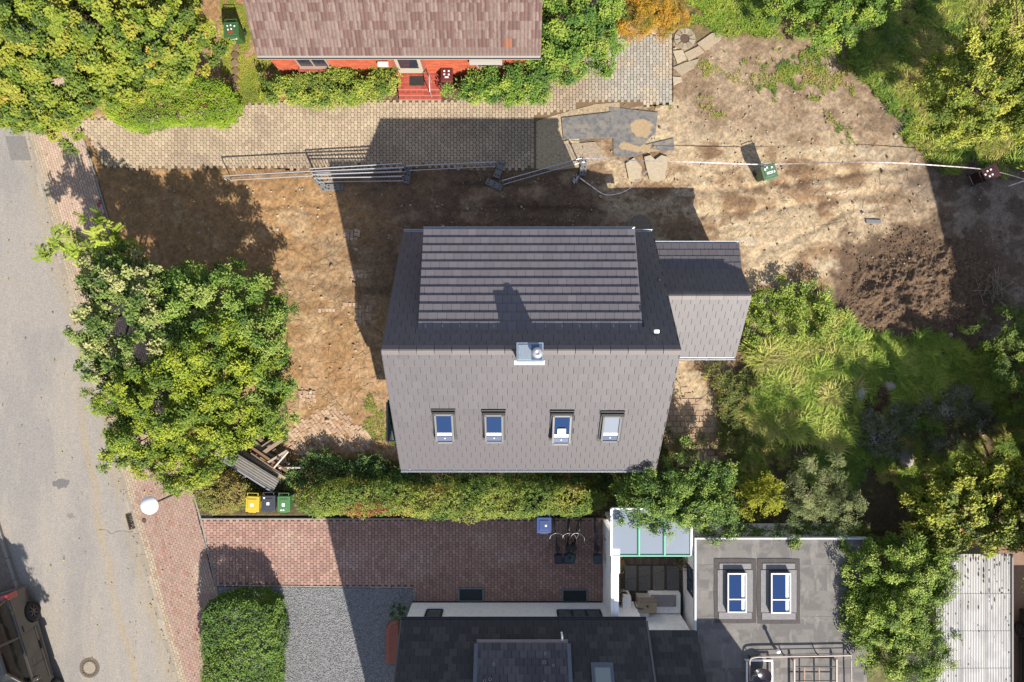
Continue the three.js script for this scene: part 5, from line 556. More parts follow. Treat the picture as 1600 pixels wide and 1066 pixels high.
// ---------------------------------------------------------------- mats, broken slabs, fragments on the earth
const rubTex = (sand, seed) => tex(256, 256, (x, y) => { const n = fbm(x / 40 + seed, y / 40), f = fbm(x / 9, y / 9 + seed); let c = mix([150, 146, 142], [126, 125, 126], sst(0.4, 0.65, f)); c = mix(c, [176, 164, 146], 0.7 * sst(0.55, 0.7, fbm(x / 22 + 7, y / 16))); const lx = (x / 256 - 0.5) / 0.3, lz = -(y / 256 - 0.5) / 0.3; for (const [sx, sz, rx, rz] of sand) c = mix(c, mix([218, 190, 150], [200, 170, 130], f), sst(1.05, 0.9, Math.hypot((lx - sx) / rx, (lz - sz) / rz) + (n - 0.5) * 0.9 + (f - 0.5) * 0.35)); const k = 0.9 + 0.2 * hash(x, y); return [c[0] * k, c[1] * k, c[2] * k]; }, {});
const RUBS = [[[], 3], [[[0.25, 0.05, 0.55, 0.42]], 9], [[[-0.3, 0.0, 0.75, 0.22], [0.55, 0.3, 0.4, 0.2]], 21]].map(([q, s]) => { const t = rubTex(q, s); t.repeat.set(0.3, 0.3); t.offset.set(0.5, 0.5); return std(0xffffff, 0.85, { map: t, bumpMap: BUMP, bumpScale: 0.003 }); });
const flatThing = (name, lb, cat, poly, y0, y1, m) => { const P = toPlan(poly), c = P.reduce((s, p) => [s[0] + p[0] / P.length, s[1] + p[1] / P.length], [0, 0]), o = mesh(name, prism(P.map(p => [p[0] - c[0], p[1] - c[1]]), y0, y1, 0.006), m); o.position.set(c[0], 0, c[1]); return tag(o, lb, cat); };
flatThing('ground_mat', 'grey rubber ground mat nearest the paver driveway', 'mat', [[877, 185], [954, 176], [959, 216], [880, 218]], 0.03, 0.085, RUBS[0]); flatThing('ground_mat', 'grey rubber ground mat half covered by sand', 'mat', [[951, 167], [1028, 176], [1024, 208], [1000, 230], [958, 216]], 0.01, 0.04, RUBS[1]); flatThing('ground_mat', 'dark end of a rubber mat sticking out of the sand', 'mat', [[958, 216], [985, 212], [1010, 226], [1052, 216], [1054, 235], [1010, 238], [985, 246], [958, 244]], 0.0, 0.03, RUBS[2]);
const CON = tileMats([[222, 204, 174], [210, 190, 160], [200, 182, 154]], 0.9); flatThing('broken_slab', 'left broken pale concrete slab piece on the earth', 'slab', [[977, 256], [990, 247], [1003, 262], [1000, 279], [982, 280]], 0, 0.08, CON[0]); flatThing('broken_slab', 'right broken pale concrete slab piece with notched corner', 'slab', [[1006, 246], [1016, 243], [1023, 250], [1033, 243], [1043, 246], [1042, 260], [1036, 280], [1028, 285], [1014, 280], [1009, 262]], 0, 0.09, CON[0]);
[[[1051, 80], [1066, 78], [1073, 92], [1058, 100]], [[1069, 83], [1092, 72], [1100, 82], [1076, 96]], [[1051, 106], [1070, 98], [1092, 92], [1086, 106], [1064, 118]], [[1051, 120], [1064, 121], [1066, 128], [1052, 134]], [[1089, 68], [1112, 52], [1128, 52], [1126, 62], [1102, 80]]].forEach((p, i) => flatThing('paving_fragment', ['irregular pale flagstone beside the driveway end', 'five-sided pale flagstone right of the driveway end', 'large pale flagstone below the two others', 'small pale flagstone at the driveway corner', 'long pale flagstone nearest the grass'][i], 'flagstone', p, 0, 0.045, CON[i % 3]));
flatThing('concrete_beam', 'grey metal offcut lying on the sandy earth', 'offcut', [[1352, 343], [1376, 344], [1376, 350], [1353, 349]], 0.01, 0.07, std(ph(150, 148, 150), 0.6)); flatThing('path_slab', 'left concrete path slab in the shade at the top right', 'slab', [[1326, 54], [1378, 52], [1379, 69], [1327, 70]], 0, 0.06, CON[2]); flatThing('path_slab', 'right concrete path slab in the shade at the top right', 'slab', [[1384, 53], [1442, 51], [1443, 67], [1385, 69]], 0, 0.06, CON[2]);
// paving stones that show one by one: rough setts by the lumber, square setts behind the house
{
  const r = rng(21), g = new THREE.Group(); g.name = 'rough_setts'; tag(g, 'patch of rough pale stone setts beside the lumber pile', 'paving', null, 'structure'); scene.add(g); const geos = Array.from({ length: 6 }, (_, i) => { const w = 0.14 + r() * 0.05, d = 0.2 + r() * 0.14; return prism([[-w / 2, -d / 2 + 0.02], [-w / 2 + 0.02, -d / 2], [w / 2 - 0.03, -d / 2 + 0.01], [w / 2, -d / 2 + 0.04], [w / 2 - 0.01, d / 2 - 0.02], [0, d / 2], [-w / 2 + 0.01, d / 2 - 0.03]].map(p => [p[0], p[1]]), -0.08, 0.02, 0.02); }), mats = tileMats([[232, 200, 168], [222, 186, 154], [236, 206, 176], [212, 176, 146]], 0.9), poly = [[428, 690], [470, 655], [520, 632], [545, 648], [572, 672], [590, 690], [560, 706], [515, 690], [490, 720], [460, 708]]; let k = 0;
  for (let i = 0; i < 26; i++) for (let j = 0; j < 26; j++) { const u = (i - 13) * 5.6, v = (j - 13) * 9.4 + (i & 1) * 4.5, x = 508 + u * 0.78 + v * 0.62, y = 676 - u * 0.62 + v * 0.78; if (!inPoly(poly, x, y) || noise(x / 11, y / 11) > 0.85 || k >= 300) continue; k++; const p = at(x + r() * 1.5, y + r() * 1.5), m = mesh('sett', geos[Math.floor(r() * 6)], mats[Math.floor(r() * 4)], g); m.position.set(p.x, dirtH(x, y) + (r() - 0.5) * 0.014, p.z); m.rotation.set((r() - 0.5) * 0.12, Math.atan2(0.62, 0.78) + (r() - 0.5) * 0.2, (r() - 0.5) * 0.12); }
  for (const [cx, cy, n] of [[478, 618, 16], [548, 366, 14], [558, 430, 12], [566, 485, 22], [508, 490, 5], [545, 480, 6]]) for (let i = 0; i < n; i++) { const p = at(cx + (i % 5) * 5.4 + r() * 2 - 10, cy + Math.floor(i / 5) * 6 + r() * 2 - 6), m = mesh('sett', geos[Math.floor(r() * 6)], mats[Math.floor(r() * 4)], g); m.scale.set(0.9, 1, 0.62); m.position.set(p.x, -0.015 + r() * 0.015, p.z); m.rotation.y = (r() - 0.5) * 0.3; }
  const h = new THREE.Group(); h.name = 'square_setts'; tag(h, 'path of square pale paving setts behind the house corner', 'paving', null, 'structure'); scene.add(h); const sg = new RoundedBoxGeometry(0.31, 0.1, 0.235, 1, 0.02), q = [[1030, 622], [1070, 606], [1100, 622], [1118, 668], [1118, 720], [1096, 736], [1040, 720], [1020, 690]], m4 = tileMats([[226, 196, 162], [212, 180, 148], [200, 170, 140]], 0.9);
  for (let j = 0; j < 18; j++) for (let i = 0; i < 12; i++) { const x = 1016 + i * 11.8 + (j & 1) * 5.9, y = 600 + j * 9; if (!inPoly(q, x, y) || (y < 640 && noise(x / 9, y / 9) > 0.55)) continue; const p = at(x, y), m = mesh('sett', sg, m4[Math.floor(r() * 3)], h); m.position.set(p.x, -0.03 + r() * 0.015, p.z); m.rotation.y = (r() - 0.5) * 0.06; }
}
{ // lumber under corrugated sheets
  const c = at(402, 724, 0.8), g = thing('lumber_pile', 'pile of old boards under a leaning corrugated sheet', 'lumber pile', [c.x, 0, c.z]); const BD = tileMats([[190, 166, 140], [172, 146, 118], [204, 182, 158], [160, 128, 98], [214, 196, 176]], 0.85), r = rng(14); const ang = -0.58;
  for (let i = 0; i < 18; i++) { const w = 0.09 + r() * 0.08, L = 1.5 + r() * 0.9; const m = mesh('board', box(L, 0.035 + r() * 0.03, w), BD[i % 5], g); m.position.set(0.15 + (r() - 0.5) * 0.6, 0.35 + i * 0.028, -0.35 + (r() - 0.4) * 0.9); m.rotation.set(0.05 * (r() - 0.5), ang + (r() < 0.3 ? 1.2 : 0) + (r() - 0.5) * 0.25, 0.06 * (r() - 0.5)); }
  const n = 5, k = 12, P = [], I = [], U = [], N = n * k, Wd = 0.62, Ln = 2.9; for (let i = 0; i <= N; i++) for (let j = 0; j < 2; j++) { P.push((j - 0.5) * Ln, 0.05 * Math.cos(i / k * 6.283), (i / N - 0.5) * Wd); U.push(j * 2, i / N); } for (let i = 0; i < N; i++) { const a = i * 2; I.push(a, a + 2, a + 1, a + 1, a + 2, a + 3); } const sg = new THREE.BufferGeometry(); sg.setAttribute('position', new THREE.Float32BufferAttribute(P, 3)); sg.setAttribute('uv', new THREE.Float32BufferAttribute(U, 2)); sg.setIndex(I); sg.computeVertexNormals(); const m = mesh('corrugated_sheet', sg, std(ph(206, 200, 192), 0.6, { map: GRAIN, side: THREE.DoubleSide }), g); m.position.set(-0.35, 0.98, 0.12); m.rotation.set(0.3, ang, -0.05, 'YXZ'); const e = mesh('sheet_edge_board', box(2.9, 0.05, 0.07), std(ph(168, 172, 182), 0.6), g); e.position.set(-0.57, 0.86, 0.44); e.rotation.set(0, ang, -0.05, 'YXZ');
  for (const [x, z] of [[-1.2, -0.5], [0.6, 0.5], [0.9, -0.2], [-0.6, 0.1]]) mesh('support', box(0.09, 0.86, 0.09, x, 0.42, z), BD[3], g);
  for (const [x0, y0, z0, x1, y1, z1] of [[0.9, 0.75, 0.2, 1.9, 0.45, 0.25], [0.95, 0.7, 0.25, 0.75, 0.1, 1.0], [0.7, 0.8, 0.2, 1.3, 0.75, -0.5]]) mesh('white_pole', bar(V3(x0, y0, z0), V3(x1, y1, z1), 0.045), std(ph(232, 222, 208, 1.1), 0.7), g);
}

// ---------------------------------------------------------------- vegetation
const LEAF = phy(0xffffff, 0.62, { transmission: 0.25, thickness: 0, side: THREE.DoubleSide, ior: 1.4 }), BLADE = std(0xffffff, 0.8, { side: THREE.DoubleSide }), BARK = std(ph(120, 104, 88), 0.95, { map: GRAIN2 });
function sprayGeo(n, L, W, seed, o = {}) {        // a twig end with n folded leaves
  const r = rng(seed), P = []; const tri = (a, b, c) => P.push(a.x, a.y, a.z, b.x, b.y, b.z, c.x, c.y, c.z);
  for (let i = 0; i < n; i++) { let dir, base; if (o.frond) { const t = (i >> 1) / (n / 2), s = i & 1 ? 1 : -1; base = V3(t * 1.5 - 0.3, 0.1 * Math.sin(t * 3) - t * t * 0.2, 0); dir = V3(0.45, -0.12, s).normalize(); } else { const a = i * 2.4 + r() * 0.8, e = o.flat ? (r() - 0.35) * 0.45 : (r() - 0.35) * 0.8; dir = V3(Math.cos(a) * Math.cos(e), Math.sin(e), Math.sin(a) * Math.cos(e)); base = dir.clone().multiplyScalar(0.12 + 0.3 * r()); base.y += (r() - 0.5) * 0.25; }
    const up = V3((r() - 0.5) * 0.9, 1, (r() - 0.5) * 0.9).normalize(), side = dir.clone().cross(up).normalize(), l = L * (0.75 + r() * 0.5), w = W * (0.8 + r() * 0.4), tip = base.clone().addScaledVector(dir, l).add(V3(0, -0.15 * l, 0)), mid = base.clone().addScaledVector(dir, l * 0.45), a = mid.clone().addScaledVector(side, w / 2).add(V3(0, w * 0.14, 0)), b = mid.clone().addScaledVector(side, -w / 2).add(V3(0, w * 0.14, 0)); tri(base, a, tip); tri(base, tip, b); }
  const g = new THREE.BufferGeometry(); g.setAttribute('position', new THREE.Float32BufferAttribute(P, 3)); g.computeVertexNormals(); return g;
}
const SPRAY = { broad: sprayGeo(7, 0.62, 0.5, 1), oval: sprayGeo(9, 0.5, 0.3, 2), fine: sprayGeo(12, 0.34, 0.2, 3), thin: sprayGeo(11, 0.6, 0.12, 4), frond: sprayGeo(22, 0.5, 0.17, 5, { frond: true }), flat: sprayGeo(8, 0.55, 0.36, 6, { flat: true }) };
const n3 = (x, y, z) => (noise(x + z * 0.7, y - z * 0.5) + noise(y + 31, z + x * 0.6)) / 2;
const bl = (px, py, h, rx, ry, rh) => ({ c: at(px, py, h), r: V3(len(rx, h), rh, len(ry, h)) });
function leaves(name, parent, spots, o) {         // spots: [{p, n, t}] -> one instanced crown
  const r = rng(o.seed * 7 + 3), off = away(parent), im = shade(new THREE.InstancedMesh(SPRAY[o.spray], o.mat || LEAF, spots.length)), c = new THREE.Color(), Y = V3(0, 1, 0), q2 = new THREE.Quaternion(), m = new THREE.Matrix4();
  spots.forEach((s, k) => { const d = s.n.clone().multiplyScalar(0.5).addScaledVector(SUN, 0.75).add(V3((r() - 0.5) * 1.2, (r() - 0.5) * 0.6, (r() - 0.5) * 1.2)).normalize(), q = new THREE.Quaternion().setFromUnitVectors(Y, d).multiply(q2.setFromAxisAngle(Y, r() * 6.283)), z = o.size * (0.38 + r() * 0.56); m.compose(s.p.clone().sub(off), q, V3(z, z, z)); im.setMatrixAt(k, m); const t = Math.min(0.999, Math.max(0, s.t + (r() - 0.5) * 0.35)) * (o.colors.length - 1), i = Math.floor(t), col = mix(o.colors[i], o.colors[Math.min(i + 1, o.colors.length - 1)], t - i); c.copy(ph(...col, (o.k ?? 1.55) * (0.85 + r() * 0.3))); if (o.accent && r() < o.accentShare * (o.accentAt ? o.accentAt(s.p) : 1)) c.copy(ph(...o.accent[Math.floor(r() * o.accent.length)], 1.5)); im.setColorAt(k, c); });
  im.name = name; im.userData.kind = 'stuff'; parent.add(im); return im;
}
function blobSpots(blobs, dens, seed, o = {}) {
  const r = rng(seed), out = [];
  for (const b of blobs) { const A = Math.PI * b.r.x * b.r.z, nC = Math.max(5, Math.round(A * dens)), lump = o.lump ?? 1.05; for (let i = 0; i < nC; i++) { const y = -0.35 + 1.35 * r(), a = r() * 6.283, s = Math.sqrt(Math.max(0, 1 - Math.min(1, y * y))), d = V3(Math.cos(a) * s, y, Math.sin(a) * s).normalize(), k = (1 - lump / 2 + lump * n3(d.x * 2.1 + b.c.x, d.y * 2.1 + b.c.z, d.z * 2.1)) * (1 - 0.5 * Math.pow(r(), 1.5)) * (r() < 0.12 ? 1.04 + 0.24 * r() : 1), cp = V3(b.c.x + d.x * b.r.x * k, b.c.y + d.y * b.r.y * k, b.c.z + d.z * b.r.z * k), t = r(), per = o.per ?? 19, sg = o.sigma ?? 0.17; for (let j = 0; j < per; j++) { const g = () => (r() + r() + r() - 1.5) * 1.3 * sg, p = cp.clone().add(V3(g(), g() * 0.7, g())); if (p.y < 0.06) p.y = 0.06 + r() * 0.1; out.push({ p, n: d, t }); } } }
  return out;
}
function boxSpots(x0, y0, x1, y1, h, dens, seed, o = {}) {  // clipped hedge: outline at its top on the plan
  const r = rng(seed), a = at(x0, y0, h), b = at(x1, y1, h), out = [], W = b.x - a.x, D = b.z - a.z, jag = o.jag ?? 0.12, top = W * D, sides = 2 * (W + D) * h, N = Math.round((top + sides * 0.7) * dens); for (let i = 0; i < N; i++) { let p, n; if (r() < top / (top + sides * 0.7)) { p = V3(a.x + r() * W, h, a.z + r() * D); n = V3(0, 1, 0); } else { const k = r() * (W + D), s = r() < 0.5, y = r() * h; if (k < W) { p = V3(a.x + k, y, s ? a.z : b.z); n = V3(0, 0.2, s ? -1 : 1); } else { p = V3(s ? a.x : b.x, y, a.z + k - W); n = V3(s ? -1 : 1, 0.2, 0); } } const e = o.round ?? 0.25, cx = (a.x + b.x) / 2, cz = (a.z + b.z) / 2, ux = Math.abs(p.x - cx) / (W / 2), uz = Math.abs(p.z - cz) / (D / 2), u = Math.max(ux, uz), vy = p.y / h; p.y -= e * Math.pow(u, 6) * vy * vy; const sq = 1 - 0.12 * (o.roundPlan ?? 0.3) * ux * ux * uz * uz * 4; p.x = cx + (p.x - cx) * sq; p.z = cz + (p.z - cz) * sq; const l = (n3(p.x * 0.9 + seed, p.y, p.z * 0.9) - 0.5) * 2 * jag; p.addScaledVector(n, l - Math.pow(r(), 2) * 0.22); p.add(V3((r() - 0.5) * 0.1, (r() - 0.5) * 0.1, (r() - 0.5) * 0.1)); if (o.shoots && n.y > 0.5 && r() < 0.02) p.y += r() * 0.4; if (p.y < 0.05) p.y = 0.05 + r() * 0.1; out.push({ p, n, t: n3(p.x * 1.4, p.y + seed, p.z * 1.4) * 1.6 - 0.3 }); } return out;
}
function limbs(parent, base, blobs, r0, seed) {   // tapered stem with limbs into each lobe
  const r = rng(seed), gs = []; const fork = blobs.reduce((s, b) => s.add(b.c), V3(0, 0, 0)).multiplyScalar(1 / blobs.length).lerp(base, 0.55); const lo = Math.min(...blobs.map(b => b.c.y)); fork.y = Math.max(0.35, lo * 0.45); gs.push(bar(base.clone().setY(-0.05), fork, r0, r0 * 0.75, 9)); for (const b of blobs) { const mid = fork.clone().lerp(b.c, 0.55).add(V3((r() - 0.5) * 0.3, 0.15, (r() - 0.5) * 0.3)), end = b.c.clone().add(V3(0, b.r.y * 0.35, 0)); gs.push(bar(fork, mid, r0 * 0.6, r0 * 0.4, 7), bar(mid, end, r0 * 0.4, r0 * 0.15, 6)); for (let k = 0; k < 5; k++) { const a = r() * 6.28, e = b.c.clone().add(V3(Math.cos(a) * b.r.x * 0.75, b.r.y * (0.1 + 0.6 * r()), Math.sin(a) * b.r.z * 0.75)); gs.push(bar(mid.clone().lerp(end, r()), e, r0 * 0.2, r0 * 0.05, 5)); } } return part('trunk', gs, BARK, parent);
}
function plant(name, label, category, base, blobs, o) {
  const p = at(...base), g = thing(name, label, category, [p.x, 0, p.z]); if (o.stem !== 0) { const t = limbs(g, p, blobs, o.stem ?? 0.1, o.seed); if (!/tree/.test(name)) t.name = 'stems'; } leaves(/tree/.test(name) ? 'crown' : 'foliage', g, blobSpots(blobs, o.dens ?? 8, o.seed, o), o); return g;
}
const C = { maple: [[72, 98, 24], [102, 128, 28], [130, 150, 34], [150, 162, 44], [168, 164, 52]], lime: [[84, 114, 22], [120, 146, 24], [150, 168, 30], [178, 188, 48]], dark: [[58, 92, 36], [78, 116, 44], [104, 140, 58], [128, 156, 76]], olive: [[96, 112, 62], [126, 136, 84], [154, 156, 104]], apple: [[102, 122, 34], [140, 154, 42], [170, 176, 58], [192, 192, 84]], hedge: [[86, 116, 36], [120, 142, 46], [158, 164, 62], [162, 144, 70]], bright: [[104, 136, 22], [138, 168, 24], [162, 184, 36]], pale: [[78, 108, 36], [110, 138, 50], [146, 164, 78], [196, 194, 128]], gold: [[140, 130, 40], [206, 166, 44], [226, 178, 52], [190, 140, 60], [130, 140, 50]] };
plant('maple_tree', 'large yellow green maple tree filling the top left corner', 'tree', [185, 90, 0], [bl(60, 55, 5.2, 120, 100, 2), bl(195, 45, 5.8, 115, 90, 2.2), bl(284, 60, 4.6, 60, 72, 1.8), bl(15, 140, 4, 70, 55, 1.5), bl(110, 125, 4.6, 95, 60, 1.8), bl(95, 180, 3.4, 34, 40, 0.9), bl(220, 105, 4, 100, 40, 1.4), bl(40, 175, 3.4, 40, 30, 0.8)], { spray: 'broad', size: 0.25, colors: C.maple, seed: 101, stem: 0.22, dens: 12, accent: [[200, 160, 60]], accentShare: 0.006 });
{ const p = at(255, 160), g = thing('clipped_hedge', 'bright green hedge along the paver driveway under the maple', 'hedge', [p.x, 0, p.z]); leaves('foliage', g, boxSpots(150, 118, 358, 187, 1.5, 100, 102, { jag: 0.25, roundPlan: 0.4 }), { spray: 'oval', size: 0.19, colors: C.bright, seed: 102 }); part('stems', Array.from({ length: 9 }, (_, i) => bar(at(170 + i * 22, 162), at(170 + i * 22 - 4, 158, 1.2), 0.03, 0.015, 6)), BARK, g); }
plant('shrub', 'low leafy shrubs left of the red steps below the brick wall', 'shrub', [515, 140, 0], [bl(440, 140, 0.6, 30, 20, 0.5), bl(480, 136, 0.7, 34, 22, 0.5), bl(525, 137, 0.7, 36, 23, 0.5), bl(570, 135, 0.8, 34, 23, 0.5), bl(607, 132, 0.8, 18, 22, 0.5), bl(510, 154, 0.5, 70, 10, 0.3)], { spray: 'oval', size: 0.24, colors: [[96, 124, 42], [130, 154, 50], [160, 174, 60], [176, 186, 70]], seed: 103, dens: 14, stem: 0.04 });
plant('shrub', 'spreading green shrub border right of the red steps', 'shrub', [850, 100, 0], [bl(735, 140, 0.7, 30, 18, 0.5), bl(775, 134, 0.9, 40, 26, 0.6), bl(825, 124, 1.1, 44, 34, 0.8), bl(870, 90, 1.5, 52, 48, 1), bl(880, 30, 1.7, 55, 52, 1.1), bl(930, 70, 1.4, 46, 42, 0.9), bl(935, 10, 1.6, 50, 40, 1), bl(800, 152, 0.7, 60, 12, 0.4)], { spray: 'oval', size: 0.25, colors: [[74, 112, 36], [102, 142, 44], [134, 166, 56], [166, 184, 70]], seed: 104, dens: 13, stem: 0.06 });
plant('shrub', 'golden orange autumn shrub at the top beside the paver drive', 'shrub', [1010, 30, 0], [bl(975, 35, 1.2, 30, 30, 0.7), bl(1015, 22, 1.3, 40, 34, 0.8), bl(1050, 32, 1, 28, 28, 0.6), bl(1000, 2, 1.4, 50, 20, 0.8)], { spray: 'thin', size: 0.24, colors: C.gold, seed: 105, dens: 15, stem: 0.05, accent: [[206, 110, 50], [120, 140, 50]], accentShare: 0.15 });
plant('shrub', 'dense green shrub at the top right of the grass', 'shrub', [1290, 25, 0], [bl(1230, 18, 1.8, 40, 32, 1), bl(1280, 30, 1.9, 48, 38, 1.1), bl(1325, 14, 2, 48, 34, 1.1), bl(1365, 4, 2, 36, 24, 1), bl(1300, 58, 1.2, 36, 18, 0.6)], { spray: 'oval', size: 0.24, colors: [[72, 108, 32], [112, 148, 40], [146, 172, 54], [170, 188, 66]], seed: 106, dens: 13, stem: 0.08 });
plant('apple_tree', 'apple tree with pale green leaves at the top right', 'tree', [1545, 150, 0], [bl(1530, 155, 4.2, 72, 62, 1.5), bl(1490, 195, 3.4, 46, 40, 1), bl(1590, 50, 4.4, 60, 66, 1.5), bl(1480, 120, 3.6, 40, 40, 1), bl(1600, 170, 4, 60, 60, 1.4), bl(1530, 90, 4.2, 40, 40, 1.2), bl(1668, 215, 5, 58, 60, 1.5), bl(1662, 120, 5, 54, 60, 1.5)], { spray: 'oval', size: 0.26, colors: C.apple, seed: 107, stem: 0.16, dens: 8.5, k: 1.75, accent: [[224, 150, 60]], accentShare: 0.004, lump: 0.7 });  // last lobes lie out of view, added to shade the grass
plant('ash_sapling', 'feathery sapling leaning over the sidewalk', 'sapling', [190, 400, 0], [bl(140, 375, 2.8, 50, 34, 0.6), bl(175, 400, 2.8, 42, 30, 0.6), bl(110, 398, 2.6, 34, 14, 0.4)], { spray: 'frond', size: 0.36, colors: [[130, 154, 40], [164, 184, 56], [186, 196, 80]], seed: 108, stem: 0.05, dens: 6, per: 6 });
plant('elder_shrub', 'tall shrub with cream tinted leaves beside the street', 'shrub', [205, 480, 0], [bl(195, 435, 3, 60, 46, 1.2), bl(165, 515, 3.2, 48, 56, 1.3), bl(250, 495, 3.5, 58, 56, 1.4), bl(230, 445, 3, 40, 36, 1), bl(185, 575, 3, 44, 40, 1.2)], { spray: 'broad', size: 0.26, colors: C.pale, seed: 109, stem: 0.1, dens: 9, k: 1.5 });
plant('hazel_shrub', 'broad lime green shrub in the middle of the street side thicket', 'shrub', [320, 620, 0], [bl(325, 560, 3.4, 92, 84, 1.6), bl(270, 620, 3.2, 96, 70, 1.5), bl(225, 690, 2.7, 56, 56, 1.3), bl(350, 650, 2.8, 88, 66, 1.4), bl(290, 725, 2.2, 66, 42, 1.1), bl(205, 625, 2.7, 50, 46, 1.1)], { spray: 'oval', size: 0.27, colors: C.lime, seed: 110, stem: 0.12, dens: 11 });
plant('dogwood_shrub', 'darker green shrub at the earth side of the thicket', 'shrub', [385, 560, 0], [bl(345, 470, 3.3, 70, 54, 1.4), bl(395, 520, 3, 54, 58, 1.3), bl(415, 600, 2.6, 46, 50, 1.1), bl(432, 652, 1.9, 36, 36, 0.9), bl(290, 455, 3.2, 46, 40, 1.2)], { spray: 'oval', size: 0.25, colors: [[84, 120, 38], [116, 150, 50], [146, 172, 68], [170, 186, 92]], seed: 111, stem: 0.1, dens: 11 });
{ const p = at(700, 785), g = thing('long_hedge', 'long mixed hedge with reddish leaves along the red driveway', 'hedge', [p.x, 0, p.z]); leaves('foliage', g, boxSpots(452, 764, 950, 809, 1.6, 105, 112, { jag: 0.42, shoots: true, round: 0.35 }), { spray: 'oval', size: 0.19, k: 1.9, colors: C.hedge, seed: 112, accent: [[170, 70, 54], [190, 110, 60]], accentShare: 0.4, accentAt: q => sst(-7.4, -6.9, q.x) * sst(-4.6, -5.4, q.x) * sst(6.7, 6.9, q.z) }); part('stems', Array.from({ length: 24 }, (_, i) => bar(at(460 + i * 20.5, 786), at(462 + i * 20.5, 786, 1.3), 0.03, 0.012, 6)), BARK, g); }
{ const p = at(340, 780), g = thing('small_hedge', 'short brownish hedge left of the yellow bin', 'hedge', [p.x, 0, p.z]); leaves('foliage', g, boxSpots(304, 748, 380, 806, 1.5, 105, 113, { jag: 0.3, shoots: true, round: 0.4, roundPlan: 1 }), { spray: 'oval', size: 0.19, colors: [[110, 126, 48], [138, 146, 58], [164, 150, 72], [180, 150, 90]], seed: 113 }); part('stems', Array.from({ length: 4 }, (_, i) => bar(at(318 + i * 15, 780), at(318 + i * 15, 776, 1.2), 0.03, 0.012, 6)), BARK, g); }
plant('ivy_undergrowth', 'dark low undergrowth in the shade between house and hedge', 'undergrowth', [560, 722, 0], [bl(515, 726, 0.35, 40, 22, 0.35), bl(575, 730, 0.35, 42, 22, 0.35), bl(620, 744, 0.4, 40, 14, 0.4), bl(680, 748, 0.4, 60, 12, 0.4), bl(780, 750, 0.4, 70, 11, 0.4), bl(890, 752, 0.4, 70, 11, 0.4), bl(470, 744, 0.4, 30, 14, 0.3)], { spray: 'oval', size: 0.2, colors: C.dark, seed: 114, dens: 12, stem: 0.02 });
plant('laurel_shrub', 'rounded glossy dark green shrub overhanging the glass canopy', 'shrub', [1070, 770, 0], [bl(1060, 770, 2.7, 78, 54, 1.4), bl(1000, 772, 2.3, 46, 40, 1.1), bl(1112, 790, 2.6, 44, 50, 1.3), bl(1030, 806, 2.2, 40, 24, 0.9)], { spray: 'flat', size: 0.21, colors: [[64, 98, 28], [94, 126, 38], [126, 152, 54], [154, 174, 80]], seed: 115, stem: 0.1, dens: 14, k: 1.85 });
plant('golden_shrub', 'small yellow green shrub beside the glossy dark shrub', 'shrub', [1183, 775, 0], [bl(1180, 776, 1.7, 32, 36, 1), bl(1200, 770, 1.6, 20, 26, 0.8)], { spray: 'fine', size: 0.22, colors: [[150, 160, 20], [186, 190, 30], [204, 200, 46]], seed: 116, stem: 0.05, dens: 14 });
plant('olive_shrub', 'grey green twiggy shrub behind the flat roof', 'shrub', [1290, 785, 0], [bl(1262, 760, 2.2, 40, 46, 1.1), bl(1312, 792, 2.2, 48, 36, 1), bl(1258, 800, 2, 28, 26, 0.8), bl(1300, 755, 2.2, 24, 28, 0.9)], { spray: 'thin', size: 0.26, colors: C.olive, k: 2.4, seed: 117, stem: 0.09, dens: 6.5, lump: 1 });
plant('garden_maple_tree', 'yellow green tree over the corrugated garage', 'tree', [1490, 745, 0], [bl(1500, 785, 3.0, 80, 66, 1.3), bl(1570, 800, 3.3, 64, 74, 1.3), bl(1452, 775, 2.4, 42, 46, 1), bl(1540, 745, 3.0, 64, 36, 1), bl(1470, 830, 2.6, 42, 38, 1), bl(1600, 760, 3.4, 44, 54, 1.1), bl(1680, 790, 3.6, 70, 80, 1.4), bl(1655, 730, 3.4, 60, 60, 1.2)], { spray: 'broad', size: 0.27, colors: [[104, 122, 30], [136, 150, 36], [162, 170, 46], [182, 184, 62]], seed: 118, stem: 0.16, dens: 11, accent: [[200, 140, 70]], accentShare: 0.012 });  // lobes past the right edge are added for their shade on the garden
plant('bay_shrub', 'large glossy green shrub between flat roof and garage', 'shrub', [1395, 930, 0], [bl(1400, 888, 2.7, 84, 60, 1.2), bl(1392, 955, 2.8, 76, 60, 1.2), bl(1408, 1014, 2.6, 72, 48, 1.1), bl(1440, 890, 2.5, 44, 50, 1), bl(1350, 950, 2.7, 34, 40, 0.8)], { spray: 'flat', size: 0.2, colors: [[88, 118, 28], [118, 146, 36], [146, 168, 54], [164, 180, 84]], seed: 119, stem: 0.1, dens: 20, lump: 0.5, k: 1.9 });
{ const p = at(370, 1005), g = thing('box_hedge', 'trimmed rounded box hedge at the corner of the gravel court', 'hedge', [p.x, 0, p.z]); leaves('foliage', g, boxSpots(310, 944, 426, 1110, 1.8, 150, 120, { jag: 0.26, round: 0.22, roundPlan: 0.25 }), { spray: 'flat', size: 0.2, colors: [[76, 114, 28], [106, 144, 38], [136, 168, 56]], seed: 120, k: 1.4 }); part('stems', Array.from({ length: 8 }, (_, i) => bar(at(350 + (i % 2) * 40, 960 + i * 14), at(350 + (i % 2) * 40, 960 + i * 14, 1.3), 0.04, 0.02, 6)), BARK, g); }
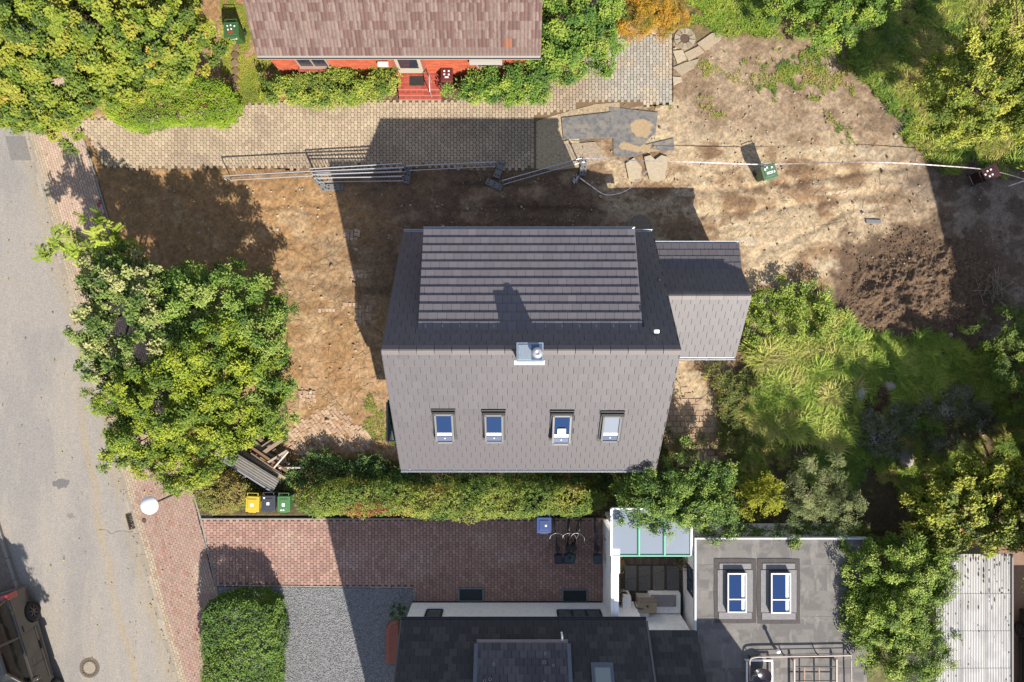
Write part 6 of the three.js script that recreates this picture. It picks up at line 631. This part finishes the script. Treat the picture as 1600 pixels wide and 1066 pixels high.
plant('spirea_shrub', 'fine leaved round shrub at the right edge of the garden', 'shrub', [1585, 550, 0], [bl(1585, 530, 1.5, 44, 50, 1), bl(1560, 590, 1.3, 36, 36, 0.8), bl(1610, 600, 1.5, 40, 50, 1), bl(1590, 650, 1, 30, 24, 0.6)], { spray: 'fine', size: 0.24, colors: [[84, 112, 30], [114, 140, 42], [146, 166, 60]], seed: 121, stem: 0.06, dens: 14 });
plant('garden_shrub', 'leafy wild shrub beside the annex roof', 'shrub', [1200, 490, 0], [bl(1195, 485, 0.5, 26, 34, 0.4), bl(1240, 455, 0.4, 34, 24, 0.35), bl(1265, 500, 0.5, 40, 36, 0.4), bl(1185, 520, 0.4, 20, 20, 0.3)], { spray: 'oval', size: 0.23, colors: [[104, 130, 40], [138, 160, 54], [170, 184, 76]], k: 1.75, seed: 122, stem: 0.04, dens: 7, accent: [[240, 240, 230]], accentShare: 0.012 });
plant('weed_patch', 'scruffy weeds behind the annex downpipe', 'weeds', [1130, 600, 0], [bl(1122, 590, 0.4, 26, 20, 0.35), bl(1145, 630, 0.4, 26, 40, 0.35), bl(1170, 610, 0.5, 20, 24, 0.4), bl(1150, 690, 0.35, 40, 18, 0.3), bl(1060, 700, 0.5, 40, 24, 0.4)], { spray: 'fine', size: 0.22, colors: [[96, 116, 44], [130, 142, 60], [160, 150, 84]], seed: 123, stem: 0.015, dens: 12, accent: [[220, 190, 40]], accentShare: 0.02 });
plant('topiary_ball', 'small dark topiary ball at the white house corner', 'topiary', [622, 950, 0], [bl(625, 956, 0.6, 15, 15, 0.42)], { spray: 'fine', size: 0.14, colors: C.dark, seed: 124, stem: 0.03, dens: 60, per: 10, sigma: 0.05, lump: 0.1 });
plant('courtyard_plant', 'narrow flowering plants along the inside of the white wall', 'plant', [963, 900, 0], [bl(963, 885, 0.7, 9, 16, 0.4), bl(962, 915, 0.6, 8, 18, 0.4), bl(966, 962, 0.5, 9, 16, 0.4), bl(1068, 880, 0.6, 8, 8, 0.4)], { spray: 'oval', size: 0.17, colors: [[96, 112, 50], [140, 140, 80], [206, 176, 120]], seed: 125, stem: 0.02, dens: 30, accent: [[226, 120, 80], [240, 220, 190]], accentShare: 0.15 });
plant('roof_ivy', 'ivy creeping over the back edge of the flat roof', 'ivy', [1220, 838, 0], [bl(1140, 834, 2.0, 50, 6, 0.7), bl(1195, 836, 2.2, 34, 5, 0.5), bl(1250, 832, 1.6, 40, 6, 0.8), bl(1310, 834, 1.9, 30, 6, 0.7), bl(1200, 826, 0.8, 90, 6, 0.7), bl(1300, 826, 0.8, 60, 6, 0.7), bl(1319, 852, 2.72, 4, 7, 0.1), bl(1241, 848, 2.72, 4, 5, 0.1)], { spray: 'flat', size: 0.17, colors: [[100, 134, 40], [134, 162, 52], [160, 180, 70]], seed: 126, stem: 0.02, dens: 22 });
plant('wild_scrub', 'tangled grey green scrub left in the shaded garden', 'scrub', [1390, 680, 0], [bl(1370, 680, 0.4, 26, 26, 0.4), bl(1405, 655, 0.4, 30, 24, 0.4), bl(1400, 700, 0.4, 30, 18, 0.35), bl(1350, 650, 0.35, 16, 26, 0.3)], { spray: 'thin', size: 0.28, colors: [[80, 96, 48], [128, 136, 92], [196, 196, 176], [86, 108, 44]], seed: 130, dens: 13, per: 9, stem: 0.02 });
plant('wild_scrub', 'tangled pale twiggy scrub right in the shaded garden', 'scrub', [1490, 660, 0], [bl(1460, 640, 0.4, 28, 24, 0.4), bl(1500, 630, 0.4, 30, 28, 0.4), bl(1530, 655, 0.4, 28, 28, 0.4), bl(1470, 690, 0.4, 40, 20, 0.35)], { spray: 'thin', size: 0.28, colors: [[76, 92, 44], [120, 128, 84], [200, 198, 180], [90, 104, 48]], seed: 131, dens: 13, per: 9, stem: 0.02 });
plant('unseen_shade_tree', 'unseen tree added beyond the right edge to shade the garden', 'tree', [1640, 850, 0], [bl(1704, 905, 5, 78, 76, 1.6), bl(1702, 828, 5, 78, 70, 1.6)], { spray: 'broad', size: 0.28, colors: C.maple, seed: 129, stem: 0.16, dens: 11 });  // unseen tree, added and shaped to throw shade on the garden
plant('unseen_street_tree', 'unseen guessed tree added beyond the bottom left corner to shade the van', 'tree', [40, 1190, 0], [bl(-130, 1260, 5, 70, 60, 1.4), bl(-60, 1290, 5.4, 70, 60, 1.5)], { spray: 'broad', size: 0.3, colors: C.lime, seed: 127, stem: 0.15, dens: 7 });  // guessed tree out of view, added for its shade over the van

// ---- grass
const TUFT = (seed, n, lean) => { const r = rng(seed), P = []; for (let i = 0; i < n; i++) { const a = r() * 6.283, l = 0.6 + r() * 0.5, s = lean * (0.4 + r()), bx = (r() - 0.5) * 0.25, bz = (r() - 0.5) * 0.25, w = 0.035, mx = bx + Math.cos(a) * s * 0.3, mz = bz + Math.sin(a) * s * 0.3, tx = bx + Math.cos(a) * s, tz = bz + Math.sin(a) * s, ox = -Math.sin(a) * w, oz = Math.cos(a) * w; P.push(bx - ox, 0, bz - oz, bx + ox, 0, bz + oz, mx + ox, l * 0.6, mz + oz, bx - ox, 0, bz - oz, mx + ox, l * 0.6, mz + oz, mx - ox, l * 0.6, mz - oz, mx - ox, l * 0.6, mz - oz, mx + ox, l * 0.6, mz + oz, tx, l, tz); } const g = new THREE.BufferGeometry(); g.setAttribute('position', new THREE.Float32BufferAttribute(P, 3)); g.computeVertexNormals(); return g; };
const TUFTS = { short: TUFT(1, 9, 0.6), tall: TUFT(2, 12, 0.75) };
function grass(name, label, poly, dens, h0, h1, colors, seed, o = {}) {
  const r = rng(seed), xs = poly.map(p => p[0]), ys = poly.map(p => p[1]), x0 = Math.min(...xs), x1 = Math.max(...xs), y0 = Math.min(...ys), y1 = Math.max(...ys), N = Math.round(len(x1 - x0) * len(y1 - y0) * dens), list = []; for (let i = 0; i < N; i++) { const x = x0 + r() * (x1 - x0), y = y0 + r() * (y1 - y0), w = (fbm(x / 24, y / 24) - 0.5) * 150; if (!inPoly(poly, x + w, y + w * 0.7) || paved(x, y) || (o.gap && fbm(x / o.gapSize, y / o.gapSize + 5, 3) > o.gap)) continue; list.push([x, y]); }
  const im = shade(new THREE.InstancedMesh(TUFTS[o.tall ? 'tall' : 'short'], BLADE, list.length)), m = new THREE.Matrix4(); list.forEach(([x, y], k) => { const p = at(x, y), f = fbm(x / 22 + seed, y / 22), h = (h0 + (h1 - h0) * f * (0.6 + 0.8 * r())), w = Math.max(h, 0.1) * (0.9 + r() * 0.5); m.compose(V3(p.x, Math.max(-0.02, dirtH(x, y)) - 0.01, p.z), Q.setFromEuler(E.set((r() - 0.5) * 0.5, r() * 6.28, (r() - 0.5) * 0.5)), V3(w, h, w)); im.setMatrixAt(k, m); const t = Math.min(0.999, Math.max(0, fbm(x / 30 + 9, y / 24 + seed) * 1.9 - 0.45 + (r() - 0.5) * 0.4)) * (colors.length - 1), i = Math.floor(t); im.setColorAt(k, ph(...mix(colors[i], colors[i + 1], t - i), 1.65 * (0.85 + r() * 0.3))); });
  im.name = numbered(name); scene.add(im); tag(im, label, 'grass', null, 'stuff');
}
const GR = [[96, 128, 44], [134, 158, 52], [166, 172, 74], [184, 166, 100]], GG = [[104, 132, 42], [140, 162, 52], [172, 184, 78]], GD = [[112, 116, 52], [150, 146, 78], [186, 166, 106], [198, 172, 120]];
grass('lawn', 'yellowish lawn strip left of the brick house', [[345, -10], [408, -10], [412, 90], [430, 160], [345, 176]], 700, 0.06, 0.15, [[128, 146, 44], [156, 166, 54], [182, 178, 76]], 201);
grass('lawn', 'small green lawn patch at the house corner', [[566, 640], [600, 612], [624, 640], [628, 700], [600, 700], [572, 670]], 280, 0.06, 0.16, GG, 202);
grass('meadow_grass', 'green meadow grass along the top edge', [[1075, -20], [1215, -20], [1220, 50], [1150, 48], [1090, 62], [1070, 40]], 240, 0.1, 0.28, [[112, 146, 44], [146, 172, 54], [176, 180, 76]], 203);
grass('shaded_grass', 'rough grass in the shade below the apple tree', [[1320, -20], [1640, -20], [1640, 275], [1450, 262], [1415, 215], [1370, 150], [1320, 90]], 150, 0.12, 0.4, GR, 204, { tall: true, gap: 0.66, gapSize: 16 });
grass('sparse_tufts', 'band of weedy grass along the top of the bare earth', [[1180, 85], [1260, 78], [1335, 90], [1335, 150], [1300, 160], [1240, 140], [1180, 150]], 330, 0.06, 0.22, GR, 205, { gap: 0.56, gapSize: 14 });
grass('sparse_tufts', 'scattered weeds left of the grass band on the earth', [[1085, 92], [1180, 80], [1185, 145], [1130, 130], [1090, 125]], 260, 0.05, 0.18, GR, 215, { gap: 0.46, gapSize: 12 });
grass('sparse_tufts', 'two small weed clumps in the middle of the earth', [[1088, 158], [1140, 150], [1145, 185], [1092, 182]], 240, 0.05, 0.18, GR, 216, { gap: 0.48, gapSize: 10 });
grass('sparse_tufts', 'small weed clump on the earth before the tape shadow', [[1288, 175], [1330, 170], [1335, 225], [1292, 222]], 240, 0.05, 0.2, GR, 217, { gap: 0.5, gapSize: 11 });
grass('tall_grass', 'tall pale meadow grass on the mound behind the annex', [[1180, 540], [1230, 470], [1290, 470], [1335, 540], [1338, 640], [1300, 700], [1200, 690], [1165, 640]], 330, 0.25, 0.62, [[112, 144, 46], [144, 168, 58], [172, 182, 80], [196, 182, 112]], 206, { tall: true });
grass('garden_grass', 'bright green grass below the soil heap', [[1325, 540], [1345, 515], [1372, 548], [1400, 530], [1436, 556], [1470, 528], [1510, 552], [1560, 540], [1560, 620], [1450, 640], [1330, 600]], 260, 0.15, 0.45, GG, 207, { tall: true });
grass('rough_grass', 'rough weedy grass in the shaded garden', [[1180, 560], [1600, 580], [1640, 760], [1200, 780], [1120, 730], [1150, 640]], 130, 0.1, 0.38, GR, 208, { tall: true, gap: 0.56, gapSize: 20 });
grass('weedy_edge', 'dry weeds along the thicket and the earth', [[1120, 640], [1200, 640], [1230, 720], [1130, 730]], 160, 0.08, 0.3, GD, 209, { tall: true, gap: 0.6, gapSize: 14 });
grass('verge_weeds', 'weeds under the thicket along the sidewalk', [[190, 420], [430, 420], [450, 700], [330, 800], [290, 780], [225, 560]], 60, 0.1, 0.3, GR, 210, { gap: 0.6, gapSize: 20 });
grass('driveway_weeds', 'low weeds between paver driveway and rubber mats', [[1000, 160], [1050, 158], [1048, 172], [1004, 168]], 200, 0.05, 0.16, GR, 211);
grass('hedge_verge', 'grass strip under the hedge beside the new house', [[440, 735], [1130, 735], [1130, 800], [440, 800]], 70, 0.08, 0.3, GR, 212);

// ---- soil heap, stones, straw
{
  const P = [], U = [], I = [], x0 = 1305, x1 = 1570, y0 = 345, y1 = 555, nx = 150, ny = 120; for (let j = 0; j <= ny; j++) for (let i = 0; i <= nx; i++) { const x = x0 + (x1 - x0) * i / nx, y = y0 + (y1 - y0) * j / ny, p = at(x, y), h = heapAt(x, y), e = Math.min(1, h * 4); P.push(p.x, h - 0.05 + e * ((fbm(x / 9, y / 9) - 0.5) * 0.36 + (fbm(x / 3, y / 3, 2) - 0.5) * 0.14), p.z); U.push(i / nx * 4, j / ny * 3); } for (let j = 0; j < ny; j++) for (let i = 0; i < nx; i++) { const a = j * (nx + 1) + i, b = a + 1, c = a + nx + 1, d = c + 1; I.push(a, c, b, b, c, d); }
  const g = new THREE.BufferGeometry(); g.setAttribute('position', new THREE.Float32BufferAttribute(P, 3)); g.setAttribute('uv', new THREE.Float32BufferAttribute(U, 2)); g.setIndex(I); g.computeVertexNormals(); const c = at(1435, 450), hp = thing('soil_heap', 'heap of dark brown crumbly soil right of the sandy earth', 'soil heap', [c.x, 0, c.z]); part('soil', g, std(ph(126, 101, 78), 0.98, { map: PATCHY }), hp);
  const r = rng(71), N = 4200, im = shade(new THREE.InstancedMesh(new THREE.DodecahedronGeometry(0.05, 0), std(0xffffff, 0.97), N)), m = new THREE.Matrix4(); let k = 0; while (k < N) { const x = x0 + r() * (x1 - x0), y = y0 + r() * (y1 - y0), h = heapAt(x, y); if (h < 0.02 && r() < 0.97) continue; const p = at(x, y), s = 0.15 + Math.pow(r(), 4) * 0.8, v = 0.8 + r() * 0.5; m.compose(V3(p.x - c.x, Math.max(0, h - 0.04) + (fbm(x / 9, y / 9) - 0.5) * 0.36 * Math.min(1, h * 4) + 0.01, p.z - c.z), Q.setFromEuler(E.set(r() * 6, r() * 6, r() * 6)), V3(s, s * 0.8, s * (0.7 + r() * 0.6))); im.setMatrixAt(k, m); im.setColorAt(k++, r() < 0.03 ? ph(206, 186, 160) : ph(126 * v, 101 * v, 78 * v)); } im.name = 'clods'; im.userData.kind = 'stuff'; hp.add(im);
}
{ const r = rng(72), N = 6500, im = shade(new THREE.InstancedMesh(new THREE.DodecahedronGeometry(0.03, 0), std(0xffffff, 0.9), N)), m = new THREE.Matrix4(); let k = 0; while (k < N) { const x = 170 + r() * 1400, y = 70 + r() * 670; if (paved(x, y) || (fbm(x / 40, y / 40) < 0.5 && r() < 0.7)) continue; const p = at(x, y), s = 0.25 + Math.pow(r(), 4) * 1.9 + (r() < 0.03 ? 1 + r() * 1.6 : 0), c = r() < 0.6 ? [220, 204, 180] : r() < 0.7 ? [186, 160, 130] : [150, 126, 100]; m.compose(V3(p.x, dirtH(x, y) + 0.01 * s, p.z), Q.setFromEuler(E.set(r() * 6, r() * 6, r() * 6)), V3(s, s * 0.6, s)); im.setMatrixAt(k, m); im.setColorAt(k++, ph(...c)); } im.name = 'pebbles'; scene.add(im); tag(im, 'pebbles and crumbs of stone scattered over the earth', 'pebbles', null, 'stuff'); }
{ const r = rng(73), N = 900, im = shade(new THREE.InstancedMesh(new THREE.CylinderGeometry(0.006, 0.006, 0.35, 4).rotateZ(Math.PI / 2), std(0xffffff, 0.9), N)), m = new THREE.Matrix4(); for (let k = 0; k < N; k++) { const a = r() < 0.6, x = a ? 430 + r() * 170 : 640 + r() * 800, y = a ? 370 + r() * 270 : 270 + r() * 100, p = at(x, y), s = 0.4 + r(); m.compose(V3(p.x, dirtH(x, y) + 0.015, p.z), Q.setFromEuler(E.set(0, r() * 6, (r() - 0.5) * 0.2)), V3(s, 1, 1)); im.setMatrixAt(k, m); im.setColorAt(k, ph(...(r() < 0.6 ? [220, 196, 154] : [150, 120, 90]))); } im.name = 'straw_bits'; scene.add(im); tag(im, 'dry straw and twigs strewn on the earth', 'straw', null, 'stuff'); }
{ const r = rng(74), N = 1300, im = shade(new THREE.InstancedMesh(new THREE.DodecahedronGeometry(0.07, 0), std(0xffffff, 0.85), N)), m = new THREE.Matrix4(), spots = [[1430, 625], [1370, 690], [1500, 640], [1545, 620], [1405, 670], [1460, 650], [1530, 660]]; for (let k = 0; k < N; k++) { const s0 = spots[k % 7], p = at(s0[0] + (r() + r() - 1) * 30, s0[1] + (r() + r() - 1) * 24), s = 0.25 + r() * 0.7, v = 180 + r() * 60; m.compose(V3(p.x, 0.03 + r() * 0.05, p.z), Q.setFromEuler(E.set(r() * 6, r() * 6, r() * 6)), V3(s, s * 0.5, s)); im.setMatrixAt(k, m); im.setColorAt(k, ph(v, v - 3, v - 12)); } im.name = 'pale_rubble'; scene.add(im); tag(im, 'pale rubble showing through the weeds in the shaded garden', 'rubble', null, 'stuff'); }
for (const [x, y, rx, ry, col, lb] of [[1341, 614, 9, 13, [206, 204, 206], 'pale boulder beside the tall grass'], [1385, 604, 13, 9, [196, 184, 176], 'grey stone behind the maroon bush'], [1413, 716, 12, 14, [190, 180, 168], 'grey boulder at the edge of the garden tree']]) { const g = new THREE.IcosahedronGeometry(1, 2), q = g.attributes.position; for (let i = 0; i < q.count; i++) { const k = 1 + 0.4 * (n3(q.getX(i) * 1.3 + x, q.getY(i) * 1.3, q.getZ(i) * 1.3) - 0.5); q.setXYZ(i, q.getX(i) * k * len(rx), q.getY(i) * k * 0.25, q.getZ(i) * k * len(ry)); } g.computeVertexNormals(); const m = mesh('boulder', g, std(ph(...col), 0.9, { map: GRAIN2 })); m.position.copy(at(x, y)).setY(0.12); tag(m, lb, 'boulder'); }
plant('barberry_bush', 'small maroon leaved bush in the shaded garden', 'bush', [1379, 625, 0], [bl(1379, 624, 0.45, 12, 18, 0.4)], { spray: 'fine', size: 0.17, colors: [[92, 56, 52], [120, 72, 64], [104, 64, 58]], seed: 128, stem: 0.03, dens: 40, per: 10, sigma: 0.1 });
{ const r = rng(75), p = at(1550, 450), g = thing('brushwood', 'tangle of dry sticks beside the soil heap', 'brushwood', [p.x, 0, p.z]); for (let i = 0; i < 46; i++) { const a = r() * 6.28, L = 0.4 + r() * 0.9, m = mesh('stick', bar(V3(-L / 2, 0, 0), V3(L / 2, (r() - 0.3) * 0.25, 0), 0.012, 0.006, 5), i % 3 ? std(ph(196, 178, 150), 0.9) : BARK, g); m.position.set((r() + r() - 1) * 0.8, 0.04 + r() * 0.3, (r() + r() - 1) * 0.6); m.rotation.y = a; } }
{ const r = rng(81), N = 260, g = sprayGeo(1, 1, 0.7, 9), im = shade(new THREE.InstancedMesh(g, BLADE, N)), m = new THREE.Matrix4(); for (let k = 0; k < N; k++) { const y = 160 + r() * 900, e = 48 + (y - 215) * 0.274, x = r() < 0.45 ? e - 8 + (r() - 0.5) * 14 : r() < 0.5 ? e - 20 - r() * 140 : e + 10 + r() * 60, p = at(x, y), s = 0.05 + r() * 0.06; m.compose(V3(p.x, x < e ? -0.105 : 0.04, p.z), Q.setFromEuler(E.set((r() - 0.5) * 0.6, r() * 6, (r() - 0.5) * 0.6)), V3(s, s, s)); im.setMatrixAt(k, m); im.setColorAt(k, ph(...(r() < 0.6 ? [214, 186, 80] : [176, 140, 70]))); } im.name = 'fallen_leaves'; scene.add(im); tag(im, 'yellow fallen leaves along gutter, street and sidewalk', 'leaves', null, 'stuff'); }
{ const g = new THREE.Group(); g.name = 'stepping_path'; tag(g, 'brown stepping stones through the lawn strip', 'path', null, 'structure'); scene.add(g); const r = rng(82), m = tileMats([[150, 122, 90], [134, 108, 80], [164, 136, 104]], 0.95); for (let i = 0; i < 7; i++) { const p = at(368 + (r() - 0.5) * 3, 74 + i * 12.5), s = mesh('stepping_stone', prism([[-0.15, -0.14], [0.02, -0.16], [0.15, -0.12], [0.16, 0.1], [0.05, 0.15], [-0.14, 0.13]], 0, 0.1, 0.02), m[i % 3], g); s.position.set(p.x, 0.0, p.z); s.rotation.y = r() * 6; } }
scene.traverse(o => { if (o.isMesh) shade(o); });
renderer.render(scene, camera);
